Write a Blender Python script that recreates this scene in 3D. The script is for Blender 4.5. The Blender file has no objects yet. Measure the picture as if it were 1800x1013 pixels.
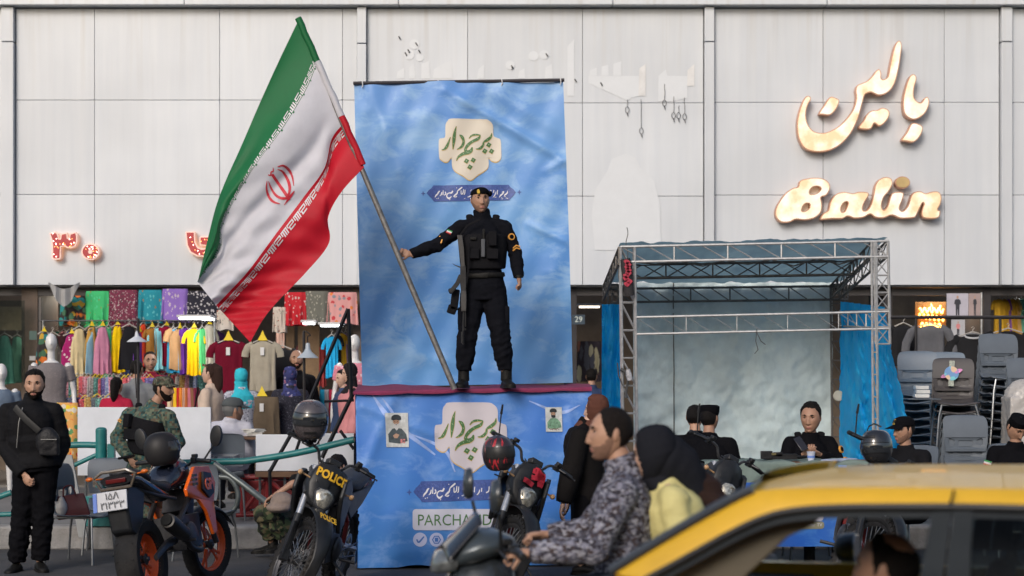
import bpy, bmesh, math, random
import numpy as np
from mathutils import Vector as V, Matrix, Euler, noise
from mathutils.geometry import tessellate_polygon
random.seed(7)
S = bpy.context.scene
COL = S.collection
PI = math.pi
R = math.radians
# ------------------------------------------------------------------ camera, sky, sun, exposure
F = 3136.0            # focal length in photo pixels (photo is 1800 wide)
HX, HY, CH = 900.0, 662.0, 1.72   # horizon row and camera height
cam_d = bpy.data.cameras.new('camera')
cam = bpy.data.objects.new('camera', cam_d)
COL.objects.link(cam)
cam.location = (0, 0, CH)
cam.rotation_euler = (PI/2, 0, 0)
cam_d.sensor_width = 36.0
cam_d.lens = 36.0*F/1800.0
cam_d.shift_y = (HY-506.5)/1800.0
cam_d.clip_end = 600
cam_d.dof.use_dof = True
cam_d.dof.focus_distance = 16.3
cam_d.dof.aperture_fstop = 2.3
S.camera = cam
w = bpy.data.worlds.new('World')
S.world = w
w.use_nodes = True
nt = w.node_tree
bg = nt.nodes['Background']
sky = nt.nodes.new('ShaderNodeTexSky')
sky.sky_type = 'NISHITA'
sky.sun_disc = False
SUN_EL, SUN_AZ = R(27), R(202)      # azimuth clockwise from +Y: behind the camera, a little to the left
sky.sun_elevation = SUN_EL
sky.sun_rotation = SUN_AZ
sky.air_density = 1.0
sky.dust_density = 3.0
sky.ozone_density = 1.0
nt.links.new(sky.outputs[0], bg.inputs[0])
bg.inputs[1].default_value = 0.15
sun_d = bpy.data.lights.new('sun', 'SUN')
sun_d.energy = 1.4
sun_d.angle = R(20)
sun_d.color = (1.0, 0.96, 0.95)
sun = bpy.data.objects.new('sun', sun_d)
COL.objects.link(sun)
sd = V((math.sin(SUN_AZ)*math.cos(SUN_EL), math.cos(SUN_AZ)*math.cos(SUN_EL), math.sin(SUN_EL)))
sun.rotation_euler = sd.to_track_quat('Z', 'Y').to_euler()
S.view_settings.view_transform = 'Standard'
S.view_settings.look = 'None'
S.view_settings.gamma = 1
S.view_settings.exposure = 0.03
S.view_settings.use_curve_mapping = False
S.cycles.max_bounces = 6
S.cycles.use_denoising = True

# ------------------------------------------------------------------ helpers
def at(px, py, s):
    """photo pixel at scale s (pixels per metre) -> world point"""
    return V(((px-HX)/s, F/s, CH-(py-HY)/s))

def cr(pts, n=6, closed=False):
    """Catmull-Rom through tuples of any length"""
    P = [np.array(p, float) for p in pts]
    out = []
    N = len(P)
    rng = N if closed else N-1
    for i in range(rng):
        p1, p2 = P[i], P[(i+1) % N]
        p0 = P[i-1] if (i > 0 or closed) else 2*p1-p2
        p3 = P[(i+2) % N] if (i+2 < N or closed) else 2*p2-p1
        for k in range(n):
            t = k/n
            out.append(0.5*((2*p1)+(-p0+p2)*t+(2*p0-5*p1+4*p2-p3)*t*t+(-p0+3*p1-3*p2+p3)*t**3))
    if not closed:
        out.append(P[-1])
    return out

class MB:
    maxedge = .045
    def __init__(s):
        s.v = []; s.f = []; s.m = []
    def add(s, vs, fs, mi=0):
        o = len(s.v)
        s.v.extend([tuple(x) for x in vs])
        s.f.extend([tuple(i+o for i in f) for f in fs])
        s.m.extend([mi]*len(fs))
        return s
    def box(s, c, d, rot=None, mi=0):
        c = V(c); hx, hy, hz = d[0]/2, d[1]/2, d[2]/2
        vs = [V((x, y, z)) for x in (-hx, hx) for y in (-hy, hy) for z in (-hz, hz)]
        if rot is not None:
            q = Euler(rot).to_matrix() if not isinstance(rot, Matrix) else rot
            vs = [q @ x for x in vs]
        vs = [x+c for x in vs]
        return s.add(vs, [(0, 1, 3, 2), (4, 6, 7, 5), (0, 4, 5, 1), (2, 3, 7, 6), (0, 2, 6, 4), (1, 5, 7, 3)], mi)
    def rings(s, rings, caps=True, mi=0, closed=False):
        n = len(rings[0]); vs = [p for r in rings for p in r]; fs = []
        L = len(rings)
        for i in range(L if closed else L-1):
            a, b = i*n, ((i+1) % L)*n
            for k in range(n):
                k2 = (k+1) % n
                fs.append((a+k, a+k2, b+k2, b+k))
        if caps and not closed:
            fs.append(tuple(range(n-1, -1, -1)))
            fs.append(tuple((L-1)*n+k for k in range(n)))
        return s.add(vs, fs, mi)
    def tube(s, pts, r, n=8, caps=True, mi=0, flat=1.0, up=None, closed=False):
        P = [V(p) for p in pts]; L = len(P)
        rr = r if hasattr(r, '__len__') else [r]*L
        t0 = (P[1]-P[0]).normalized()
        u = V(up) if up is not None else (V((0, 0, 1)) if abs(t0.z) < .9 else V((1, 0, 0)))
        rings = []
        for i in range(L):
            if closed:
                t = (P[(i+1) % L]-P[i-1])
            else:
                t = (P[min(i+1, L-1)]-P[max(i-1, 0)])
            t = t.normalized() if t.length > 1e-9 else t0
            u = (u-t*u.dot(t))
            u = u.normalized() if u.length > 1e-6 else t.orthogonal().normalized()
            b = t.cross(u)
            rings.append([P[i]+(u*math.cos(2*PI*k/n)+b*math.sin(2*PI*k/n)*flat)*rr[i] for k in range(n)])
        return s.rings(rings, caps, mi, closed)
    def sphere(s, c, r, n=14, m=10, mi=0, rot=None):
        r = r if hasattr(r, '__len__') else (r, r, r)
        q = (Euler(rot).to_matrix() if rot is not None and not isinstance(rot, Matrix) else rot)
        c = V(c); vs = []; fs = []
        def P(a, b):
            p = V((r[0]*math.sin(a)*math.cos(b), r[1]*math.sin(a)*math.sin(b), r[2]*math.cos(a)))
            return (q @ p if q is not None else p)+c
        vs.append(P(0, 0))
        for i in range(1, m):
            for k in range(n):
                vs.append(P(PI*i/m, 2*PI*k/n))
        vs.append(P(PI, 0))
        for k in range(n):
            fs.append((0, 1+k, 1+(k+1) % n))
            fs.append((len(vs)-1, len(vs)-1-n+(k+1) % n, len(vs)-1-n+k))
        for i in range(m-2):
            for k in range(n):
                a = 1+i*n; k2 = (k+1) % n
                fs.append((a+k, a+n+k, a+n+k2, a+k2))
        return s.add(vs, fs, mi)
    def lathe(s, prof, mtx=None, n=24, mi=0, closed=False):
        """profile [(r, x)] turned about local X; closed = profile is a loop"""
        rings = []
        for (r, x) in prof:
            ring = [V((x, r*math.cos(2*PI*k/n), r*math.sin(2*PI*k/n))) for k in range(n)]
            if mtx is not None: ring = [mtx @ p for p in ring]
            rings.append(ring)
        return s.rings(rings, not closed, mi, closed)
    def prism(s, poly, fn, d, holes=(), mi=0):
        """2-D polygon through fn(x, y, k) with k = 0 front, 1 back; d unused when fn handles depth"""
        loops = [list(poly)]+[list(h) for h in holes]
        tri = tessellate_polygon([[V((p[0], p[1], 0)) for p in l] for l in loops])
        flat = [p for l in loops for p in l]; n = len(flat)
        vs = [fn(p[0], p[1], 0) for p in flat]+[fn(p[0], p[1], 1) for p in flat]
        fs = [tuple(t) for t in tri]+[tuple(i+n for i in reversed(t)) for t in tri]
        o = 0
        for l in loops:
            for k in range(len(l)):
                a, b = o+k, o+(k+1) % len(l)
                fs.append((a, b, b+n, a+n))
            o += len(l)
        return s.add(vs, fs, mi)
    def flatpoly(s, poly, fn, holes=(), mi=0):
        loops = [list(poly)]+[list(h) for h in holes]
        tri = tessellate_polygon([[V((p[0], p[1], 0)) for p in l] for l in loops])
        flat = [p for l in loops for p in l]
        pts = [tuple(p[:2]) for p in flat]; P3 = [V(fn(*p)) for p in pts]; tri = [tuple(t) for t in tri]
        for _ in range(7):
            mid = {}; out = []; done = True
            def M(a, b):
                k = (min(a, b), max(a, b))
                if k not in mid:
                    if (P3[a]-P3[b]).length > s.maxedge:
                        q = ((pts[a][0]+pts[b][0])/2, (pts[a][1]+pts[b][1])/2)
                        pts.append(q); P3.append(V(fn(*q))); mid[k] = len(pts)-1
                    else: mid[k] = None
                return mid[k]
            for (a, b, c) in tri:
                ab, bc, ca = M(a, b), M(b, c), M(c, a)
                n_ = sum(x is not None for x in (ab, bc, ca))
                if n_ == 0: out.append((a, b, c)); continue
                done = False
                while not (ab is not None and (n_ != 2 or ca is None)): a, b, c, ab, bc, ca = b, c, a, bc, ca, ab
                if n_ == 1: out += [(a, ab, c), (ab, b, c)]
                elif n_ == 2: out += [(a, ab, c), (ab, bc, c), (ab, b, bc)]
                else: out += [(a, ab, ca), (ab, b, bc), (ca, bc, c), (ab, bc, ca)]
            tri = out
            if done: break
        return s.add(P3, tri, mi)
    def xf(s, M, i0=0):
        s.v[i0:] = [tuple(M @ V(q)) for q in s.v[i0:]]
        return s
    def grid(s, fn, nu, nv, mi=0, mif=None):
        vs = [fn(i/nu, j/nv) for j in range(nv+1) for i in range(nu+1)]
        o = len(s.v)
        s.v.extend([tuple(x) for x in vs])
        for j in range(nv):
            for i in range(nu):
                a = o+j*(nu+1)+i
                s.f.append((a, a+1, a+nu+2, a+nu+1))
                s.m.append(mif((i+.5)/nu, (j+.5)/nv) if mif else mi)
        return s
    def mesh(s, name, mats, smooth=40):
        me = bpy.data.meshes.new(name)
        me.from_pydata(s.v, [], s.f)
        for m in (mats if isinstance(mats, (list, tuple)) else [mats]):
            me.materials.append(m)
        if any(s.m):
            me.polygons.foreach_set('material_index', s.m)
        bm = bmesh.new(); bm.from_mesh(me)
        bmesh.ops.recalc_face_normals(bm, faces=bm.faces)
        bm.to_mesh(me); bm.free()
        if smooth:
            me.polygons.foreach_set('use_smooth', [True]*len(me.polygons))
            me.set_sharp_from_angle(angle=R(smooth))
        me.update()
        return me
    def build(s, name, mats, parent=None, smooth=40, bevel=0, loc=None, rot=None, label=None):
        o = bpy.data.objects.new(name, s.mesh(name, mats, smooth))
        COL.objects.link(o)
        if parent: o.parent = parent
        if loc is not None: o.location = loc
        if rot is not None: o.rotation_euler = rot
        if bevel:
            b = o.modifiers.new('bevel', 'BEVEL'); b.width = bevel; b.segments = 2; b.limit_method = 'ANGLE'
        if label: o['label'] = label
        return o

def tag(o, label, cat, group=None):
    o['label'] = label; o['category'] = cat
    if group: o['group'] = group
    return o
def thing(name, label, cat, loc=(0, 0, 0), rot=(0, 0, 0), group=None):
    o = bpy.data.objects.new(name, None); COL.objects.link(o)
    o.empty_display_size = .1
    o.location = loc; o.rotation_euler = rot
    return tag(o, label, cat, group)
def struct(o):
    o['kind'] = 'structure'; return o
def stuff(o):
    o['kind'] = 'stuff'; return o
def kids(o):
    return [c for c in COL.objects if c.parent == o]
CH_CACHE = {}
def copy_tree(o, parent=None):
    c = o.copy(); COL.objects.link(c); c.parent = parent
    for k in list(o.children):
        copy_tree(k, c)
    return c

def remesh(mb, name, mats, voxel=.012, smooth=4, wrinkle=None, parent=None, decimate=None, label=None):
    """union of closed shapes as ONE continuous surface"""
    me = mb.mesh(name+'_src', [], 0)
    o = bpy.data.objects.new(name, me); COL.objects.link(o)
    m = o.modifiers.new('r', 'REMESH'); m.mode = 'VOXEL'; m.voxel_size = voxel; m.use_smooth_shade = True
    if smooth:
        q = o.modifiers.new('s', 'SMOOTH'); q.factor = .5; q.iterations = smooth
    dg = bpy.context.evaluated_depsgraph_get()
    dg.update()
    me2 = bpy.data.meshes.new_from_object(o.evaluated_get(dg))
    o.modifiers.clear()
    o.data = me2
    bpy.data.meshes.remove(me)
    me2.name = name
    me2.materials.clear()
    for mm in (mats if isinstance(mats, (list, tuple)) else [mats]):
        me2.materials.append(mm)
    if wrinkle:
        n = len(me2.vertices)
        co = np.empty(n*3, np.float32); me2.vertices.foreach_get('co', co); co = co.reshape(-1, 3)
        no = np.empty(n*3, np.float32); me2.vertices.foreach_get('normal', no); no = no.reshape(-1, 3)
        d = wrinkle(co)
        co += no*d[:, None]
        me2.vertices.foreach_set('co', co.ravel())
    me2.polygons.foreach_set('use_smooth', [True]*len(me2.polygons))
    me2.update()
    if parent: o.parent = parent
    if label: o['label'] = label
    return o

def folds(seed=0, amp=.006, pts=(), stretch=(1, 1, 1)):
    """cloth wrinkles: ridged noise, stronger near the given points [(x,y,z,radius,gain)]"""
    rnd = np.random.RandomState(seed)
    ks = []
    for i in range(14):
        d = rnd.normal(size=3); d /= np.linalg.norm(d)
        d *= np.array([1, 1, 1.5]); f = rnd.uniform(14, 55)
        ks.append((d*f, rnd.uniform(0, 6.28), rnd.normal(size=3)*rnd.uniform(4, 9), rnd.uniform(0, 6.28), 1/(f**.7)))
    def fn(co):
        c = co*np.array(stretch)
        t = np.zeros(len(co)); wsum = 0
        for (k, ph, k2, ph2, a) in ks:
            warp = 1.6*np.sin(c @ k2+ph2)
            s = np.sin(c @ k+ph+warp)
            t += a*(1-np.abs(s)*1.6)*(.6+.4*np.sin(c @ (k2*.8)+ph)); wsum += a
        t /= wsum*.55
        g = np.full(len(co), .7)
        for (x, y, z, r, gain) in pts:
            d2 = ((co-np.array([x, y, z]))**2).sum(1)
            g += gain*np.exp(-d2/(r*r))
        return amp*t*g
    return fn

# ------------------------------------------------------------------ materials
MATS = {}
def _base(name):
    m = bpy.data.materials.new(name); m.use_nodes = True
    return m, m.node_tree, m.node_tree.nodes['Principled BSDF']
def N(nt, typ, **kw):
    n = nt.nodes.new(typ)
    for k, v in kw.items():
        if k in n.inputs.keys(): n.inputs[k].default_value = v
        else: setattr(n, k, v)
    return n
def rgba(c):
    return (c[0], c[1], c[2], 1.0)
def mixc(nt, fac, a, b, mode='MIX'):
    n = nt.nodes.new('ShaderNodeMix'); n.data_type = 'RGBA'; n.blend_type = mode
    for sock, v in ((n.inputs[0], fac), (n.inputs[6], a), (n.inputs[7], b)):
        if hasattr(v, 'is_linked') or isinstance(v, bpy.types.NodeSocket): nt.links.new(v, sock)
        elif isinstance(v, (tuple, list)): sock.default_value = rgba(v)
        else: sock.default_value = v
    return n.outputs[2]
def ramp(nt, src, stops, const=False):
    r = nt.nodes.new('ShaderNodeValToRGB')
    if const: r.color_ramp.interpolation = 'CONSTANT'
    while len(r.color_ramp.elements) < len(stops): r.color_ramp.elements.new(.5)
    for e, (p, c) in zip(r.color_ramp.elements, stops):
        e.position = p; e.color = rgba(c) if hasattr(c, '__len__') else (c, c, c, 1)
    nt.links.new(src, r.inputs[0])
    return r.outputs[0]
def mat(name, col, rough=.6, metal=0, var=.12, vs=5, bump=0, bs=80, coat=0, spec=.5, rand=0, dirt=0, sheen=0, emis=None, estr=0):
    if name in MATS: return MATS[name]
    m, nt, b = _base(name)
    tc = N(nt, 'ShaderNodeTexCoord'); L = nt.links
    c = None
    nz = N(nt, 'ShaderNodeTexNoise'); nz.inputs['Scale'].default_value = vs; nz.inputs['Detail'].default_value = 6; nz.inputs['Roughness'].default_value = .65
    L.new(tc.outputs['Object'], nz.inputs['Vector'])
    if var:
        f = ramp(nt, nz.outputs[0], [(.3, 1-var), (.7, 1+var)])
        c = mixc(nt, 1.0, col, f, 'MULTIPLY')
    if rand:
        oi = N(nt, 'ShaderNodeObjectInfo')
        f = ramp(nt, oi.outputs['Random'], [(0, 1-rand), (1, 1+rand)])
        c = mixc(nt, 1.0, c if c is not None else col, f, 'MULTIPLY')
    if dirt:
        n2 = N(nt, 'ShaderNodeTexNoise'); n2.inputs['Scale'].default_value = 2.3; n2.inputs['Detail'].default_value = 9
        L.new(tc.outputs['Object'], n2.inputs['Vector'])
        f = ramp(nt, n2.outputs[0], [(.5, 0.0), (.75, 1.0)])
        mm = N(nt, 'ShaderNodeMath', operation='MULTIPLY'); L.new(f, mm.inputs[0]); mm.inputs[1].default_value = dirt
        c = mixc(nt, mm.outputs[0], c if c is not None else col, (.10, .085, .07))
    if c is not None: L.new(c, b.inputs['Base Color'])
    else: b.inputs['Base Color'].default_value = rgba(col)
    b.inputs['Roughness'].default_value = rough
    if var and rough > .15:
        mr = N(nt, 'ShaderNodeMapRange'); L.new(nz.outputs[0], mr.inputs[0])
        mr.inputs[3].default_value = max(0, rough-.1); mr.inputs[4].default_value = min(1, rough+.1)
        L.new(mr.outputs[0], b.inputs['Roughness'])
    b.inputs['Metallic'].default_value = metal
    b.inputs['Coat Weight'].default_value = coat
    b.inputs['Specular IOR Level'].default_value = spec
    if sheen: b.inputs['Sheen Weight'].default_value = sheen
    if bump:
        n3 = N(nt, 'ShaderNodeTexNoise'); n3.inputs['Scale'].default_value = bs; n3.inputs['Detail'].default_value = 5
        L.new(tc.outputs['Object'], n3.inputs['Vector'])
        bp = N(nt, 'ShaderNodeBump'); bp.inputs['Strength'].default_value = bump; bp.inputs['Distance'].default_value = .01
        L.new(n3.outputs[0], bp.inputs['Height']); L.new(bp.outputs[0], b.inputs['Normal'])
    if emis:
        b.inputs['Emission Color'].default_value = rgba(emis); b.inputs['Emission Strength'].default_value = estr
    MATS[name] = m
    return m
def fabric(name, col, rough=.85, bump=.25, var=.12):
    return mat(name, col, rough, 0, var, 7, bump, 220, 0, .04, sheen=0)
def camo(name, cols, scale=9, pix=0, stretch=1.0):
    if name in MATS: return MATS[name]
    m, nt, b = _base(name); L = nt.links
    tc = N(nt, 'ShaderNodeTexCoord'); src = tc.outputs['Object']
    if pix:
        sn = N(nt, 'ShaderNodeVectorMath', operation='SNAP'); sn.inputs[1].default_value = (pix, pix, pix)
        L.new(src, sn.inputs[0]); src = sn.outputs[0]
    mp = N(nt, 'ShaderNodeMapping'); mp.inputs['Scale'].default_value = (1, 1, stretch); L.new(src, mp.inputs[0]); src = mp.outputs[0]
    cur = cols[0]
    for i, c in enumerate(cols[1:]):
        nz = N(nt, 'ShaderNodeTexNoise'); nz.inputs['Scale'].default_value = scale*(1+.35*i); nz.inputs['Detail'].default_value = 2.5
        off = N(nt, 'ShaderNodeVectorMath', operation='ADD'); off.inputs[1].default_value = (7.3*i+1, 3.1*i, 5.7*i)
        L.new(src, off.inputs[0]); L.new(off.outputs[0], nz.inputs['Vector'])
        f = ramp(nt, nz.outputs[0], [(0, 0.0), (.52+.02*i, 1.0)], True)
        cur = mixc(nt, f, cur, c)
    L.new(cur, b.inputs['Base Color']); b.inputs['Roughness'].default_value = .85
    b.inputs['Specular IOR Level'].default_value = .25
    MATS[name] = m
    return m
def dots(name, basec, cols, scale=25, size=.35, rough=.85, kind='F1', stretch=1.0):
    """printed cloth: random motifs on a ground"""
    if name in MATS: return MATS[name]
    m, nt, b = _base(name); L = nt.links
    tc = N(nt, 'ShaderNodeTexCoord')
    nz = N(nt, 'ShaderNodeTexNoise'); nz.inputs['Scale'].default_value = scale*1.3; L.new(tc.outputs['Object'], nz.inputs['Vector'])
    ad = N(nt, 'ShaderNodeVectorMath', operation='MULTIPLY_ADD'); ad.inputs[1].default_value = (.04,)*3
    L.new(nz.outputs['Color'], ad.inputs[0]); L.new(tc.outputs['Object'], ad.inputs[2])
    mp = N(nt, 'ShaderNodeMapping'); mp.inputs['Scale'].default_value = (1, 1, stretch); L.new(ad.outputs[0], mp.inputs[0])
    vo = N(nt, 'ShaderNodeTexVoronoi'); vo.feature = 'F1'; vo.inputs['Scale'].default_value = scale
    L.new(mp.outputs[0], vo.inputs['Vector'])
    f = ramp(nt, vo.outputs['Distance'], [(size*.85, 1.0), (size, 0.0)])
    sp = N(nt, 'ShaderNodeSeparateColor'); L.new(vo.outputs['Color'], sp.inputs[0])
    k = len(cols)
    cc = ramp(nt, sp.outputs[0], [(i/k, c) for i, c in enumerate(cols)], True) if k > 1 else cols[0]
    c = mixc(nt, f, basec, cc)
    L.new(c, b.inputs['Base Color']); b.inputs['Roughness'].default_value = rough
    b.inputs['Specular IOR Level'].default_value = .2
    MATS[name] = m
    return m
def emit(name, col, st):
    if name in MATS: return MATS[name]
    m, nt, b = _base(name)
    b.inputs['Base Color'].default_value = rgba((.6, .6, .6))
    b.inputs['Emission Color'].default_value = rgba(col); b.inputs['Emission Strength'].default_value = st
    MATS[name] = m
    return m
def glass(name, tint=(.9, .95, .95), rough=.02, op=.12):
    if name in MATS: return MATS[name]
    m, nt, b = _base(name); L = nt.links
    out = nt.nodes['Material Output']
    tr = N(nt, 'ShaderNodeBsdfTransparent'); tr.inputs[0].default_value = rgba(tint)
    gl = N(nt, 'ShaderNodeBsdfGlossy'); gl.inputs['Roughness'].default_value = rough
    fr = N(nt, 'ShaderNodeFresnel'); fr.inputs[0].default_value = 1.5
    ad = N(nt, 'ShaderNodeMath', operation='ADD'); ad.inputs[1].default_value = op*.3; L.new(fr.outputs[0], ad.inputs[0])
    mx = N(nt, 'ShaderNodeMixShader'); L.new(ad.outputs[0], mx.inputs[0]); L.new(tr.outputs[0], mx.inputs[1]); L.new(gl.outputs[0], mx.inputs[2])
    L.new(mx.outputs[0], out.inputs[0])
    MATS[name] = m
    return m

# strokes of hand lettering: [(x, y, half width), ...] -> outline polygon
def stroke_poly(pts, n=6):
    C = cr(pts, n)
    Lf, Rt = [], []
    for i, p in enumerate(C):
        a, b = C[max(i-1, 0)], C[min(i+1, len(C)-1)]
        d = b[:2]-a[:2]; l = np.hypot(*d) or 1; nrm = np.array([-d[1], d[0]])/l
        h = max(abs(p[2]), .02)
        Lf.append((p[0]+nrm[0]*h, p[1]+nrm[1]*h)); Rt.append((p[0]-nrm[0]*h, p[1]-nrm[1]*h))
    return Lf, Rt
def stroke_flat(mb, pts, fn, n=6, mi=0):
    Lf, Rt = stroke_poly(pts, n); k = len(Lf)
    vs = [fn(*p) for p in Lf]+[fn(*p) for p in Rt]
    fs = [(i, i+1, k+i+1, k+i) for i in range(k-1)]
    return mb.add(vs, fs, mi)
def text_mesh(body, size, extrude=0, shear=0, align='CENTER', spacing=1.0, offset=0):
    cu = bpy.data.curves.new('lettering', 'FONT'); cu.body = body; cu.size = size; cu.extrude = extrude; cu.shear = shear
    cu.align_x = align; cu.align_y = 'CENTER'; cu.space_character = spacing; cu.offset = offset; cu.resolution_u = 3
    o = bpy.data.objects.new('lettering', cu); COL.objects.link(o)
    dg = bpy.context.evaluated_depsgraph_get()
    me = bpy.data.meshes.new_from_object(o.evaluated_get(dg))
    bpy.data.objects.remove(o); bpy.data.curves.remove(cu)
    return me
def text(name, body, size, m, parent, loc, rot=(PI/2, 0, 0), **kw):
    me = text_mesh(body, size, **kw); me.name = name; me.materials.clear(); me.materials.append(m)
    o = bpy.data.objects.new(name, me); COL.objects.link(o); o.parent = parent; o.location = loc; o.rotation_euler = rot
    return o
# ================================================================== ground
asphalt = mat('asphalt', (.045, .045, .049), .82, 0, .38, 3.5, .8, 90, dirt=.35)
def hills(u, v):
    return V(((u-.5)*400, -120+v*300, 0))
g = MB().grid(lambda u, v: V(((u-.5)*400, -100+v*340, 0.0)), 20, 20).build('road', asphalt); struct(g)
WY = F/130.0     # facade plane
KY = 17.75       # kerb face
paving = mat('paving', (.17, .165, .16), .85, 0, .2, 2.5, .3, 60)
sw = MB().box((0, (KY+.28+30)/2, .10), (60, 30-KY-.28, .22)).build('pavement', paving); struct(sw)
concrete = mat('kerb_concrete', (.26, .255, .25), .85, 0, .3, 5, .7, 50, dirt=.55)
kb = struct(MB().box((0, KY+.2, .02), (60, .12, .1)).build('kerb', concrete))
for i in range(-5, 9):
    x = i*1.0-.2
    if i > 5: continue
    MB().box((x+.5, KY+.14, .11), (.985, .28, .24)).build('kerb_stone', concrete, kb, bevel=.025)

# ================================================================== the shopping centre
def cladding():
    m, nt, b = _base('cladding'); L = nt.links
    tc = N(nt, 'ShaderNodeTexCoord'); ge = N(nt, 'ShaderNodeNewGeometry')
    mp = N(nt, 'ShaderNodeMapping'); mp.inputs['Scale'].default_value = (9, 9, .45); L.new(ge.outputs['Position'], mp.inputs[0])
    nz = N(nt, 'ShaderNodeTexNoise'); nz.inputs['Scale'].default_value = 1.0; nz.inputs['Detail'].default_value = 7; nz.inputs['Roughness'].default_value = .6
    L.new(mp.outputs[0], nz.inputs['Vector'])
    f = ramp(nt, nz.outputs[0], [(.3, (.555, .585, .625)), (.7, (.60, .625, .655))])
    n2 = N(nt, 'ShaderNodeTexNoise'); n2.inputs['Scale'].default_value = .55; n2.inputs['Detail'].default_value = 5; L.new(ge.outputs['Position'], n2.inputs['Vector'])
    f2 = ramp(nt, n2.outputs[0], [(.3, .90), (.7, 1.03)])
    c = mixc(nt, 1, f, f2, 'MULTIPLY')
    oi = N(nt, 'ShaderNodeObjectInfo'); f3 = ramp(nt, oi.outputs['Random'], [(0, .95), (1, 1.03)])
    c = mixc(nt, 1, c, f3, 'MULTIPLY')
    # brown rain streaks below the top edge and here and there
    mp2 = N(nt, 'ShaderNodeMapping'); mp2.inputs['Scale'].default_value = (14, 14, .5); L.new(ge.outputs['Position'], mp2.inputs[0])
    n4 = N(nt, 'ShaderNodeTexNoise'); n4.inputs['Scale'].default_value = .8; n4.inputs['Detail'].default_value = 4; L.new(mp2.outputs[0], n4.inputs['Vector'])
    f4 = ramp(nt, n4.outputs[0], [(.52, 0.0), (.8, .26)])
    sz = N(nt, 'ShaderNodeSeparateXYZ'); L.new(ge.outputs['Position'], sz.inputs[0])
    mr = N(nt, 'ShaderNodeMapRange'); mr.inputs[1].default_value = 5.4; mr.inputs[2].default_value = 6.75; mr.inputs[3].default_value = .15; mr.inputs[4].default_value = 1.1; L.new(sz.outputs[2], mr.inputs[0])
    mm = N(nt, 'ShaderNodeMath', operation='MULTIPLY'); L.new(f4, mm.inputs[0]); L.new(mr.outputs[0], mm.inputs[1])
    c = mixc(nt, mm.outputs[0], c, (.33, .27, .19))
    L.new(c, b.inputs['Base Color']); b.inputs['Roughness'].default_value = .38; b.inputs['Specular IOR Level'].default_value = .4
    n3 = N(nt, 'ShaderNodeTexNoise'); n3.inputs['Scale'].default_value = .9; n3.inputs['Detail'].default_value = 1; L.new(ge.outputs['Position'], n3.inputs['Vector'])
    bp = N(nt, 'ShaderNodeBump'); bp.inputs['Strength'].default_value = .35; bp.inputs['Distance'].default_value = .08; L.new(n3.outputs[0], bp.inputs['Height']); L.new(bp.outputs[0], b.inputs['Normal'])
    return m
clad = cladding()
dark = mat('dark_metal', (.03, .03, .032), .5, .3)
joint = mat('joint_dark', (.22, .22, .23), .8)
bld = thing('shopping_centre', 'pale grey metal-clad shopping centre with open clothes shops along its ground floor', 'building', (0, WY, 0))
WS = 130.0
def wx(px): return (px-HX)/WS
def wz(py): return CH-(py-HY)/WS
MB().box((wx(900), .16, (wz(505)+wz(-60))/2), (24, .2, wz(-60)-wz(505)-.02)).build('backing_wall', joint, bld)
cols = [(-420, -205), (-203, 3.5), (28, 165.6), (166.4, 385.6), (386.4, 601.6), (602.4, 627.5), (645.5, 821.6), (822.4, 1023.6), (1024.4, 1236), (1256, 1446.6), (1447.4, 1659.6), (1660.4, 1756), (1778, 1990), (1992, 2200)]
rows = [(15, 0), (0, 0)]
for (a, b_) in cols:
    base = 176 if a < 640 else (181 if a < 1250 else 180)
    r2 = 342 if a < 640 else (345 if a < 1250 else 343)
    for (y0, y1) in ((15.5, base-.4), (base+.4, r2-.4), (r2+.4, 501)):
        MB().box(((wx(a)+wx(b_))/2, .03, (wz(y0)+wz(y1))/2), (wx(b_)-wx(a), .05, wz(y0)-wz(y1))).build('cladding_panel', clad, bld, bevel=.003)
for (a, b_) in ((4, 27), (628, 645), (1237, 1255), (1757, 1777)):
    for (y0, y1) in ((14, 75 if a != 628 else 78), (76 if a != 628 else 79, 502)):
        MB().box(((wx(a)+wx(b_))/2, -.02, (wz(y0)+wz(y1))/2), (wx(b_)-wx(a)-.01, .14, wz(y0)-wz(y1)-.008)).build('pilaster', clad, bld, bevel=.004)
for x0 in range(-420, 2200, 374):
    MB().box((wx(x0+187), -.06, wz(6.5)), (374/WS-.008, .24, wz(0)-wz(13.2))).build('cornice', clad, bld, bevel=.008)
    MB().box((wx(x0+187), .05, wz(-40)), (374/WS-.008, .1, wz(-80)-wz(-1))).build('parapet_panel', clad, bld, bevel=.004)
MB().box((wx(900), .9, wz(501)+.03), (24, 1.7, .06)).build('soffit', mat('soffit', (.12, .115, .11), .7), bld)

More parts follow.
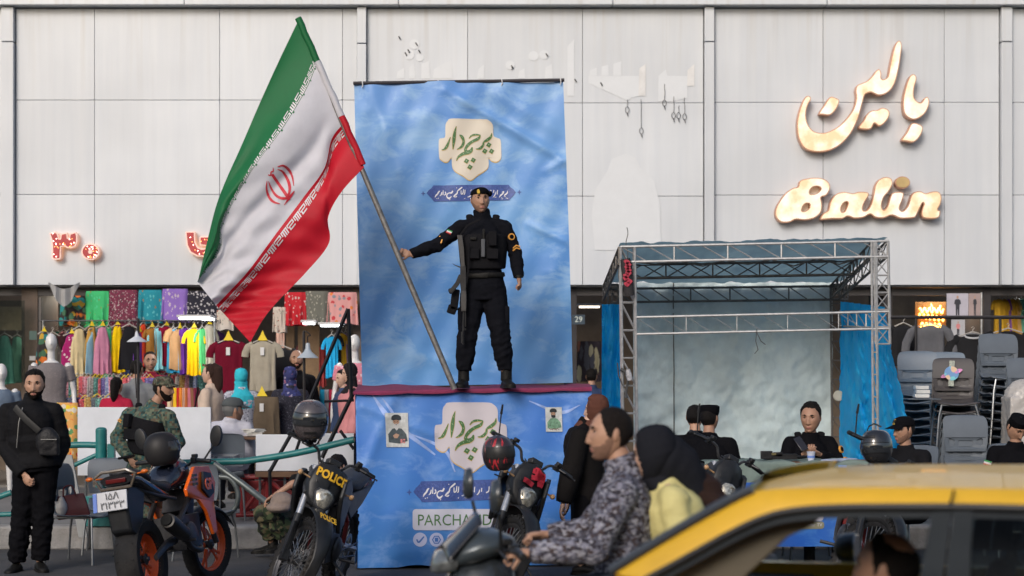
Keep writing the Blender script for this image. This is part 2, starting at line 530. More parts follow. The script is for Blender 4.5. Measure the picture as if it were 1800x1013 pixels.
# ghost lettering of a removed sign, cable ends, streaks (prints on the cladding)
ghost = mat('unfaded_paint', (.60, .625, .655), .4, var=.03)
ghostp = mat('unfaded_peach', (.62, .62, .62), .4)
fw = lambda d: (lambda x, y: V((wx(x), d, wz(y))))
gb = MB(); f_ = fw(-.0005)
def gpoly(pts, mi=0): gb.flatpoly(pts, f_, mi=mi)
def Z1(x, y): return (680+x*.3222, 40+y*.3222)
for pl in ([(985, 400), (985, 130), (1022, 90), (1022, 400)], [(52, 305), (58, 268), (95, 245), (95, 305)], [(122, 305), (122, 245), (150, 222), (155, 305)],
           [(188, 305), (190, 225), (232, 208), (236, 305)], [(252, 305), (256, 255), (300, 228), (352, 205), (360, 305)], [(492, 305), (500, 255), (530, 228), (532, 305)],
           [(715, 305), (722, 265), (752, 248), (755, 305)], [(862, 305), (866, 245), (900, 225), (905, 305)],
           [(1105, 290), (1108, 260), (1145, 245), (1147, 290)], [(1170, 290), (1172, 240), (1208, 230), (1212, 290)], [(1235, 290), (1236, 225), (1280, 210), (1280, 290)],
           [(1480, 430), (1482, 290), (1522, 255), (1530, 290), (1640, 292), (1640, 410), (1560, 430)], [(1100, 291), (1380, 291), (1380, 400), (1300, 420), (1100, 330)]):
    gpoly([Z1(*p) for p in pl])
for (cx, cy, r) in ((150, 118, 27), (122, 175, 28), (180, 190, 22), (673, 232, 25), (800, 182, 27), (858, 176, 26), (1310, 400, 24), (1600, 398, 20)):
    c = Z1(cx, cy); f_ = fw(-.0015-.0001*cx/100); gpoly([(c[0]+r*.32*math.cos(t*PI/10), c[1]+r*.32*math.sin(t*PI/10)) for t in range(20)])
gpoly([(1046, 440), (1040, 380), (1046, 335), (1068, 300), (1075, 280), (1100, 270), (1118, 278), (1125, 295), (1150, 318), (1160, 360), (1162, 440)])
gpoly([Z1(*p) for p in [(1372, 400), (1378, 250), (1412, 225), (1412, 400)]], 1)
gpoly([Z1(*p) for p in [(1638, 345), (1640, 260), (1678, 225), (1678, 345)]], 1)
gb.build('old_sign_trace', [ghost, ghostp], bld, 0)['kind'] = 'stuff'
cb = mat('cable_black', (.06, .06, .06), .6)
for (x, y, l) in ((714, 95, 4), (719, 90, 4), (733, 78, 2), (738, 91, 3), (900, 118, 6), (1058, 148, 4), (1103, 176, 12), (1127, 175, 50), (1168, 148, 28), (1184, 170, 28), (1193, 186, 12), (1203, 172, 28), (702, 67, 2), (1012, 142, 2), (962, 97, 1)):
    m_ = MB(); p = [(wx(x)+random.uniform(-.006, .006), -.01-.003*k, wz(y+l*k/4)) for k in range(5)]
    m_.tube(p, .0035, 5)
    if l > 8:
        c = p[-1]; m_.tube([(c[0]+.026*math.sin(t*PI/5), c[1], c[2]-.045+.042*math.cos(t*PI/5)) for t in range(10)], .004, 4, closed=True)
        m_.tube([(c[0], c[1], c[2]-.08), (c[0]+.01, c[1], c[2]-.13)], .006, 4)
    else: m_.tube([(p[0][0]-.015, -.012, p[0][2]+.02), (p[0][0]+.01, -.012, p[0][2]-.02)], .009, 5)
    m_.build('cable_end', cb, bld)

# ---- unseen building row behind the camera, added to shape low light and reflections
opp = thing('added_street_building', 'plain stone-clad building row added unseen across the street to shape the light', 'building', (0, -19, 0))
stone_o = mat('dull_stone', (.16, .145, .12), .8, var=.2, vs=1.5); glass_o = mat('dark_window', (.03, .04, .05), .1, spec=.6)
MB().box((0, -2, 4.4), (80, 4, 8.8)).build('wall', stone_o, opp)
for k_ in range(-12, 13):
    for z in (2.0, 4.8, 7.4):
        MB().box((k_*3.1, .02, z), (1.7, .08, 1.6)).build('window', glass_o, opp)
# ---- the lit brand sign: outlines traced at Z8 zoom
def Z8(x, y): return (1330+x/2.738, 50+y/2.738)
lit = emit('sign_face_lit', (1.0, .80, .52), 1.15)
def sign_face():
    m, nt, b = _base('gold_sign_face'); L = nt.links
    tc = N(nt, 'ShaderNodeNewGeometry'); nz = N(nt, 'ShaderNodeTexNoise'); nz.inputs['Scale'].default_value = 5; nz.inputs['Detail'].default_value = 4
    L.new(tc.outputs['Position'], nz.inputs['Vector'])
    c = ramp(nt, nz.outputs[0], [(.36, (.85, .50, .18)), (.5, (1, .84, .58)), (.62, (1, .97, .85))])
    L.new(c, b.inputs['Emission Color']); b.inputs['Emission Strength'].default_value = .72
    b.inputs['Base Color'].default_value = (.45, .40, .32, 1); b.inputs['Roughness'].default_value = .3
    return m
gface = sign_face()
copper = mat('copper_return', (.55, .30, .20), .35, .6, emis=(1, .5, .3), estr=.02)
glowm = emit('halo_light', (1.0, .66, .38), .2)
def offset_poly(poly, d):
    n = len(poly); out = []
    A = sum(poly[i][0]*poly[(i+1) % n][1]-poly[(i+1) % n][0]*poly[i][1] for i in range(n))
    sg = 1 if A > 0 else -1
    for i in range(n):
        a, b, c = np.array(poly[i-1]), np.array(poly[i]), np.array(poly[(i+1) % n])
        d1 = (b-a)/(np.hypot(*(b-a))+1e-9); d2 = (c-b)/(np.hypot(*(c-b))+1e-9)
        t = d1+d2; l = np.hypot(*t)
        t = t/l if l > .2 else d1
        out.append((b[0]+t[1]*d*sg, b[1]-t[0]*d*sg))
    return out
def letter(parent, poly, holes=(), name='letter', th=.13, face=gface, rim=copper, edge=4.0):
    """channel letter: rim body, lit face proud of it, halo strip behind"""
    P = cr([p for p in poly], 4, True); P = [(p[0], p[1]) for p in P]
    H = [[(q[0], q[1]) for q in cr(h, 4, True)] for h in holes]
    mb = MB()
    mb.prism(P, lambda x, y, k: V((wx(x), -.03-(th if k == 0 else 0), wz(y))), 0, H)
    o = mb.build(name, rim, parent, 30)
    e = edge*.62
    Pi = offset_poly(P, -e*.9); Hi = [offset_poly(h, e*.7) for h in H]
    f = MB().prism(Pi, lambda x, y, k: V((wx(x), -.03-th-(.012 if k == 0 else -.01), wz(y))), 0, Hi)
    f.build('lit_face', face, o, 30)
    Pg = offset_poly(P, -1.2)
    MB().prism(Pg, lambda x, y, k: V((wx(x), -(.026 if k == 0 else .006), wz(y))), 0).build('halo_strip', glowm, o, 0)
    return o
brand = thing('lit_wall_sign', 'large lit gold Persian and Latin lettering on the pale facade above the tent', 'sign', (0, WY, 0))
ba = [(742, 230), (722, 245), (703, 300), (692, 360), (697, 415), (720, 440), (750, 447), (785, 430), (808, 400), (818, 365), (812, 342), (798, 342), (780, 365), (762, 362), (745, 340), (745, 300), (757, 250)]
ln = [(672, 70), (655, 90), (640, 140), (628, 200), (620, 240), (600, 255), (588, 250), (588, 225), (578, 207), (562, 215), (548, 235), (520, 262), (490, 275), (472, 285), (465, 310), (468, 345), (455, 395), (420, 445), (375, 485), (320, 510), (270, 505), (240, 475), (228, 430), (235, 385), (252, 350), (243, 335), (225, 340), (205, 380), (190, 430), (185, 480), (192, 535), (215, 578), (250, 598), (300, 602), (350, 592), (400, 562), (445, 510), (478, 440), (498, 370), (510, 330), (535, 318), (550, 322), (580, 332), (620, 318), (650, 280), (668, 220), (680, 150), (686, 90)]
dot_a = [(343, 340), (372, 345), (387, 358), (375, 395), (345, 425), (310, 424), (290, 418), (318, 375)]
dot_b = [(540, 405), (568, 402), (588, 392), (612, 395), (628, 412), (622, 440), (598, 470), (575, 478), (555, 465), (540, 490), (515, 495), (480, 486), (505, 450), (518, 425)]
dot_c = [(735, 465), (770, 470), (787, 488), (775, 525), (745, 555), (710, 552), (685, 545), (712, 505)]
for nm, pl in (('persian_letter', ba), ('persian_letter', ln), ('persian_dot', dot_a), ('persian_dot', dot_b), ('persian_dot', dot_c)):
    letter(brand, [Z8(*p) for p in pl], name=nm, edge=3.2)
B_ = [(230, 730), (270, 725), (310, 730), (338, 750), (343, 780), (325, 810), (300, 820), (305, 850), (300, 890), (270, 918), (225, 928), (180, 925), (150, 938), (110, 938), (85, 915), (82, 880), (100, 840), (130, 800), (165, 775), (190, 768), (200, 740)]
a_ = [(297, 925), (312, 895), (335, 880), (345, 840), (370, 805), (410, 793), (450, 800), (480, 793), (520, 795), (528, 810), (505, 850), (500, 880), (520, 880), (540, 850), (552, 800), (560, 760), (580, 732), (610, 722), (635, 730), (642, 755), (625, 790), (600, 820), (590, 860), (600, 880), (618, 860), (632, 815), (645, 797), (675, 793), (695, 800), (690, 830), (675, 870), (690, 885), (715, 860), (730, 815), (745, 795), (775, 790), (800, 800), (830, 792), (860, 792), (876, 815), (872, 850), (858, 878), (870, 884), (864, 914), (835, 922), (792, 918), (780, 898), (786, 868), (792, 850), (784, 848), (766, 885), (752, 912), (735, 918), (680, 920), (640, 905), (600, 918), (560, 915), (535, 900), (505, 915), (460, 920), (430, 910), (400, 922), (350, 922)]
hB1 = [(262, 770), (290, 768), (300, 780), (280, 800), (250, 805), (245, 790)]
hB2 = [(225, 850), (245, 850), (245, 870), (225, 885), (208, 885), (212, 865)]
ha1 = [(405, 850), (420, 840), (430, 848), (415, 885), (398, 890), (395, 870)]
letter(brand, [Z8(*p) for p in B_], [[Z8(*p) for p in hB1], [Z8(*p) for p in hB2]], 'latin_letter', edge=3.2)
letter(brand, [Z8(*p) for p in a_], [[Z8(*p) for p in ha1]], 'latin_letter', edge=3.2)
letter(brand, [Z8(690+36*math.cos(t*PI/6), 748+29*math.sin(t*PI/6)) for t in range(12)], name='letter_dot', edge=3, face=mat('gold_unlit', (.55, .40, .18), .35, .3))

# ---- red bulb numerals and letter on the left
redl = mat('red_letter', (.42, .03, .035), .45)
rimw = mat('letter_rim', (.75, .58, .52), .4, emis=(1, .45, .3), estr=.25)
bulb_a = emit('bulb_white', (1, .9, .8), 6); bulb_b = emit('bulb_amber', (1, .45, .05), 5)
halo2 = emit('halo_orange', (1.0, .38, .10), 1.5)
def Z2(x, y): return (80+x*.17222, 395+y*.17222)
def inside(p, poly):
    c = False; n = len(poly)
    for i in range(n):
        a, b = poly[i], poly[i-1]
        if (a[1] > p[1]) != (b[1] > p[1]) and p[0] < (b[0]-a[0])*(p[1]-a[1])/(b[1]-a[1])+a[0]: c = not c
    return c
def bulb_letter(t, poly, hole=None, seed=0):
    P = [Z2(*p) for p in poly]; H = [[Z2(*p) for p in hole]] if hole else []
    MB().prism(P, lambda x, y, k: V((wx(x), -(.115 if k == 0 else .02), wz(y))), 0, []).build('letter_body', rimw, t, 0)
    Pi = offset_poly(P, -2.6); 
    MB().prism(Pi, lambda x, y, k: V((wx(x), -(.125 if k == 0 else .11), wz(y))), 0, H).build('letter_face', redl, t, 0)
    MB().prism(offset_poly(P, -.8), lambda x, y, k: V((wx(x), -(.018 if k == 0 else .004), wz(y))), 0).build('halo_strip', halo2, t, 0)
    rr = random.Random(seed); xs = [p[0] for p in Pi]; ys = [p[1] for p in Pi]
    for kk, mm in ((0, bulb_a), (1, bulb_b)):
        b = MB(); c = 0; tries = 0
        while c < 11 and tries < 600:
            tries += 1
            p = (rr.uniform(min(xs), max(xs)), rr.uniform(min(ys), max(ys)))
            if inside(p, Pi) and not (H and inside(p, H[0])):
                b.sphere((wx(p[0]), -.128, wz(p[1])), .0062 if kk == 0 else .005, 6, 4); c += 1
        stuff(b.build('bulbs', mm, t))
t = thing('numeral_sign', 'red light-bulb Persian numeral three on the facade, farthest left', 'sign', (0, WY, 0))
bulb_letter(t, [(62, 95), (125, 78), (150, 100), (160, 150), (172, 150), (180, 100), (240, 90), (248, 140), (262, 145), (268, 100), (330, 82), (345, 110), (345, 180), (325, 230), (280, 248), (240, 245), (215, 228), (178, 232), (176, 350), (160, 362), (100, 362), (85, 345), (88, 240), (80, 160)], seed=1)
t = thing('numeral_sign', 'round red light-bulb Persian zero on the facade, beside the numeral three', 'sign', (0, WY, 0))
bulb_letter(t, [(478+92*math.cos(a*PI/12), 282+85*math.sin(a*PI/12)) for a in range(24)], [(478+25*math.cos(a*PI/8), 282+24*math.sin(a*PI/8)) for a in range(16)], seed=2)
t = thing('letter_sign', 'red light-bulb Persian letter half hidden by the flag', 'sign', (0, WY, 0))
bulb_letter(t, [(1445, 80), (1538, 78), (1545, 180), (1570, 235), (1610, 250), (1660, 245), (1660, 225), (1590, 215), (1585, 140), (1600, 125), (1720, 125), (1760, 160), (1765, 260), (1720, 320), (1640, 335), (1560, 330), (1490, 290), (1455, 220)], seed=3)
# ================================================================== printed sky cloths, stage
def cloudprint(name, top, bot, cloud, zlo, zhi, sc=1.6):
    m, nt, b = _base(name); L = nt.links
    ge = N(nt, 'ShaderNodeNewGeometry'); sz = N(nt, 'ShaderNodeSeparateXYZ'); L.new(ge.outputs['Position'], sz.inputs[0])
    mr = N(nt, 'ShaderNodeMapRange'); mr.inputs[1].default_value = zlo; mr.inputs[2].default_value = zhi; L.new(sz.outputs[2], mr.inputs[0])
    mp = N(nt, 'ShaderNodeMapping'); mp.inputs['Scale'].default_value = (1, 1, 1.7); mp.inputs['Rotation'].default_value = (0, R(-14), 0); L.new(ge.outputs['Position'], mp.inputs[0])
    n0 = N(nt, 'ShaderNodeTexNoise'); n0.inputs['Scale'].default_value = sc*.7; n0.inputs['Detail'].default_value = 2; L.new(mp.outputs[0], n0.inputs['Vector'])
    base = ramp(nt, mr.outputs[0], [(0, bot), (1, top)])
    base = mixc(nt, 1, base, ramp(nt, n0.outputs[0], [(.3, (.78, .88, 1)), (.7, (1.2, 1.14, 1.04))]), 'MULTIPLY')
    nz = N(nt, 'ShaderNodeTexNoise'); nz.inputs['Scale'].default_value = sc*1.6; nz.inputs['Detail'].default_value = 10; nz.inputs['Roughness'].default_value = .68; nz.inputs['Distortion'].default_value = .5
    L.new(mp.outputs[0], nz.inputs['Vector'])
    f = ramp(nt, nz.outputs[0], [(.49, 0.0), (.58, .34), (.74, .75)])
    c = mixc(nt, f, base, cloud)
    L.new(c, b.inputs['Base Color']); b.inputs['Roughness'].default_value = .42; b.inputs['Specular IOR Level'].default_value = .35
    n3 = N(nt, 'ShaderNodeTexNoise'); n3.inputs['Scale'].default_value = 5; n3.inputs['Detail'].default_value = 3; L.new(ge.outputs['Position'], n3.inputs['Vector'])
    bp = N(nt, 'ShaderNodeBump'); bp.inputs['Strength'].default_value = .25; bp.inputs['Distance'].default_value = .03; L.new(n3.outputs[0], bp.inputs['Height']); L.new(bp.outputs[0], b.inputs['Normal'])
    return m
banner_m = cloudprint('banner_sky_print', (.15, .31, .62), (.12, .32, .64), (.34, .53, .72), 1.7, 4.6)
stage_m = cloudprint('stage_sky_print', (.085, .22, .60), (.05, .20, .55), (.22, .38, .70), 0, 1.6, 2.2)
cream = mat('print_cream', (.66, .60, .50), .5, var=.03)
creamp = mat('print_cream_cool', (.56, .52, .56), .5, var=.03)
gold = mat('print_gold', (.60, .42, .17), .5, var=.03)
pgreen = mat('print_green', (.07, .17, .06), .5)
plgreen = mat('print_pale_green', (.40, .50, .30), .5)
navy = mat('print_navy', (.05, .09, .30), .5, var=.3, vs=60)
navy_l = mat('print_navy_light', (.13, .18, .45), .5)
white = mat('print_white', (.72, .72, .76), .5, var=.02)
EMB = [(240, 62), (425, 60), (610, 62), (665, 80), (705, 130), (712, 240), (750, 265), (790, 290), (797, 400), (797, 480), (770, 520), (735, 532), (690, 520), (657, 490), (658, 570), (630, 620), (540, 680), (455, 740), (370, 690), (285, 640), (252, 580), (245, 490), (210, 530), (170, 538), (125, 510), (108, 470), (105, 300), (140, 278), (175, 260), (180, 130), (205, 85)]
CAL = [[(235, 265, 2), (215, 320, 9), (190, 375, 15), (165, 400, 9), (135, 408, 2)],
       [(300, 145, 2), (285, 200, 11), (275, 270, 18), (268, 340, 12), (262, 400, 3)],
       [(335, 240, 4), (362, 262, 16), (380, 310, 13), (365, 360, 14), (330, 390, 8), (305, 400, 2)],
       [(440, 278, 3), (470, 245, 9), (515, 235, 10), (567, 240, 5)],
       [(567, 242, 4), (540, 280, 15), (480, 310, 15), (430, 350, 16), (400, 400, 14), (420, 432, 22), (462, 415, 18), (476, 375, 6)],
       [(440, 438, 16), (380, 448, 18), (340, 470, 14), (315, 495, 9), (300, 528, 2)],
       [(692, 212, 2), (682, 255, 12), (645, 290, 16), (605, 315, 9), (596, 350, 11), (570, 382, 14), (540, 393, 8), (515, 394, 2)]]
DOTS = [(660, 345), (615, 415), (690, 415), (412, 530), (487, 520), (450, 597)]
SCR = [(95, 240), (130, 190), (180, 150), (205, 108), (830, 99), (1460, 90), (1490, 130), (1540, 165), (1580, 215), (1545, 270), (1500, 310), (1470, 350), (840, 362), (215, 375), (185, 330), (140, 290)]
SCT = [[(1445, 190, 2), (1430, 235, 8), (1400, 258, 8), (1385, 292, 2)], [(1348, 218, 4), (1378, 205, 7), (1360, 240, 8), (1330, 265, 10), (1300, 307, 2)],
       [(1278, 180, 5), (1268, 255, 5)], [(1250, 205, 3), (1240, 245, 6), (1220, 280, 6), (1200, 302, 2)], [(1215, 180, 5), (1208, 225, 5)], [(1165, 180, 5), (1158, 240, 6), (1120, 262, 6)],
       [(1060, 200, 5), (1055, 250, 5)], [(1030, 220, 3), (1020, 260, 6), (990, 290, 3)], [(960, 185, 5), (955, 255, 5)],
       [(930, 230, 8), (905, 255, 8), (880, 250, 4)], [(865, 235, 5), (835, 270, 7), (805, 292, 6), (775, 300, 3)],
       [(735, 180, 5), (728, 245, 6), (712, 258, 3)], [(708, 172, 5), (700, 235, 6), (672, 250, 6), (668, 190, 5)],
       [(688, 138, 8), (640, 175, 9), (612, 200, 5), (600, 240, 9), (570, 268, 10), (545, 292, 4), (580, 300, 6), (600, 285, 6)],
       [(530, 198, 8), (508, 232, 10), (470, 232, 5), (440, 250, 6), (430, 290, 6), (465, 322, 11), (508, 292, 4)],
       [(402, 212, 6), (414, 250, 6), (385, 270, 5)], [(370, 188, 5), (366, 268, 5)], [(348, 215, 4), (338, 258, 7), (312, 285, 2)],
       [(318, 200, 4), (298, 212, 9), (278, 248, 9), (250, 275, 9), (233, 308, 2)]]
SCD = [(1420, 312), (1442, 318), (1405, 290), (1340, 308), (1362, 315), (1350, 328), (1232, 302), (1250, 298), (730, 326), (595, 150), (265, 326), (292, 320), (840, 182), (825, 198), (856, 198), (845, 325), (825, 325), (480, 345)]
def print_emblem(fn, fn2, fn3, parent, tx, ts, creamm):
    """tx: emblem coords -> px; ts: scroll coords -> px; fn..fn3: px -> surface at growing offsets"""
    P = [tuple(p) for p in cr(EMB, 4, True)]
    q = lambda f, T: (lambda x, y: f(*T(x, y)))
    MB().flatpoly([(x*1.0, y+12) for x, y in P], q(fn, tx)).build('emblem_edge', gold, parent, 0)
    MB().flatpoly(P, q(fn2, tx)).build('emblem', creamm, parent, 0)
    a, b, c = MB(), MB(), MB()
    for s_ in CAL:
        stroke_flat(a, [(x, y+3, w_+3.5) for x, y, w_ in s_], q(fn3, tx))
        stroke_flat(b, s_, q(lambda x, y: fn3(x, y)+V((0, -.0015, 0)), tx))
        for k, (x, y, w_) in enumerate(s_[:-1]):
            if w_ > 7: stroke_flat(c, [(x-w_*.5, y-8, .8), (x, y, 2.2), (x+w_*.3, y+10, .8)], q(lambda x, y: fn3(x, y)+V((0, -.003, 0)), tx), 3)
    for (x, y) in DOTS:
        d = [(x-6, y-30), (x+30, y-8), (x+6, y+30), (x-30, y+8)]
        a.flatpoly([(px_*1.12-x*.12, py_*1.12-y*.12+3) for px_, py_ in d], q(fn3, tx))
        b.flatpoly(d, q(lambda x, y: fn3(x, y)+V((0, -.0015, 0)), tx))
        c.flatpoly([(x-8, y-8), (x+6, y-6), (x+2, y+8)], q(lambda x, y: fn3(x, y)+V((0, -.003, 0)), tx))
    a.build('calligraphy_edge', gold, parent, 0); b.build('calligraphy', pgreen, parent, 0); c.build('calligraphy_ornament', plgreen, parent, 0)
    s1 = MB(); s1.flatpoly(SCR, q(fn, ts))
    for (x, y) in ((38, 245), (1638, 215)): s1.flatpoly([(x-40, y), (x-10, y-12), (x, y-45), (x+10, y-12), (x+40, y), (x+10, y+12), (x, y+45), (x-10, y+12)], q(fn, ts))
    s1.build('scroll', navy, parent, 0)
    s2 = MB()
    rr = random.Random(4)
    for i in range(170):
        x, y = rr.uniform(190, 1480), rr.uniform(120, 345); a_ = rr.uniform(0, 6.3)
        stroke_flat(s2, [(x, y, 1), (x+12*math.cos(a_), y+12*math.sin(a_), 2.4), (x+18*math.cos(a_+1), y+18*math.sin(a_+1), 1)], q(fn2, ts), 3)
    stuff(s2.build('scroll_ornament', navy_l, parent, 0))
    s3 = MB()
    for s_ in SCT: stroke_flat(s3, [(x, y, w_*1.15+1) for x, y, w_ in s_], q(fn3, ts))
    for (x, y) in SCD: s3.flatpoly([(x-9, y), (x, y-9), (x+9, y), (x, y+9)], q(fn3, ts))
    stuff(s3.build('scroll_lettering', white, parent, 0))

# ---- backdrop banner (leans a little, creased)
SB = 181.0
BL = cr([(622, 145), (626, 300), (632, 500), (637, 681)], 30); BR = cr([(990, 143), (996, 300), (1001, 450), (1007, 673)], 30)
def lerpcurve(C, v):
    i = min(max(v*(len(C)-1), 0), len(C)-1.001); k = int(i)
    return C[k]*(1-(i-k))+C[k+1]*(i-k)
CREASES = [((785, 160), (1005, 290), 9, .035), ((845, 150), (1000, 240), 14, .02), ((960, 300), (1005, 275), 8, .02), ((650, 150), (700, 300), 12, .02), ((930, 395), (1005, 430), 7, .02), ((640, 200), (660, 640), 16, .02), ((970, 480), (1005, 590), 10, .02), ((700, 620), (900, 660), 14, .015), ((880, 160), (640, 240), 18, .012)]
def bwav(px, py):
    d = .02*math.sin(px*.021+py*.006)+.012*math.sin(px*.05-py*.017)+.006*math.sin(px*.11+py*.05)
    for (a, b, w_, h) in CREASES:
        ax, ay = a; bx, by = b; L2 = (bx-ax)**2+(by-ay)**2
        t = max(0, min(1, ((px-ax)*(bx-ax)+(py-ay)*(by-ay))/L2))
        e = math.hypot(px-ax-t*(bx-ax), py-ay-t*(by-ay))
        d -= h*math.exp(-(e/w_)**2)*(.4+.6*math.sin(PI*min(max(t, .05), .95)))
    return d
def BF(off):
    def fn(px, py):
        p = at(px, py, SB); p.y += bwav(px, py)-off
        return p
    return fn
ban = thing('backdrop_banner', 'tall blue cloud-printed backdrop banner hung behind the man on the stage', 'banner', tuple(at(815, 672, SB)))
o0 = V(ban.location)
def loc_(f): return lambda *a: f(*a)-o0
def bs(u, v):
    l, r = lerpcurve(BL, v), lerpcurve(BR, v)
    return BF(0)(l[0]*(1-u)+r[0]*u, l[1]*(1-u)+r[1]*u+3*math.sin(u*PI*3)*(1-v)*.5)-o0
MB().grid(bs, 130, 180).build('printed_cloth', banner_m, ban, 180)
print_emblem(loc_(BF(.005)), loc_(BF(.007)), loc_(BF(.009)), ban, lambda x, y: (755+x/6.331, 200+y/6.331), lambda x, y: (740+x/9.474, 315+y/9.474), cream)
brown = mat('banner_bar', (.03, .026, .03), .5)
MB().tube([at(621, 146.5, SB)-o0, at(992, 141, SB)-o0], .017, 8).build('top_bar', brown, ban)
tie = MB()
for x in (637, 770, 882, 985):
    y = 146.5-(x-621)*.0148; p = at(x, y, SB)-o0
    tie.tube([p+V((0, -.02, .02)), p+V((.005, -.02, -.03)), p+V((-.004, -.01, -.045))], .006, 5)
tie.build('tie', mat('tie_white', (.6, .6, .6), .6), ban)
fr = MB()
for x0, y0, x1, y1 in ((640, 148, 655, 690), (985, 143, 1000, 690), (815, 145, 825, 690)):
    a, b = at(x0, y0, SB), at(x1, y1, SB); a.y += .12; b.y += .12; b.z = .0
    fr.tube([a-o0, b-o0], .02, 8)
fr.build('back_frame', mat('steel_dark', (.12, .12, .12), .5, .7), ban)

# ---- stage
def ss(px): return 197.7-(px-625)*.0099
TOPZ = cr([(622, 1.583), (700, 1.592), (850, 1.606), (960, 1.612), (1040, 1.622)], 20)
def topz(px):
    xs = [t[0] for t in TOPZ]; return float(np.interp(px, xs, [t[1] for t in TOPZ]))
st = thing('stage_platform', 'raised stage box with maroon carpet top and blue cloud-printed front', 'stage', tuple(at(625, 1002, ss(625))))
so = V(st.location)
def swav(px, z):
    d = .012*math.sin(px*.03+z*3)+.006*math.sin(px*.09-z*4)
    for (a, b, w_, h) in (((690, 1.5), (640, .9), 10, .015), ((1000, 1.4), (1020, .6), 9, .02), ((640, 1.45), (760, 1.2), 8, .015), ((880, 1.55), (1030, 1.5), 14, .01), ((700, .15), (1000, .25), 15, .012)):
        A = (a[0], a[1]*190); B = (b[0], b[1]*190); q = (px, z*190)
        L2 = (B[0]-A[0])**2+(B[1]-A[1])**2; t = max(0, min(1, ((q[0]-A[0])*(B[0]-A[0])+(q[1]-A[1])*(B[1]-A[1]))/L2))
        d -= h*math.exp(-(math.hypot(q[0]-A[0]-t*(B[0]-A[0]), q[1]-A[1]-t*(B[1]-A[1]))/w_)**2)
    return d
def SF(off):
    def fn(px, py):
        s = ss(px); p = at(px, py, s); p.y += swav(px, p.z)-off
        return p
    return fn
def sgrid(u, v):
    px = 622+u*418+(3 if u < .001 else 0); s = ss(px)
    zt = topz(px); zb = 0.015+.02*max(0, math.sin(px*.045))
    z = zt+(zb-zt)*v
    lean = (v*3 if u < .5 else v*-4)*abs(u-.5)*2
    p = at(px+lean, HY, s); p.z = z; p.y += swav(px, z)
    return p-so
MB().grid(sgrid, 150, 110).build('front_cloth', stage_m, st, 180)
bl_, br_ = at(636, 676, 181), at(1035, 676, 178)
def side(px0, b):
    def f(u, v):
        a = at(px0, HY, ss(px0)); zt = topz(px0)-.004
        p = a.lerp(V((b.x, b.y, 0)), u); p.z = zt*(1-v)+.02*v; p.x += .01*math.sin(u*9+v*3)
        return p-so
    return f
MB().grid(side(624, bl_), 20, 20).build('side_cloth', stage_m, st, 180)
MB().grid(side(1038, br_), 20, 20).build('side_cloth', stage_m, st, 180)
maroon = mat('maroon_carpet', (.20, .025, .075), .9, 0, .2, 9, .4, 90)
def deck(u, v):
    if v < .06:   # the fold that laps over the front edge
        px = 622+u*418; k = v/.06
        p = at(px, HY, ss(px)); p.z = topz(px)-.022*(1-k)-.012*abs(math.sin(px*.035))*(1-k); p.y -= .045
        return p-so
    k = (v-.06)/.94
    px = 622+u*418; a = at(px, HY, ss(px)); a.z = topz(px)+.006
    b = at(630+u*405, HY, 179); b.z = 1.64+.02*math.sin(u*11)*math.sin(u*4)
    p = a.lerp(b, k); p.z = a.z+(b.z-a.z)*k**1.5+.006*math.sin(u*40+k*9)*k
    if k < .02: p.y -= .045
    return p-so
MB().grid(deck, 120, 40).build('carpet', maroon, st, 180)
MB().box(((-.0+2.02)/2-0.0+.02, 1.0, .76), (1.9, .9, 1.5)).build('deck_frame', mat('plywood', (.25, .18, .1), .8), st)
EX = lambda x, y: (610+(443+(x-105)*.527)/2.8705, 660+(137+(y-62)*.5206)/2.8705)
SX = lambda x, y: (726.7+(x-95)*.1245, 844+(y-90)*.137-(x-95)*.0012)
print_emblem(loc2 := (lambda x, y: SF(.004)(x, y)-so), (lambda x, y: SF(.006)(x, y)-so), (lambda x, y: SF(.008)(x, y)-so), st, EX, SX, creamp)
def rrect(x0, y0, x1, y1, r, n=6):
    P = []
    for cx, cy, a0 in ((x1-r, y0+r, -90), (x1-r, y1-r, 0), (x0+r, y1-r, 90), (x0+r, y0+r, 180)):
        for k in range(n+1):
            a = R(a0+90*k/n); P.append((cx+r*math.cos(a), cy+r*math.sin(a)))
    return P
sfn = lambda o: (lambda x, y: SF(o)(x, y)-so)
plate_m = mat('print_plate', (.55, .56, .66), .5, var=.02)
lb = mat('print_pale_blue', (.45, .50, .72), .5, var=.03)
MB().flatpoly(rrect(725.5, 895, 939, 932, 6), sfn(.006)).build('address_plate', plate_m, st, 0)
ic = MB(); ig = MB()
for i, x in enumerate((738.5, 767.5, 797.5)):
    ic.flatpoly([(x+12.3*math.cos(a*PI/12), 948.5+12.3*math.sin(a*PI/12)) for a in range(24)], sfn(.006))
    def st_(p): stroke_flat(ig, p, sfn(.008), 4)
    if i == 0: st_([(x-6, 948, 1.2), (x-2, 953, 1.6), (x+7, 943, 1.2)])
    if i == 1:
        ig.flatpoly([(x+8*math.cos(a*PI/3), 948.5+8*math.sin(a*PI/3)) for a in range(6)], sfn(.008), [[(x+6*math.cos(a*PI/3), 948.5+6*math.sin(a*PI/3)) for a in range(6)]])
        ig.flatpoly([(x-3, 945), (x+3, 945), (x+3, 952), (x-3, 952)], sfn(.008))
    if i == 2:
        st_([(x+7, 944, .8), (x+2, 940, 1.2), (x-5, 942, 1.4), (x-8, 948, 1.3), (x-5, 955, 1.2), (x+1, 956, .9)]); st_([(x-4, 950, 1), (x, 947, 1.4), (x+2, 951, 1.2), (x+7, 945, .9)])
ic.build('round_icon', lb, st, 0); ig.build('icon_mark', mat('icon_blue', (.05, .15, .45), .5), st, 0)
MB().flatpoly(rrect(813, 937, 912, 959, 10), sfn(.006)).build('gold_pill', mat('pill_gold', (.32, .27, .20), .5), st, 0)
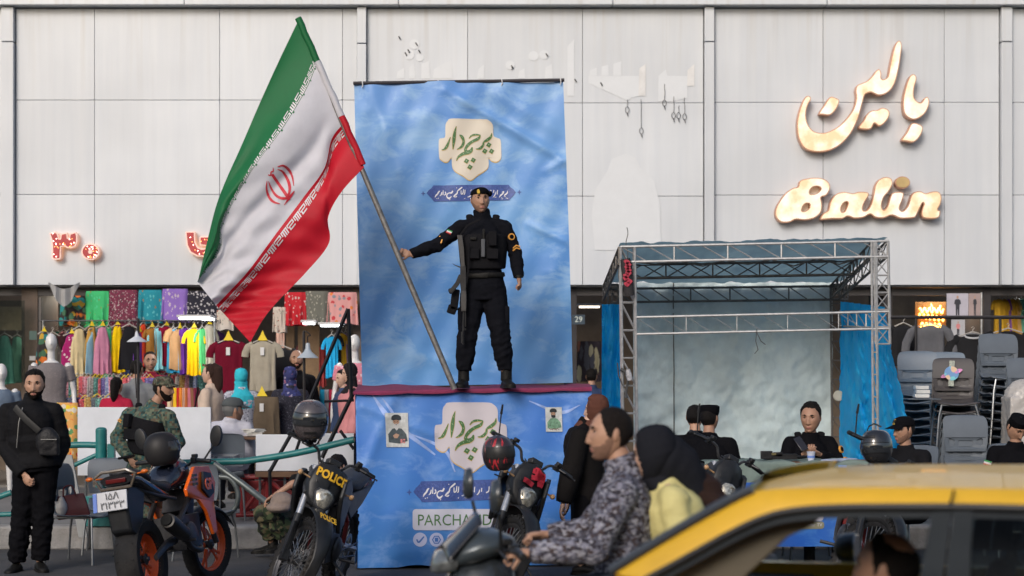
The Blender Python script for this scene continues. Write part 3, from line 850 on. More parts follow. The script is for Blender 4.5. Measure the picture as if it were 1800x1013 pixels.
def text_on(name, body, cx, cy, hpx, fnp, m, parent, wpx=None, **kw):
    """flat print: built-in lettering laid on a surface px -> point"""
    me = text_mesh(body, 1.0, **kw)
    xs = [v.co.x for v in me.vertices]; ys = [v.co.y for v in me.vertices]
    k = hpx/.72; kx = wpx/(max(xs)-min(xs)) if wpx else k; mx = (max(xs)+min(xs))/2; my = (max(ys)+min(ys))/2
    mb = MB(); mb.add([fnp(cx+(v.co.x-mx)*kx, cy-(v.co.y-my)*k) for v in me.vertices], [tuple(p.vertices) for p in me.polygons])
    return mb.build(name, m, parent, 0)
text_on('address_lettering', 'PARCHAMDAR.TV', 833, 914, 20, sfn(.008), pgreen, st, wpx=196)
text_on('pill_lettering', '@Parchamdar TV', 864, 948, 7, sfn(.008), plate_m, st, wpx=80)
for (ray, k) in (([(655, 695, 1), (690, 740, 5), (765, 800, 1.5)], 0), ([(672, 700, .6), (688, 722, 2.5), (700, 745, .6)], 0), ([(720, 762, .8), (780, 790, 3), (800, 830, 1)], 0), ([(930, 705, .8), (985, 725, 3), (1020, 712, .6)], 0)):
    stroke_flat(rb := MB(), ray, sfn(.003), 8); rb.build('printed_ray', mat('ray_print', (.30, .42, .75), .5, var=.3, vs=9), st, 0)

# ---- two small portrait posters stuck on the cloth (plain generic bearded figures)
def poster(lab, x0, y0, x1, y1, robe, old):
    c = ((x0+x1)/2, (y0+y1)/2)
    o = SF(.010)(*c); t = thing('portrait_poster', lab, 'poster', tuple(o))
    W_, H_ = x1-x0, y1-y0
    fq = lambda d: (lambda x, y: SF(.010+d)(x0+x*W_+(y-.5)*W_*.05, y0+y*H_)-o)
    MB().grid(lambda u, v: fq(0)(u, v), 6, 8).build('paper', mat('poster_paper', (.55, .57, .56), .6, var=.25, vs=16), t, 0)
    el = lambda cx, cy, rx, ry, n=16, a0=0, a1=2*PI: [(cx+rx*math.cos(a0+(a1-a0)*k/n), cy+ry*math.sin(a0+(a1-a0)*k/n)) for k in range(n+(a1 < 6))]
    skin = mat('print_skin', (.42, .26, .18), .6); blk = mat('print_black', (.03, .035, .04), .6)
    MB().flatpoly([(.12, .86), (.1, .62), (.3, .46), (.45, .44), (.7, .46), (.9, .62), (.95, .82), (.6, .9)], fq(.002)).build('robe', robe, t, 0)
    MB().flatpoly(el(.47, .27, .14, .13), fq(.003)).build('face', skin, t, 0)
    MB().flatpoly([(.34, .28), (.40, .33), (.47, .31), (.55, .33), (.61, .28), (.60, .42), (.48, .52 if old else .43), (.36, .42)], fq(.004)).build('beard', mat('print_white_beard', (.55, .55, .55), .6) if old else blk, t, 0)
    MB().flatpoly([(.26, .19), (.28, .1), (.40, .05), (.56, .05), (.68, .10), (.70, .19), (.60, .22), (.48, .20), (.34, .22)], fq(.005)).build('headwear', blk, t, 0)
    e = MB()
    for x in (.41, .53): e.flatpoly(el(x, .255, .022, .012, 8), fq(.006))
    e.flatpoly(el(.47, .345, .04, .01, 8), fq(.006)); e.build('features', blk, t, 0)
    if old:
        MB().flatpoly([(.30, .66), (.45, .60), (.60, .64), (.50, .74), (.38, .74)], fq(.004)).build('hand', skin, t, 0)
        f = MB()
        for k in range(9): f.flatpoly(el(.72+.08*math.cos(k*2.1), .86+.035*math.sin(k*2.7)-.01*k, .05, .025, 7), fq(.004+.0004*k))
        f.build('printed_flowers', mat('print_pinkred', (.55, .20, .2), .6), t, 0)
    else:
        f = MB()
        for k in range(8): stroke_flat(f, [(.2+.08*k, .88+.02*math.sin(k*3), .01), (.24+.08*k, .91-.03*math.cos(k*2), .02)], fq(.005), 2)
        f.build('printed_caption', mat('print_darkred', (.16, .03, .02), .6), t, 0)
poster('small poster of a white-bearded man in black robe, on the left of the stage front', 678.5, 726, 718, 786, mat('robe_dark', (.06, .08, .09), .6, var=.4, vs=30), True)
poster('smaller poster of a dark-bearded man with green scarf, on the right of the stage front', 959, 716, 988, 759, mat('robe_green', (.16, .30, .20), .6, var=.6, vs=40), False)

# ================================================================== flag and pole
SP = 199.0
pole_top, pole_bot = at(524, 32, SP), at(799, 683, 198.5)
pole_bot.z = 1.607
fl = thing('flagpole', 'bare steel flagpole leaning from the stage floor up to the left', 'flagpole', tuple(pole_bot))
steelp = mat('pole_steel', (.20, .19, .18), .5, .6, .35, 20)
d_ = (pole_top-pole_bot)
MB().tube([V((0, 0, 0)), d_*.3, d_*.6, d_*.98], [.026, .026, .024, .021], 12).build('pole', steelp, fl)
C0 = [(525, 35), (490, 108), (456, 183), (425, 255), (398, 315), (380, 362), (364, 425), (349, 490)]
C1 = [(557, 113), (537, 160), (496, 227), (448, 292), (410, 356), (390, 400), (386, 440), (347, 496)]
C2 = [(606, 214), (583, 245), (570, 296), (532, 349), (486, 410), (437, 476), (405, 511), (380, 537)]
C3 = [(640, 294), (600, 338), (577, 382), (578, 428), (537, 480), (492, 526), (463, 561), (440, 602)]
# even spacing over the fly
CC = [cr(c, 20) for c in (C0, C1, C2, C3)]
def flag_px(u, v):
    p = [lerpcurve(c, u) for c in CC]
    if v < 1/3: a, b, t = p[0], p[1], v*3
    elif v < 2/3: a, b, t = p[1], p[2], v*3-1
    else: a, b, t = p[2], p[3], v*3-2
    q = a*(1-t)+b*t
    return q
def flag_y(u, v):
    w_ = .055*math.sin(7*v+2.2*u+.6)*min(1, u*3)+.028*math.sin(15*v-5*u)*u+.014*math.sin(24*v+9*u)*min(1, u*2)+.07*math.exp(-((v-.62+.25*u)/.045)**2)*min(1, u*3)+.035*math.sin(5*u+11*v)
    w_ += .16*math.exp(-((v-.73)/.07)**2)*math.exp(-((u-.12)/.18)**2)       # deep fold by the hoist
    w_ -= .05*math.exp(-((v-.86+.3*u)/.05)**2)*u
    w_ += .10*math.exp(-((v-.30)/.05)**2)*max(0, u-.75)*4
    w_ += .012*math.sin(60*v*u+20*u)*u
    return w_*min(1, .25+u*2.2)
def flag_p(u, v, off=0):
    q = flag_px(u, v); Y = F/SP+flag_y(u, v)-off; s = F/Y
    return at(q[0], q[1], s)
flag = thing('flag', 'large green, white and red flag with red emblem, hanging from the leaning pole', 'flag', tuple(pole_top))
fo = V(flag.location)
def flagcloth(name, col, soil=0.0):
    m = mat(name, col, .55, 0, .08, 6, .12, 260, 0, .3, sheen=0)
    nt = m.node_tree; b = nt.nodes['Principled BSDF']; b.inputs['Transmission Weight'].default_value = 0
    tr = N(nt, 'ShaderNodeBsdfTranslucent'); tr.inputs[0].default_value = rgba(tuple(min(1, c*1.1) for c in col))
    mx = N(nt, 'ShaderNodeMixShader'); mx.inputs[0].default_value = .28
    nt.links.new(b.outputs[0], mx.inputs[1]); nt.links.new(tr.outputs[0], mx.inputs[2]); nt.links.new(mx.outputs[0], nt.nodes['Material Output'].inputs[0])
    if soil:
        pass
    return m
fg, fwh, frd = flagcloth('flag_green', (.015, .16, .055)), flagcloth('flag_white', (.66, .65, .69)), flagcloth('flag_red', (.56, .012, .028))
for nm, v0, v1, mm in (('green_stripe', 0, 1/3, fg), ('white_stripe', 1/3, 2/3, fwh), ('red_stripe', 2/3, 1, frd)):
    MB().grid(lambda u, v: flag_p(u, v0+(v1-v0)*v)-fo, 110, 36).build(nm, mm, flag, 180)
# Kufic border: white on the coloured side of each seam, ticks into the white
kw = mat('flag_border_white', (.60, .59, .62), .6)
UNIT = [(.00, .44, .04, .20), (.02, .09, .2, .92), (.14, .21, .2, .92), (.26, .33, .2, .92), (.38, .44, .04, .62), (.50, .90, .78, .94), (.83, .90, .40, .80), (.55, .86, .40, .54), (.50, .57, .04, .5), (.50, .97, .04, .20), (.92, .97, .2, .5)]
def kufic(sgn, v0, mcol, n=15):
    mb = MB(); tk = MB()
    for i in range(n):
        for (a, b, c, d) in UNIT:
            us = [(i+a)/n, (i+b)/n]; vs = [v0+sgn*c*.050, v0+sgn*d*.050]
            k = max(1, int((b-a)*8))
            for j in range(k):
                u0, u1 = us[0]+(us[1]-us[0])*j/k, us[0]+(us[1]-us[0])*(j+1)/k
                for off in (.004, -.004):
                    mb.add([flag_p(u0, vs[0], off)-fo, flag_p(u1, vs[0], off)-fo, flag_p(u1, vs[1], off)-fo, flag_p(u0, vs[1], off)-fo], [(0, 1, 2, 3)])
        for off in (.004, -.004):
            u0 = (i+.3)/n; tk.add([flag_p(u0, v0, off)-fo, flag_p(u0+.006, v0, off)-fo, flag_p(u0+.006, v0-sgn*.012, off)-fo, flag_p(u0, v0-sgn*.012, off)-fo], [(0, 1, 2, 3)])
    mb.build('border_lettering', kw, flag, 0); tk.build('border_ticks', mcol, flag, 0)
kufic(-1, 1/3-.004, fg); kufic(1, 2/3+.022, frd)
# emblem
GU = [(i/140, j/90) for i in range(141) for j in range(91)]
GP = np.array([flag_px(u, v) for u, v in GU]); GY = np.array([flag_y(u, v) for u, v in GU])
def flag_at(px, py, off):
    d = (GP[:, 0]-px)**2+(GP[:, 1]-py)**2
    k = np.argsort(d)[:6]; wgt = 1/(d[k]+.3); Y = F/SP+float((GY[k]*wgt).sum()/wgt.sum())-off
    return at(px, py, F/Y)-fo
EMBS = [[(215, 375, 14), (280, 470, 14), (350, 570, 16), (388, 628, 12)], [(437, 540, 4), (400, 590, 12), (335, 680, 3)],
        [(268, 325, 3), (320, 350, 10), (370, 430, 14), (390, 510, 14), (375, 600, 8)], [(270, 300, 4), (325, 290, 10), (380, 330, 13), (415, 400, 9), (430, 490, 3)],
        [(180, 445, 3), (205, 510, 9), (250, 580, 12), (310, 612, 13), (375, 610, 12)], [(165, 440, 3), (160, 510, 8), (180, 590, 12), (225, 645, 12), (295, 668, 3)],
        [(175, 380, 5), (200, 385, 6), (206, 352, 6), (226, 346, 6), (225, 308, 3)]]
eb = MB()
for s_ in EMBS:
    for off in (.006, -.006):
        stroke_flat(eb, s_, lambda x, y: flag_at(440+x/5.63, 240+y/5.63, off), 5)
eb.build('emblem', mat('flag_emblem_red', (.50, .02, .04), .6), flag, 0)
# sleeve round the pole
for nm, a, b, mm in (('pole_sleeve', 0, .292, fg), ('pole_sleeve', .292, .66, fwh), ('pole_sleeve', .66, .985, frd)):
    q = at(640, 294, SP)
    MB().tube([pole_top.lerp(q, a+(b-a)*k/6)-fo+V((.004*math.sin(k*2.), 0, 0)) for k in range(7)], [.030+.003*math.sin(k*3.1+a*9) for k in range(7)], 12).build(nm, mm, flag)
# ================================================================== tent frame of welded trusses, with its sheets
galv = mat('galvanised_tube', (.42, .42, .42), .45, .55, .2, 20)
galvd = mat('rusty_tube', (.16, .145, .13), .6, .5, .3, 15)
def truss(name, a, b, off, m, parent, n=8, r=.016, rb=.006, posts=None, cross=True, off2=None):
    """two chords joined by rungs and crossed rods; off = second chord offset; off2 makes a box truss"""
    a, b, off = V(a), V(b), V(off); mb = MB()
    faces = [(V((0, 0, 0)), off)]
    if off2 is not None:
        off2 = V(off2); faces += [(off2, off+off2), (V((0, 0, 0)), off2), (off, off+off2)]
    for p in ({0: 0} if off2 is None else {0: 0}):
        mb.tube([a, b], r, 7); mb.tube([a+off, b+off], r, 7)
        if off2 is not None: mb.tube([a+off2, b+off2], r, 7); mb.tube([a+off+off2, b+off+off2], r, 7)
    for (p, q) in faces:
        for k in range(n+1):
            t = k/n
            if posts is None or k in posts: mb.tube([a.lerp(b, t)+p, a.lerp(b, t)+q], rb*1.5, 5)
            if k < n and cross:
                t2 = (k+1)/n
                mb.tube([a.lerp(b, t)+p, a.lerp(b, t2)+q], rb, 4); 
                if cross == 2: mb.tube([a.lerp(b, t)+q, a.lerp(b, t2)+p], rb, 4)
    return mb.build(name, m, parent)
SFN, SBK = 180.0, 158.0
tn = thing('truss_tent', 'open-fronted tent of welded steel trusses with pale sheet back and roof', 'tent', tuple(at(1100, 971, SFN)))
to = V(tn.location)
def T(px, py, s): return at(px, py, s)-to
def Tg(px, s):
    p = at(px, HY, s); p.z = 0; return p-to
# front columns
truss('column_truss', T(1091, 434, SFN), Tg(1098, SFN), (.138, 0, 0), galv, tn, 11, .014, cross=1, off2=(0, .14, 0))
truss('column_truss', T(1532, 424, SFN), Tg(1537, SFN), (.045, 0, 0), galv, tn, 14, .013, cross=1)
truss('column_truss', T(1537, 424, SFN)+V((0, 0, 0)), T(1540, 605, SFN), (.135, .0, 0), galv, tn, 6, .014, cross=2)
# back columns
truss('column_truss', T(1460, 500, SBK), Tg(1464, SBK)+V((0, 0, .2)), (.15, 0, 0), galvd, tn, 12, .013, cross=1)
truss('column_truss', T(1068, 500, SBK), Tg(1072, SBK)+V((0, 0, .2)), (.12, 0, 0), galvd, tn, 12, .013, cross=1)
# beams, front top / mid / back / lower front
truss('beam_truss', T(1091, 434, SFN), T(1562, 424, SFN), (0, 0, -.15), galv, tn, 10, .014, .006, posts=(0, 2, 4, 6, 8, 10))
truss('beam_truss', T(1088, 466, 171), T(1500, 459, 171), (0, 0, -.14), galvd, tn, 10, .015, .006, posts=(0, 2, 4, 6, 8, 10), cross=2)
truss('beam_truss', T(1076, 508, SBK), T(1490, 503, SBK), (0, 0, -.15), galvd, tn, 12, .014, .006, posts=(0, 4, 6, 9, 12), cross=1)
truss('beam_truss', T(1117, 558, SFN), T(1563, 548, SFN), (0, 0, -.165), galv, tn, 10, .013, .003, posts=(0, 2, 4, 6, 8, 10), cross=1)
# sides
truss('side_truss', T(1088, 436, SFN), T(1060, 505, SBK), (0, 0, -.15), galvd, tn, 6, .014, cross=2)
truss('side_truss', T(1560, 424, SFN), T(1476, 502, SBK), (0, 0, -.15), galvd, tn, 6, .014, cross=2)
truss('side_truss', T(1532, 426, SFN), T(1462, 500, SBK), (0, 0, -.15), galvd, tn, 6, .012, cross=1)
truss('side_truss', T(1476, 548, SBK), T(1540, 548, SFN), (0, 0, -.16), galv, tn, 4, .012, cross=1)
def sheet_mat(name, col, alt, bump=.5, trans=.35, sc=3):
    if name in MATS: return MATS[name]
    m = mat(name, col, .5 if 'blue' in name else .85, 0, .15, 2, bump, 9, 0, .4 if 'blue' in name else .08)
    nt = m.node_tree; b = nt.nodes['Principled BSDF']; L = nt.links
    src = b.inputs['Base Color'].links[0].from_socket
    tc = N(nt, 'ShaderNodeTexCoord'); n2 = N(nt, 'ShaderNodeTexNoise'); n2.inputs['Scale'].default_value = sc; n2.inputs['Detail'].default_value = 9; n2.inputs['Roughness'].default_value = .7
    mp = N(nt, 'ShaderNodeMapping'); mp.inputs['Scale'].default_value = (1, 1, .5); L.new(tc.outputs['Object'], mp.inputs[0]); L.new(mp.outputs[0], n2.inputs['Vector'])
    f = ramp(nt, n2.outputs[0], [(.5, 0.0), (.68, .8)])
    c = mixc(nt, f, src, alt); L.new(c, b.inputs['Base Color'])
    tr = N(nt, 'ShaderNodeBsdfTranslucent'); L.new(c, tr.inputs[0])
    mx = N(nt, 'ShaderNodeMixShader'); mx.inputs[0].default_value = trans
    L.new(b.outputs[0], mx.inputs[1]); L.new(tr.outputs[0], mx.inputs[2]); L.new(mx.outputs[0], nt.nodes['Material Output'].inputs[0])
    return m
pale = sheet_mat('pale_sheet', (.62, .72, .72), (.46, .56, .57), bump=.22, trans=.12)
roofm = sheet_mat('roof_sheet', (.22, .33, .37), (.22, .32, .36), trans=.65)
bluet = sheet_mat('blue_tarpaulin', (.006, .40, .86), (.06, .56, .90), trans=.4, sc=5)
def wrk(u, v, a=.03, seed=0):
    return a*(noise.noise(V((u*5+seed, v*7, 1.3)))+.6*noise.noise(V((u*13+seed, v*9+u*6, 4.1)))+.3*noise.noise(V((u*30, v*26+u*14, seed+9))))
def backsheet(u, v):
    p = T(1112+u*350, 497, SBK-1).lerp(Tg(1114+u*350, SBK-1), v)
    p.y += -.04+wrk(u*2, v*3, .035)+.05*math.exp(-((u*1.6+v-.9)/.08)**2)*v+.04*math.exp(-((u-v*.8-.1)/.06)**2)+.03*math.exp(-((u+v*.5-.75)/.05)**2)
    return p
MB().grid(backsheet, 110, 120).build('back_sheet', pale, tn, 180)
sm = MB()
for x in (1183,):
    for k in range(14): a, b = backsheet((x-1112)/350, k/14), backsheet((x-1112)/350, (k+1)/14); sm.tube([a+V((0, -.012, 0)), b+V((0, -.012, 0))], .006, 4)
sm.build('sheet_seam', mat('seam_brown', (.14, .13, .11), .8), tn)
def roofs(u, v):
    a = T(1090+u*470, 433-10*u, SFN); b = T(1064+u*415, 503-3*u, SBK)
    p = a.lerp(b, v); p.z += .03-.05*abs(math.sin(u*PI*4))*math.sin(v*PI)+wrk(u*3, v, .02, 3)
    return p
MB().grid(roofs, 80, 24).build('roof_sheet', roofm, tn, 180)
def bluel(u, v):
    x = 1058+u*34+v*-2
    p = T(x, 535+v*0, 160-0*u); q = at(x+2, HY, 160); q.z = .25; q -= to
    p = p.lerp(q, v); p.y += .05*math.sin(u*9+v*2)+wrk(u, v*2, .05, 5)
    return p
MB().grid(bluel, 24, 60).build('blue_side_sheet', bluet, tn, 180)
def bluer(u, v):
    x0, x1 = 1478, cr([(1556, 1), (1572, 1), (1592, 1), (1606, 1), (1612, 1)], 8)
    xr = float(np.interp(v, np.linspace(0, 1, len(x1)), [q[0] for q in x1]))
    s = 160+u*15
    x = x0+(xr-x0)*u
    p = T(x, 530+u*10, s); q = at(x, HY, s); q.z = .35; q -= to
    p = p.lerp(q, v); p.y += .07*math.sin(u*14+v*3)*(.3+v)+wrk(u*2, v*3, .09, 8)
    return p
MB().grid(bluer, 60, 80).build('blue_side_sheet', bluet, tn, 180)
wr = MB()
for pts in ([(1330, 578), (1328, 600), (1332, 615), (1326, 622)], [(1330, 585), (1337, 600), (1345, 606)]):
    wr.tube([T(x, y, SFN)+V((0, -.02, 0)) for x, y in pts], .004, 4)
wr.tube([T(1102, 400+6*k, SFN)+V((.01*math.sin(k), .0, 0)) for k in range(12)], .004, 4)
for k in range(5): wr.tube([T(1115+80*k, 461-1.5*k, 175), T(1155+80*k, 465+3*(k % 2), 175), T(1195+80*k, 460-1.5*k, 175)], .008, 5)
wr.build('loose_wire', mat('wire_grey', (.08, .08, .08), .7), tn)
# cloth bundle tied high, fairy-light bundle low, lamp
bd = thing('cloth_bundle', 'rolled black cloth with red script, tied high on the tent post', 'banner roll', tuple(at(1101, 490, SFN)))
q = V(bd.location); q.y -= .05; bd.location = q
MB().tube([(-.015, 0, .19), (0, 0, .1), (.01, 0, 0), (.02, 0, -.1), (.03, 0, -.17)], [.05, .055, .05, .05, .045], 10, flat=.6).build('roll', mat('black_cloth', (.02, .018, .02), .8, bump=.5, bs=40), bd)
rs = MB(); rr = random.Random(3)
for k in range(9):
    x, z = rr.uniform(-.02, .02), .15-.027*k; stroke_flat(rs, [(x-.02, z, .003), (x, z+.012, .006), (x+.022, z-.006, .003)], lambda a, b: V((a+.008, -.036-.006, b)), 3)
rs.build('red_script', mat('script_red', (.4, .03, .06), .7), bd, 0)
ct = thing('cable_tangle', 'tangle of black cable and clear wrap hanging low on the tent post', 'cable', tuple(at(1103, 660, SFN)-V((0, .04, 0))))
mb = MB(); mb.tube([(-.07, 0, .06), (-.02, 0, .03), (0, 0, -.06), (-.02, 0, -.18), (-.02, 0, -.22)], [.02, .018, .012, .012, .02], 7); mb.tube([(-.1, 0, .12), (-.09, 0, 0), (-.05, 0, -.1)], .006, 5); mb.build('cable', cb, ct)
MB().tube([(0, -.03, .06), (.01, -.03, 0), (.02, -.03, -.05)], [.02, .03, .025], 8).build('clear_wrap', mat('wrap', (.4, .4, .42), .25, var=.5, vs=40, bump=.8, bs=60), ct)
lt = thing('round_lamp', 'round pale lamp clamped to the back right tent post', 'lamp', tuple(at(1474, 696, SBK+2)))
MB().lathe([(.01, .05), (.03, .045), (.055, .02), (.06, 0), (.052, -.012), (.001, -.014)], Matrix.Rotation(PI/2, 4, 'Z'), 20).build('shade', mat('lamp_cream', (.50, .47, .38), .4), lt)
MB().tube([(0, .02, 0), (0, .10, .02), (0, .16, .06)], .01, 6).build('clamp', galvd, lt)
# ================================================================== people
def fnoise(p, f): return noise.noise(V((p[0]*f, p[1]*f, p[2]*f)))
def ga(a, s): return math.exp(-(a/s)**2)
HN, HM = 88, 64
def _head_base(fem=0, smile=0):
    pts = []
    for j in range(HM+1):
        ph = PI*j/HM
        row = []
        for i in range(HN):
            t = 2*PI*i/HN
            th = t-.38*math.sin(t)          # theta 0 = front (-Y), denser there
            sx, cx = math.sin(th), math.cos(th)
            rs = math.sin(ph)**.92
            x = .080*sx*rs; y = -.098*cx*rs; z = .115*math.cos(ph)
            if z < 0:
                k = -z/.118
                x *= 1-.20*k**1.6-(.06*k if fem else 0)
                if y > 0: y *= 1-.5*k
                y -= .040*k**2
                if y < 0: y *= 1-.06*k
            else:
                k = z/.118; y += .006*k
            if y > 0 and z > -.02: y *= 1.03
            if cx > 0:
                fr = min(1, cx*2.2); ax = abs(x); d = 0
                n = 0
                if z > -.034: n = max(0, min(1, (.028-z)/.060))
                else: n = max(0, 1-(-.034-z)/.010)
                d -= (.021 if not fem else .018)*n*ga(x, .0105+.007*max(0, min(1, -z/.03)))
                d += .012*ga(ax-.031, .017)*ga(z-.016, .013)
                d -= .005*ga(ax-.028, .024)*ga(z-.037, .009)*(.5 if fem else 1)
                d -= .005*ga(ax-.046, .018)*ga(z+.012+.0, .02)
                d -= .006*ga(x, .021+.006*smile)*(ga(z+.060-.004*smile*(ax/.02)**2, .0045)+1.1*ga(z+.070-.004*smile*(ax/.02)**2, .0055))
                d += .0035*ga(x, .024)*ga(z+.0652, .0018)
                d += .004*ga(x, .022)*ga(z+.083, .007)
                d -= .010*ga(x, .022)*ga(z+.104, .016)
                y += d*fr
            row.append((x, y, z, th))
        pts.append(row)
    return pts
HB = {}
def head_base(fem, smile):
    if (fem, smile) not in HB: HB[(fem, smile)] = _head_base(fem, smile)
    return HB[(fem, smile)]
def lerp1(x, xs, ys): return float(np.interp(x, xs, ys))
def m_short(x, y, z, th, lo=-.055, line=.090):
    a = abs(math.atan2(math.sin(th), math.cos(th)))
    return z-lerp1(a, [0, .55, .95, 1.25, 1.42, 1.7, 2.1, 3.2], [line, line, line-.006, line-.034, -.010, .014, lo, lo-.008])
def m_bald(x, y, z, th):
    a = abs(math.atan2(math.sin(th), math.cos(th)))
    s = lerp1(a, [0, 1.0, 1.3, 1.5, 1.8, 2.2, 3.2], [-.2, -.2, .03, .06, .055, .03, .01])
    return min(m_short(x, y, z, th), s-z+.0)
def m_crown(x, y, z, th):
    return min(m_short(x, y, z, th), math.sqrt(x*x+(y-.045)**2+(z-.10)**2)-.058)
def m_recede(x, y, z, th):
    a = abs(math.atan2(math.sin(th), math.cos(th)))
    k = z-lerp1(a, [0, .3, .65, .95, 1.25, 1.42, 1.7, 2.1, 3.2], [.098, .098, .088, .06, .0, -.02, .008, -.055, -.06])
    return k
def m_beard(x, y, z, th, full=1):
    a = abs(math.atan2(math.sin(th), math.cos(th)))
    if a > 1.62: return -1
    top = lerp1(a, [0, .35, .7, 1.1, 1.4, 1.62], [-.044, -.046, -.052, -.035, .0, .005])
    m = top-z
    lip = .0115-math.hypot(x*.45, (z+.066))
    if lip > 0: m = min(m, -lip*2)
    return m
def m_hijab(x, y, z, th):
    if y > -.01: return .05
    return (math.hypot(x/.060, (z+.004)/.086)-1)*.06
def shell(mb, M, mask, thick, nz=.0, base=None, fall=.012, seed=0, off=.0008, k0=1.0):
    base = base or head_base(0, 0)
    val = [[mask(*p)+(.007*fnoise((p[0]+seed, p[1], p[2]), 60)+.004*fnoise((p[0], p[1]+seed, p[2]), 160) if nz else 0) for p in r] for r in base]
    vs = {}; 
    def vid(i, j):
        i %= HN
        if (i, j) in vs: return vs[(i, j)]
        x, y, z, th = base[j][i]
        kz = .14+.86*max(0, min(1, (z-.01)/.085)); n = V((x/.075**2, (y)/.098**2, z/.118**2)).normalized()
        t = max(0, min(1, val[j][i]/fall)); t = t*t*(3-2*t)
        o = off+thick*kz*t*(1+nz*1.6*fnoise((x+seed, y, z), 28)+nz*fnoise((x, y, z+seed), 70)+nz*.7*fnoise((x+seed, y, z), 170))
        if val[j][i] <= 0: o = -.003
        p = V((x, y, z))+n*o
        mb.v.append(tuple(M @ p)); vs[(i, j)] = len(mb.v)-1
        return vs[(i, j)]
    for j in range(HM):
        for i in range(HN):
            c = [val[j][i], val[j][(i+1) % HN], val[j+1][i], val[j+1][(i+1) % HN]]
            if max(c) > 0:
                mb.f.append((vid(i, j), vid(i+1, j), vid(i+1, j+1), vid(i, j+1))); mb.m.append(0)
skin_a = mat('skin', (.42, .24, .16), .5, var=.10, vs=14, spec=.4)
skin_b = mat('skin_tan', (.34, .19, .125), .5, var=.10, vs=14, spec=.4)
skin_c = mat('skin_fair', (.50, .32, .24), .5, var=.08, vs=14, spec=.4)
hair_k = mat('hair_black', (.007, .0055, .005), .62, spec=.18, var=.5, vs=120, bump=1, bs=160)
hair_b = mat('hair_brown', (.030, .014, .010), .6, spec=.2, var=.3, vs=60, bump=1, bs=160)
beard_m = mat('beard_dark', (.012, .008, .007), .85, spec=.1, var=.4, vs=90, bump=.9, bs=400)
stub_m = mat('stubble', (.21, .12, .085), .7, spec=.2, var=.2, vs=90)
eye_w = mat('eye_white', (.34, .29, .26), .35, var=0); eye_d = mat('eye_dark', (.012, .008, .006), .15, var=0)
lip_m = mat('lips', (.36, .15, .12), .45, var=.1)
black = fabric('black_cloth_a', (.006, .006, .0075)); black2 = fabric('black_cloth_b', (.0075, .008, .011)); black3 = fabric('black_vest', (.012, .012, .014), bump=.5)
bootm = mat('boot_leather', (.009, .0085, .008), .55, spec=.2, var=.3, vs=30, bump=.3, bs=60)
def headmat(c, fwd, up=(0, 0, 1), k=1.0):
    f = V(fwd).normalized(); u = V(up); u = (u-f*u.dot(f)).normalized()
    Y = -f; X = Y.cross(u)
    return Matrix.Translation(V(c)) @ Matrix(((X.x, Y.x, u.x), (X.y, Y.y, u.y), (X.z, Y.z, u.z))).to_4x4() @ Matrix.Scale(k, 4)
def hand(mb, w, fwd, palm, side=1, curl=.5, k=1.0, thumb=.5, point=False):
    """side: +1 thumb on +lateral (lateral = fwd x palm)"""
    f = V(fwd).normalized(); n = V(palm); n = (n-f*n.dot(f)).normalized(); l = f.cross(n)*side
    w = V(w); q = Matrix((l, f, n)).transposed()
    src = MB()
    src.tube([w-f*.03, w+f*.005*k, w+f*.03*k], [.029*k, .027*k, .032*k], 10, flat=.75, up=l)
    src.sphere(w+f*.052*k, (.041*k, .05*k, .0175*k), 12, 8, rot=q)
    src.sphere(w+f*.035*k+l*.022*k+n*.008*k, (.018*k, .028*k, .015*k), 10, 6, rot=q)
    for i, (o, L) in enumerate(((.029, .070), (.010, .080), (-.010, .074), (-.029, .058))):
        L *= k; c = curl*(1+.12*i)
        if point and i == 0: c = .15
        p = w+f*(.088-.004*abs(i-1.2))*k+l*o*k; a = c*.55; P = [p-f*.02*k]; P.append(p)
        for sgm, fr in enumerate((.45, .31, .24)):
            p = p+(f*math.cos(a)+n*math.sin(a)+l*o*.6)*L*fr; P.append(p); a += c
        src.tube(P, [.0105*k, .0098*k, .009*k, .0083*k, .0068*k], 8)
        src.sphere(P[-1], .0068*k, 8, 5)
    p = w+f*.03*k+l*.03*k; a = thumb
    P = [p-l*.012*k, p]; d = (f*.62+l*.78).normalized()
    for fr in (.036, .032): 
        d2 = (d*math.cos(a)+n*math.sin(a)).normalized(); p = p+d2*fr*k; P.append(p); d = (d2*.8+f*.35).normalized()
    src.tube(P, [.013*k, .0125*k, .0105*k, .0085*k], 8); src.sphere(P[-1], .0085*k, 8, 5)
    o = remesh(src, 'hand_tmp', [], .0042*k, 3)
    me = o.data
    mb.add([v.co for v in me.vertices], [tuple(p.vertices) for p in me.polygons])
    bpy.data.objects.remove(o); bpy.data.meshes.remove(me)
DEF = dict(pel=(0, 0, .95), waist=(0, .0, 1.10), chest=(0, .0, 1.29), neck=(0, .01, 1.48), head=(0, -.015, 1.655),
           shL=(.178, .01, 1.41), shR=(-.178, .01, 1.41), elL=(.235, .02, 1.14), elR=(-.235, .02, 1.14), wrL=(.25, -.05, .89), wrR=(-.25, -.05, .89),
           hpL=(.09, 0, .93), hpR=(-.09, 0, .93), knL=(.105, -.02, .50), knR=(-.105, -.02, .50), anL=(.115, .02, .085), anR=(-.115, .02, .085))
TOR = [(-.55, .150, .105), (0, .170, .118), (.5, .155, .106), (1, .150, .104), (2, .170, .124), (2.35, .166, .116), (2.6, .134, .092), (2.8, .098, .076), (3, .064, .066)]
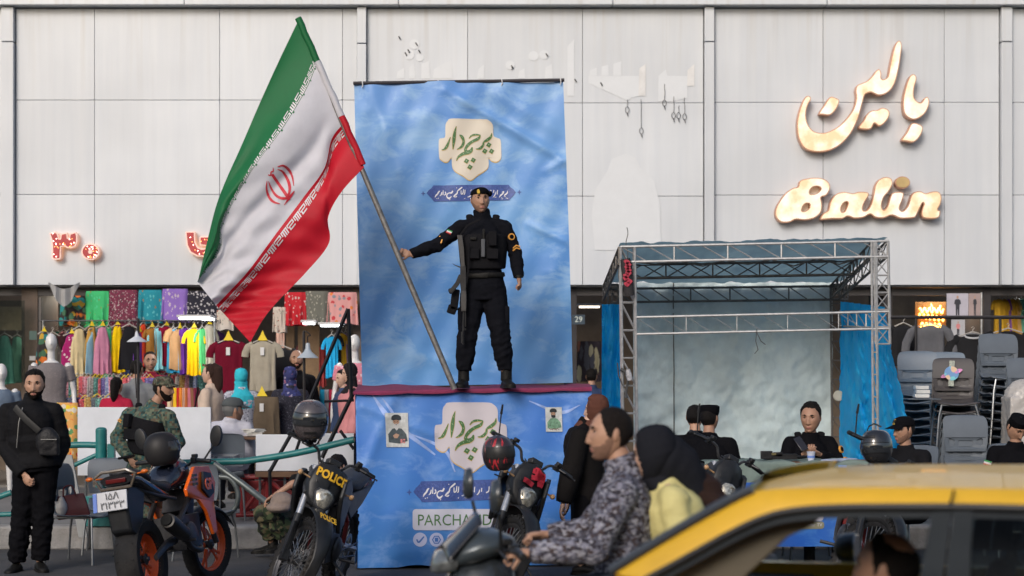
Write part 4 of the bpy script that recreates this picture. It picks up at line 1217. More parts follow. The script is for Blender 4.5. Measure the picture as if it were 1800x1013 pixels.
def torso(mb, J, off=0, lo=-.55, hi=3, k=1.0, fat=1.0, flare=0, n=20, neckr=None):
    P = [V(J[q]) for q in ('pel', 'waist', 'chest', 'neck')]
    C = cr([tuple(p) for p in P], 10)
    hl = (V(J['hpL'])-V(J['hpR'])).normalized(); sl = (V(J['shL'])-V(J['shR'])).normalized()
    rings = []
    ts = [t for t in np.arange(lo, hi+.001, .15)]
    for t in ts:
        if t < 0: c = P[0]+(P[0]-P[1]).normalized()*(-t)*.15; tan = (P[1]-P[0]).normalized()
        else:
            i = min(int(t*10), len(C)-1); fr_ = t*10-i; c = V(C[i]).lerp(V(C[min(i+1, len(C)-1)]), fr_) ; tan = (V(C[min(i+2, len(C)-1)])-V(C[max(i-2, 0)])).normalized()
        hw = lerp1(t, [a[0] for a in TOR], [a[1] for a in TOR])*k; hd = lerp1(t, [a[0] for a in TOR], [a[2] for a in TOR])*k
        if t < 1.6: hd *= fat; hw *= 1+(fat-1)*.5
        if t < .6: hw += flare*(.6-t); hd += flare*(.6-t)
        l = hl.lerp(sl, max(0, min(1, t/2.2))); l = (l-tan*l.dot(tan)).normalized(); f = l.cross(tan)
        o = off if t < 2.7 else off*.6
        r = []
        for q in range(n):
            a = 2*PI*q/n; ca, sa = math.cos(a), math.sin(a)
            r.append(c+l*(math.copysign(abs(ca)**.85, ca)*(hw+o))+f*(math.copysign(abs(sa)**.9, sa)*(hd+o)))
        rings.append(r)
    mb.rings(rings)
    return rings
def limb(mb, pts, rad, n=12):
    mb.tube(pts, rad, n)
    for p, r in zip(pts, rad): mb.sphere(p, r, 12, 8)
def shoe(mb, an, fwd, k=1.0, boot=.0):
    a = V(an); f = V((fwd[0], fwd[1], 0)).normalized(); l = V((-f.y, f.x, 0)); g = a.z-.085*k
    rings = []
    for (y, hw, h) in ((-.075, .022, .035), (-.068, .034, .062), (-.03, .040, .085), (.02, .043, .088), (.07, .046, .072), (.12, .050, .055), (.165, .046, .046), (.195, .030, .036), (.205, .012, .024)):
        c = V((a.x, a.y, g))+f*y*k; r = []
        for q in range(14):
            t = 2*PI*q/14; z = math.sin(t)
            r.append(c+l*(math.cos(t)*hw*k)+V((0, 0, (h*k*(z*.5+.5) if z > -.5 else .0)+.004)))
        rings.append(r)
    mb.rings(rings)
    r2 = []
    for (y, hw) in ((-.085, .02), (-.07, .04), (0, .046), (.12, .054), (.18, .045), (.212, .015)):
        c = V((a.x, a.y, g))+f*y*k
        r2.append([c+l*hw*k*sx+V((0, 0, z)) for sx, z in ((1, .0), (1, .022), (-1, .022), (-1, .0))])
    mb.rings(r2)
    if boot: mb.tube([a+V((0, 0, -.02)), a+V((0, 0, .05)), a+V((0, 0, boot))], [.052*k, .05*k, .056*k], 14)
def person(label, loc, J=None, rz=0, k=1.0, top=black, topoff=.022, sleeve=.985, bottom=black, botoff=.016, shoes=bootm, boot=0, face=None, hup=(0, 0, 1),
           skin=skin_a, hair='short', hairm=None, beard=None, fem=0, smile=0, curl=(.5, .5), palmL=None, palmR=None, handL=True, handR=True, fat=1.0, seed=1, hem=-.5,
           wr=.006, collar=True, voxel=.012, shorts=False, group=None, headk=1.0, category='person', hairthick=.010, chi=.30, fine=False, fwdL=None, fwdR=None):
    root = thing('person', label, category, tuple(loc), (0, 0, rz), group)
    D = {q: V(p)*k for q, p in DEF.items()}
    if J:
        for q, p in J.items(): D[q] = V(p)
    if J and 'pel' in J:
        for q in ('hpL', 'hpR'):
            if q not in J: D[q] = D['pel']+V((.09 if q == 'hpL' else -.09, 0, -.02))*k
    tilt = (D['head']-D['neck'])
    f = Matrix.Rotation(-rz, 3, 'Z') @ V(face) if face is not None else V((0, -1, 0))
    # ---- body: one surface
    src = MB()
    torso(src, D, 0, k=k, fat=fat)
    limb(src, [D['neck'], D['neck'].lerp(D['head'], .55)], [.060*k, .054*k])
    bodyf = (D['shL']-D['shR']).cross(D['neck']-D['pel']).normalized()
    for s_ in 'LR':
        limb(src, [D['neck'].lerp(D['sh'+s_], .5)-V((0, 0, .01)), D['sh'+s_]], [.050*k, .054*k])
        limb(src, [D['sh'+s_], D['el'+s_], D['wr'+s_]], [.052*k, .041*k, .028*k])
        limb(src, [D['hp'+s_], D['kn'+s_], D['kn'+s_].lerp(D['an'+s_], .35), D['an'+s_]], [.088*k, .058*k, .056*k, .038*k])
    o = remesh(src, 'body', skin, .022, 3)
    mb = MB(); mb.add([v.co for v in o.data.vertices], [tuple(p.vertices) for p in o.data.polygons])
    me = o.data; bpy.data.objects.remove(o); bpy.data.meshes.remove(me)
    hm = headmat(D['head'], f, hup, k*headk)
    hb = head_base(fem, smile)
    lipf = []
    vs = [hm @ V(p[:3]) for r in hb for p in r]; fs = []; fl = []
    for j in range(HM):
        for i in range(HN):
            a, b_ = hb[j][i], hb[j+1][i]
            q = (j*HN+i, j*HN+(i+1) % HN, (j+1)*HN+(i+1) % HN, (j+1)*HN+i)
            z = a[2]; x = a[0]
            if a[1] < -.06 and math.hypot(x/.023, (z+.0645)/.011) < 1: fl.append(q)
            else: fs.append(q)
    mb.add(vs, fs, 0)
    off = len(mb.v)-len(vs); mb.f.extend([tuple(i+off for i in q) for q in fl]); mb.m.extend([1]*len(fl))
    qm = hm.to_3x3()
    for sx in ((1, -1) if hair is not None or not fem else ()):
        mb.sphere(hm @ V((sx*.078, .012, .002)), (.008*k, .017*k, .031*k), 10, 8, rot=qm.normalized() @ Euler((R(-12), 0, R(sx*18))).to_matrix())
        mb.sphere(hm @ V((sx*.074, .004, -.022)), (.007*k, .009*k, .010*k), 8, 6)
    for s_, on, c, pm, fw_ in (('L', handL, curl[0], palmL, fwdL), ('R', handR, curl[1], palmR, fwdR)):
        if on:
            fw2 = V(fw_) if fw_ is not None else (D['wr'+s_]-D['el'+s_])
            pn = V(pm) if pm is not None else (V((-1 if s_ == 'L' else 1, 0, 0)))
            hand(mb, D['wr'+s_], fw2, pn, 1 if s_ == 'L' else -1, c, k)
    body = mb.build('body', [skin, lip_m], root, 180)
    # ---- eyes, brows
    ey = MB(); ed = MB()
    for sx in (1, -1):
        ey.sphere(hm @ V((sx*.031, -.0708, .0145)), .0105*k, 10, 8)
        ed.sphere(hm @ V((sx*.031, -.0775, .0142)), (.0062*k, .0055*k, .0062*k), 8, 6)
        ed.tube([hm @ V((sx*(.031+q), -.082+abs(q)*.22+max(0, q)*.2, .0215-abs(q)*.28)) for q in (-.014, -.007, 0, .007, .015)], .0024*k, 5)
    ey.build('eyes', eye_w, root); ed.build('irises', eye_d, root)
    bw = MB(); shell(bw, hm, lambda x, y, z, th: .006-math.hypot((abs(x)-.030)*.30, (z-.0355+abs(abs(x)-.03)*.16)) if y < -.03 else -1, .002 if fem else .0045, .3, hb, .004)
    bw.build('eyebrows', hairm or hair_k, root, 180)
    hmats = hairm or hair_k
    if hair in ('short', 'bald', 'crown', 'recede', 'crop', 'quiff'):
        h = MB(); mk = {'short': m_short, 'bald': m_bald, 'crown': m_crown, 'recede': m_recede, 'crop': m_short, 'quiff': m_short}[hair]
        def thk(x, y, z, th): return mk(x, y, z, th)
        shell(h, hm, mk, {'short': hairthick, 'bald': .003, 'crown': .006, 'recede': .008, 'crop': .0035, 'quiff': .020}[hair], .35, hb, .02, seed)
        h.build('hair', hmats, root, 180)
    if beard:
        h = MB(); shell(h, hm, m_beard, .009 if beard == 'full' else .0015, .3, hb, .014, seed, .0006)
        h.build('beard', beard_m if beard == 'full' else stub_m, root, 180)
    # ---- clothes
    pp = [tuple(D['el'+q])+(.12, 1.4) for q in 'LR']+[tuple(D['sh'+q])+(.1, .8) for q in 'LR']+[tuple(D['waist'])+(.14, 1.0)]
    if top is not None:
        c = MB(); torso(c, D, topoff, lo=hem, hi=2.95, k=k, fat=fat, flare=.01)
        if collar: c.tube([D['neck']-(D['head']-D['neck'])*.1, D['neck'].lerp(D['head'], chi)], [.084*k, .068*k+topoff*.3], 14)
        for s_ in 'LR':
            limb(c, [D['neck'].lerp(D['sh'+s_], .4)-V((0, 0, .018)), D['sh'+s_]-V((0, 0, .006))], [.050*k+topoff*.3, .056*k+topoff*.6])
            e = D['el'+s_].lerp(D['wr'+s_], sleeve) if sleeve > 0 else D['sh'+s_].lerp(D['el'+s_], 1+sleeve)
            if sleeve > 0:
                c.tube([D['sh'+s_], D['sh'+s_].lerp(D['el'+s_], .5), D['el'+s_], D['el'+s_].lerp(e, .5), e], [.056*k+topoff*.6, .050*k+topoff*.8, .046*k+topoff*.9, .043*k+topoff*.9, .034*k+topoff*.7], 14)
                c.sphere(D['el'+s_], .048*k+topoff, 12, 8)
            else:
                c.tube([D['sh'+s_], e], [.057*k+topoff*.7, .054*k+topoff*1.2], 14)
        remesh(c, 'top', top, voxel, 5, folds(seed, wr, pp), root)
    if bottom is not None:
        c = MB(); torso(c, D, botoff, lo=-.6, hi=.75, k=k, fat=fat)
        for s_ in 'LR':
            a, kn, an = D['hp'+s_], D['kn'+s_], D['an'+s_]
            e = kn.lerp(an, .3 if shorts else (.80 if boot else .97))
            c.tube([a, a.lerp(kn, .5), kn, kn.lerp(e, .5), e], [.094*k+botoff, .078*k+botoff, .064*k+botoff, .061*k+botoff, .052*k+botoff*(1 if not boot else .4)], 14)
            c.sphere(a, .094*k+botoff, 12, 8); c.sphere(kn, .064*k+botoff, 12, 8)
        pp = [tuple(D['kn'+q])+(.16, 1.5) for q in 'LR']+[tuple(D['an'+q])+(.18, 1.4) for q in 'LR']
        remesh(c, 'trousers', bottom, voxel, 5, folds(seed+50, wr*1.15, pp), root)
    if shoes is not None:
        for s_ in 'LR':
            c = MB(); fd = V(J['foot'+s_]) if J and 'foot'+s_ in J else bodyf
            shoe(c, D['an'+s_], fd, k, boot)
            c.build('boot' if boot else 'shoe', shoes, root, 50)
    root['_'] = 0; del root['_']
    return root, D, hm
def JP(base, s, **kw):
    """joints given as (px, py, dy) seen in the photo at scale s -> local to base"""
    out = {}
    for q, p in kw.items():
        if q.startswith('foot'): out[q] = p; continue
        Y = F/s+(p[2] if len(p) > 2 else 0)
        out[q] = at(p[0], p[1], F/Y)-V(base)
    return out
def ground_at(px, s, z=0):
    p = at(px, HY, s); p.z = z; return p
# headgear
def beret(root, hm, m, badge):
    b = MB(); h = head_base(0, 0)
    def mk(x, y, z, th): return z-.062+.05*max(0, y)
    o = []
    for j in range(9):
        a = PI/2*j/8
        ring = []
        for i in range(28):
            t = 2*PI*i/28; r = math.cos(a)
            x = (.088+.012*math.cos(t-PI*.9))*math.sin(t)*r; y = -.108*math.cos(t)*r+.01
            z = .062+.060*math.sin(a)**.8 + .012*math.cos(t)*(1-math.sin(a))
            x += -.0*r; z += .018*(x/-.09)*-(math.sin(a)) if False else 0
            z -= .022*max(0, x/.09)*r*(1 if a > .15 else .3)     # slopes to the wearer's left... image right
            x += .016*math.sin(a)*1
            ring.append(hm @ V((x, y, z)))
        o.append(ring)
    low = [hm @ V((.080*math.sin(2*PI*i/28), -.103*math.cos(2*PI*i/28)+.004, .050+.006*math.cos(2*PI*i/28))) for i in range(28)]
    b.rings([low]+o)
    b.sphere(hm @ V((.086, -.02, .062)), (.022, .05, .026), 12, 8)
    r = b.build('beret', m, root, 180)
    if badge:
        g = MB(); P = [(-.011, .054), (.011, .054), (.013, .075), (.008, .088), (0, .092), (-.008, .088), (-.013, .075)]
        g.prism(P, lambda x, z, k_: hm @ V((x-.038, -.106+.0+(z-.054)*.35+(.004 if k_ else -.004)+abs(x)*.2, z)), 0)
        g.build('badge', badge, r)
    return r
def cap(root, hm, m, brim=.075, badge=None, soft=.0):
    b = MB(); rings = []
    for j in range(9):
        a = PI/2*j/8; ring = []
        for i in range(32):
            t = 2*PI*i/32; r = math.cos(a)**(.75+soft)
            ring.append(hm @ V((.085*math.sin(t)*r, -.108*math.cos(t)*r+.002, .050+.080*math.sin(a)**(.9-soft)+.01*math.cos(t)*(1-math.sin(a)))))
        rings.append(ring)
    b.rings([[hm @ V((.083*math.sin(2*PI*i/32), -.106*math.cos(2*PI*i/32)+.002, .040)) for i in range(32)]]+rings)
    c = b.build('cap', m, root, 180)
    g = MB(); up, lo = [], []
    vs = []
    for k_ in range(2):
        for j in range(5):
            for i in range(13):
                t = R(-62+124*i/12); r = 1+brim/.1*(j/4)*math.cos(t)**.8
                vs.append(hm @ V((.084*math.sin(t)*(1+.12*j/4), -.106*math.cos(t)*r, .058-.018*(j/4)-.014*(math.sin(t)**2)*(j/4+.3)-.004*k_)))
    fs = []
    for k_ in range(2):
        for j in range(4):
            for i in range(12):
                a = k_*65+j*13+i; fs.append((a, a+1, a+14, a+13))
    g.add(vs, fs)
    g.build('brim', m, c, 180)
    if badge:
        q = MB(); P = [(-.016, .066), (.016, .066), (.019, .090), (.012, .106), (0, .112), (-.012, .106), (-.019, .090)]
        q.prism(P, lambda x, z, k_: hm @ V((x, -.107+(z-.066)*.55+(.004 if k_ else -.005)+abs(x)*.25, z)), 0)
        q.build('badge', badge, c)
        q = MB(); P = [(x*.55, .09+(z-.09)*.55) for x, z in P]
        q.prism(P, lambda x, z, k_: hm @ V((x, -.110+(z-.066)*.55+(.003 if k_ else -.004)+abs(x)*.25, z)), 0)
        q.build('badge_mark', mat('badge_dark', (.12, .10, .03), .5), c)
    return c
def scarf(root, hm, D, m, thick=.02, drape=.18, front=0, k=1.0, m2=None, name='headscarf'):
    b = MB(); shell(b, hm, m_hijab, thick*1.25, .12, head_base(1, 0), .022, 3, .002)
    o = b.build(name, m, root, 180)
    c = MB(); H = hm @ V((0, .0, 0)); ck = hm @ V((0, -.035, -.10)); nk = D['neck']; ch = D['chest']
    c.tube([hm @ V((0, .01, -.04)), hm @ V((0, .0, -.11)), nk+V((0, 0, .0)), nk.lerp(ch, .35), nk.lerp(ch, .35+drape*3)], [.085*k, .082*k, .10*k, .165*k, .19*k], 20, flat=.78, up=(D['shL']-D['shR']))
    remesh(c, name+'_drape' if False else 'scarf_drape', m2 or m, .011, 4, folds(5, .010, [tuple(nk)+(.2, 1)]), o)
    return o
def patch(root, name, m, c, n, size, poly=None, up=(0, 0, 1), th=.004, lab=None):
    """sewn badge: polygon on a small plane at c facing n"""
    n = V(n).normalized(); u = V(up); u = (u-n*u.dot(n)).normalized(); r = u.cross(n)
    poly = poly or [(-.5, -.5), (.5, -.5), (.5, .5), (-.5, .5)]
    b = MB(); b.prism(poly, lambda x, y, k_: V(c)+r*x*size[0]+u*y*size[1]+n*(th if k_ == 0 else -.012), 0)
    o = b.build(name, m, root, 0); return o
CIRC = [(.5*math.cos(a*PI/10), .5*math.sin(a*PI/10)) for a in range(20)]
CHEV = [(-.5, -.5), (0, 0), (.5, -.5), (.5, -.15), (0, .35), (-.5, -.15)]
gold_b = mat('badge_gold', (.62, .40, .05), .45, .2, .3, 90); yel_b = mat('chevron_yellow', (.65, .30, .05), .6)
wht_b = mat('patch_white', (.6, .6, .6), .7); red_b = mat('patch_red', (.5, .04, .04), .7); grn_b = mat('patch_green', (.03, .25, .07), .7)
def flagpatch(root, c, n, w=.05, h=.032, up=(0, 0, 1)):
    n = V(n).normalized(); u = V(up); u = (u-n*u.dot(n)).normalized()
    patch(root, 'flag_patch', wht_b, c, n, (w, h), up=up)
    patch(root, 'flag_patch_green', grn_b, V(c)+u*h*.36+n*.002, n, (w, h*.32), up=up)
    patch(root, 'flag_patch_red', red_b, V(c)-u*h*.36+n*.002, n, (w, h*.32), up=up)
def vest(root, D, m=black3, k=1.0, pouches=(), off=.052):
    c = MB(); torso(c, D, off, lo=1.02, hi=2.42, k=k)
    for s_ in 'LR':
        a = D['neck'].lerp(D['sh'+s_], .62)
        c.tube([D['chest']+(a-D['neck'])*.8+V((0, 0, .05)), a+V((0, 0, .075*k)), a+V((0, .02, .07*k))], .036*k, 10, flat=.6)
    v = remesh(c, 'vest', m, .012, 2, folds(9, .004), root)
    bf = (D['shL']-D['shR']).cross(D['neck']-D['pel']).normalized(); l = (D['shL']-D['shR']).normalized(); u = l.cross(bf)*-1
    if u.z < 0: u = -u
    for (x, z, w_, d_, h_, nm, mm) in pouches:
        p = D['chest']+l*x+V((0, 0, z))+bf*(.175+d_/2-.012)*k
        q = Matrix((l, -bf, u)).transposed()
        MB().box((0, 0, 0), (w_, d_, h_), q).build(nm, mm, root, bevel=.006, loc=p)
    return v
# ---- 1 the flag bearer
s = 196.0; base = at(848, 684, s); base.z = 1.613
J = JP(base, s, pel=(850, 505, .02), waist=(849, 474, .01), chest=(849, 432, 0), neck=(848, 385, .02), head=(844, 353, 0),
       shL=(887, 399, .02), shR=(811, 398, .0), elL=(906, 447, .04), elR=(769, 431, -.02), wrL=(912, 488, -.02), wrR=(722, 447, -.10),
       hpL=(867, 512, .02), hpR=(833, 512, .02), knL=(880, 590, -.01), knR=(821, 594, -.01), anL=(890, 665.5, .03), anR=(815, 666, .03), footL=(.25, -1, 0), footR=(-.2, -1, 0))
pr, D, hm = person('bearded man in black uniform and beret on the stage holding the leaning flagpole', base, J, face=(.24, -1, .0), skin=skin_b, beard='stub', hair='crop', curl=(1.5, 1.55), boot=.15, chi=.55, botoff=.028,
                   palmL=(-1, .2, 0), palmR=(.2, -.9, .1), fwdR=(-1, -.12, .14), top=black2, bottom=black2, seed=3, wr=.014, hem=-.75, voxel=.010, topoff=.020)
beret(pr, hm, black, gold_b)
vest(pr, D, pouches=[(-.005, -.035, .035, .03, .16, 'knife_sheath', mat('sheath', (.06, .065, .075), .4)), (.0, .085, .022, .02, .10, 'knife_handle', bootm), (.08, .05, .07, .05, .13, 'radio_pouch', black3),
                     (.08, -.085, .10, .035, .09, 'pouch', black3), (-.09, -.085, .10, .03, .09, 'pouch', black3), (-.09, .05, .06, .02, .03, 'clip', bootm)])
ln_ = lambda a, b, t: V(a).lerp(V(b), t)
c = ln_(D['shR'], D['elR'], .50)+V((0, -.058, .028)); flagpatch(pr, c, (-.1, -1, .55), .05, .034, up=(.45, 0, 1))
c = ln_(D['shR'], D['elR'], .82)+V((0, -.060, .015)); patch(pr, 'rank_chevron', yel_b, c, (-.1, -1, .45), (.075, .035), CHEV, up=(1, 0, .2))
c = ln_(D['shL'], D['elL'], .38)+V((.025, -.062, .0)); patch(pr, 'round_patch', yel_b, c, (.35, -1, .1), (.062, .062), CIRC); patch(pr, 'round_patch_centre', black, c+V((.001, -.003, 0)), (.35, -1, .1), (.040, .040), CIRC)
for q in (0, .022): patch(pr, 'rank_chevron', yel_b, ln_(D['shL'], D['elL'], .72)+V((.035, -.058, -q)), (.35, -1, .1), (.07, .035), CHEV, up=(-.25, 0, 1))
MB().tube([D['wrL']+V((-.034, 0, .012)), D['wrL']+V((.030, .0, .012))], .012, 8).build('watch_face', bootm, pr)
MB().lathe([(.037, -.012), (.041, -.012), (.041, .012), (.037, .012)], headmat(D['wrL']+V((0, 0, .01)), (0, -1, 0)) @ Matrix.Rotation(PI/2, 4, 'Y'), 20, closed=True).build('watch_strap', bootm, pr)
bt = MB(); torso(bt, D, .045, lo=.55, hi=.85); remesh(bt, 'belt', bootm, .012, 1, None, pr)
for sx, J_ in ((1, 'L'), (-1, 'R')):
    p = ln_(D['hp'+J_], D['kn'+J_], .55)+V((sx*.085, -.01, 0)); MB().box(tuple(p), (.05, .13, .17), (0, 0, 0)).build('cargo_pocket', black2, pr, bevel=.018)
# the rifle slung in front of his right leg
rf = thing('rifle', 'black assault rifle hanging muzzle down beside the flag bearer', 'rifle', tuple(at(814, 418, s)-V((0, .16, 0))))
ro = V(rf.location)
def Tr(px, py, dy=0): p = at(px, py, s)-V((0, .16-dy, 0)); return p-ro
gun = mat('gun_metal', (.028, .028, .030), .38, .6, .3, 30); gunw = mat('gun_grip', (.035, .033, .032), .5, var=.3, vs=30)
MB().rings([[Tr(x+sx*w_, y, dy) for sx, dy in ((-1, -.015), (1, -.015), (1, .015), (-1, .015))] for x, y, w_ in ((809, 416, 4.5), (812, 440, 4.8), (814, 462, 3.6), (815, 472, 4))]).build('stock', gunw, rf, bevel=.004)
MB().rings([[Tr(x+sx*w_, y, dy) for sx, dy in ((-1, -.018), (1, -.018), (1, .018), (-1, .018))] for x, y, w_ in ((815, 470, 5), (815, 500, 5.4), (816, 514, 4.4))]).build('receiver', gun, rf, bevel=.004)
MB().rings([[Tr(x+sx*w_, y, dy) for sx, dy in ((-1, -.02), (1, -.02), (1, .02), (-1, .02))] for x, y, w_ in ((816, 513, 4.6), (816, 530, 5.2), (816, 549, 4.6))]).build('handguard', gunw, rf, bevel=.006)
b = MB(); b.tube([Tr(816, 548), Tr(815, 606)], .0085, 8); b.tube([Tr(814, 584), Tr(814, 604)], .013, 8); b.tube([Tr(819, 548), Tr(819, 575)], .006, 6); b.tube([Tr(815, 580), Tr(820, 580)], .010, 6); b.build('barrel', gun, rf)
b = MB(); P = [(811, 486), (805, 500), (798, 509), (792, 516)]; b.rings([[Tr(x+dx*3.2, y+dx*2.0, dy) for dx, dy in ((-1, -.013), (1, -.013), (1, .013), (-1, .013))] for x, y in P]); b.build('magazine', gun, rf, bevel=.003)
b = MB(); b.rings([[Tr(x+dx*2.6, y+dx*2, dy) for dx, dy in ((-1, -.012), (1, -.012), (1, .012), (-1, .012))] for x, y in ((811, 472), (804, 470), (798, 467))]); b.build('pistol_grip', gunw, rf, bevel=.003)
b = MB(); b.tube([Tr(809, 418), Tr(822, 400, -.02), Tr(845, 388, -.02)], .010, 6, flat=.3); b.tube([Tr(819, 510), Tr(824, 480, -.03), Tr(826, 430, -.06)], .009, 6, flat=.3); b.build('sling', black3, rf)
hs = MB(); hs.box(tuple(Tr(800, 528, .08)), (.07, .05, .19), (0, .12, 0)); hs.box(tuple(Tr(795, 545, .08)), (.08, .05, .08), (0, .3, 0)); hs.box(tuple(Tr(795, 512, .08)), (.06, .045, .05), (0, -.3, 0))
hs.build('thigh_holster', black3, pr, bevel=.012, loc=(ro-base))

# ---- 2 man in black on the left
s = 199.0; base = at(55, 1004, s); base.z = 0
J = JP(base, s, pel=(62, 812, .02), waist=(60, 790, .02), chest=(54, 742, 0), neck=(57, 706, .03), head=(61, 677, -.02),
       shL=(95, 722, .04), shR=(14, 722, .0), elL=(108, 778, .10), elR=(6, 782, -.0), wrL=(95, 820, -.02), wrR=(42, 834, -.14),
       hpL=(80, 822, .02), hpR=(46, 822, .02), knL=(76, 910, .0), knR=(38, 908, 0), anL=(70, 987, .03), anR=(29, 990, .0), footL=(.5, -1, 0), footR=(-.1, -1, 0))
pm, D, hm = person('dark-bearded man in black jacket with a crossbody bag standing at the far left', base, J, face=(.14, -1, -.10), beard='full', hair='short', curl=(1.2, .9), palmR=(.5, .8, 0), skin=skin_a,
                   top=mat('padded_jacket', (.008, .008, .0095), .78, bump=.3, bs=60, spec=.12), topoff=.040, fat=1.22, seed=12, wr=.013, bottom=black, botoff=.026, voxel=.010, handL=False, headk=1.06, hem=-.35, hairthick=.018, chi=.42)
MB().tube([D['chest']+V((-.02, -.19, .13)), D['chest']+V((-.05, -.2, -.0)), D['waist']+V((-.1, -.2, .02))], .004, 5).build('zip', mat('zip_silver', (.4, .4, .4), .3, .8), pm)
bag = thing('crossbody_bag', 'black crossbody bag at the hip of the man in black, far left', 'bag', tuple(at(92, 775, s)-V((0, .17, 0))))
b = MB()
b.sphere((0, 0, 0), (.105, .06, .13), 16, 12); b.box((.02, .0, -.04), (.17, .09, .17)); remesh(b, 'pouch', mat('nylon', (.012, .012, .014), .5, spec=.25, bump=.4, bs=60), .012, 3, folds(3, .008), bag)
MB().tube([(-.28, -.02, .30), (-.18, -.06, .2), (-.06, -.05, .09)], .03, 6, flat=.2).build('strap', mat('strap_black', (.02, .02, .02), .6), bag)
MB().box((.03, -.068, .02), (.14, .01, .008)).build('zip', mat('zip_grey', (.2, .2, .2), .4, .5), bag)

# ---- 3 soldier in digital camouflage
dcam = camo('digital_camo', [(.055, .085, .065), (.02, .035, .03), (.12, .14, .095), (.03, .085, .085), (.10, .075, .05)], 16, .022)
wcam = camo('woodland_camo', [(.05, .07, .035), (.02, .03, .015), (.10, .085, .05), (.012, .014, .012)], 9)
s = 183.0; base = at(255, 985, s); base.z = 0
J = JP(base, s, pel=(252, 830, .0), waist=(256, 800, 0), chest=(262, 752, 0), neck=(270, 716, .0), head=(287, 685, -.02),
       shL=(296, 732, -.20), shR=(228, 728, .16), elL=(312, 778, -.16), elR=(206, 772, .14), wrL=(285, 812, -.30), wrR=(228, 806, -.10),
       hpL=(262, 840, -.09), hpR=(240, 840, .09), knL=(262, 905, -.14), knR=(228, 905, .06), anL=(262, 968, -.1), anR=(212, 968, .05), footL=(.9, -.5, 0), footR=(-.1, -1, 0))
pc, D, hm = person('bearded soldier in green digital camouflage and vest standing behind the orange motorcycle', base, J, face=(1, -.25, .0), beard='full', hair='crop', curl=(.6, .8), palmR=(.7, .5, 0),
                   top=dcam, bottom=dcam, topoff=.03, seed=21, wr=.010, boot=.28, skin=skin_b, botoff=.03, voxel=.011)
cap(pc, hm, camo('cap_camo', [(.07, .08, .055), (.02, .03, .025), (.13, .12, .085), (.05, .035, .025)], 26, .011), .055, soft=-.25)
vest(pc, D, k=1.0, pouches=[(.0, -.08, .22, .06, .10, 'pouch', black3), (-.09, .05, .08, .05, .13, 'pouch', black3)])
for q in (0, .02): patch(pc, 'rank_chevron', yel_b, ln_(D['shR'], D['elR'], .30)+V((-.052, -.050, .02-q)), (-.75, -.75, .15), (.055, .03), CHEV)
MB().tube([D['wrR']+V((.02, .1, .02)), D['wrR']+V((-.1, -.02, .0)), D['wrR']+V((.06, -.08, .03))], .012, 6).build('belt_strap', black3, pc)

# ---- 4 seated man in a white shirt, back to us
s = 164.0; base = at(403, 905, s); base.z = .21
J = JP(base, s, pel=(404, 812, .05), waist=(403, 790, .02), chest=(403, 762, 0), neck=(405, 741, -.03), head=(409, 722, -.02),
       shL=(374, 752, 0), shR=(433, 752, 0), elL=(362, 795, -.05), elR=(440, 798, -.05), wrL=(375, 815, .15), wrR=(432, 812, .2),
       hpL=(390, 815, .05), hpR=(418, 815, .05), knL=(385, 815, .45), knR=(424, 815, .45), anL=(385, 880, .45), anR=(424, 880, .45), footL=(0, 1, 0), footR=(0, 1, 0))
pw, D, hm = person('man in a white shirt and grey cap sitting with his back to the street', base, J, face=(.85, .6, -.05), hair='short', hairm=mat('hair_grey', (.10, .10, .10), .6), top=fabric('white_shirt', (.50, .50, .56)), bottom=fabric('grey_trousers', (.06, .06, .07)),
                   seed=31, wr=.010, skin=skin_b, headk=1.12, topoff=.03, fat=1.1, handL=False, handR=False, beard='stub')
cap(pw, hm, fabric('grey_cap', (.085, .095, .10)), .07)

# ---- shoppers behind (standing on the pavement)
def stand(label, px, s, rz, h, face=None, **kw):
    b = ground_at(px, s, .21)
    return person(label, b, None, R(rz), h/1.78, face=face, voxel=kw.pop('voxel', .016), **kw)
long_hair = lambda root, hm, m, L, back=(0, .5, -1), w=.07: remesh((lambda b: (b.tube([hm @ V((0, .02, .10)), hm @ V((0, .085, .05)), hm @ V((0, .09, -.06)), hm @ V((0, .10, -.06-L*.5)), hm @ V((.0, .09, -.06-L))], [.05, .085, .085, w, w*.35], 14, flat=.6), b)[1])(MB()), 'long_hair', m, .010, 3, folds(2, .01, stretch=(2.5, 2.5, .4)), root)
pk = mat('beige_coat', (.50, .39, .31), .8, bump=.3, bs=90)
p, D, hm = stand('woman in a beige coat with long brown hair and sunglasses on her head', 371, 150, -105, 1.66, None, top=pk, hair='short', hairm=hair_b, fem=1, skin=skin_c, seed=5, topoff=.03, hem=-.55, bottom=fabric('dark_trousers', (.03, .03, .04)))
long_hair(p, hm, hair_b, .22)
g = MB(); g.tube([hm @ V((-.08, -.0, .08)), hm @ V((-.05, -.075, .105)), hm @ V((.05, -.075, .105)), hm @ V((.08, 0, .08))], .006, 6); g.sphere(hm @ V((.035, -.075, .108)), (.024, .008, .016)); g.sphere(hm @ V((-.035, -.075, .108)), (.024, .008, .016)); g.build('sunglasses', mat('tortoise', (.18, .09, .04), .2), p)
MB().tube([D['shL']+V((-.05, -.12, .07)), D['chest']+V((.05, -.18, -.05)), D['waist']+V((-.15, -.1, -.05))], .011, 6).build('bag_strap', bootm, p)
tq = fabric('turquoise_scarf', (.04, .42, .52), bump=.4)
p, D, hm = stand('woman in a bright turquoise headscarf seen from behind', 424, 142, 200, 1.60, (-.5, 1, 0), top=dots('grey_flower_dress', (.35, .36, .42), [(.1, .1, .14), (.6, .6, .65)], 38, .4), hair=None, fem=1, skin=skin_c, seed=6, hem=-.55, topoff=.03, bottom=black)
scarf(p, hm, D, tq, .022, .30)
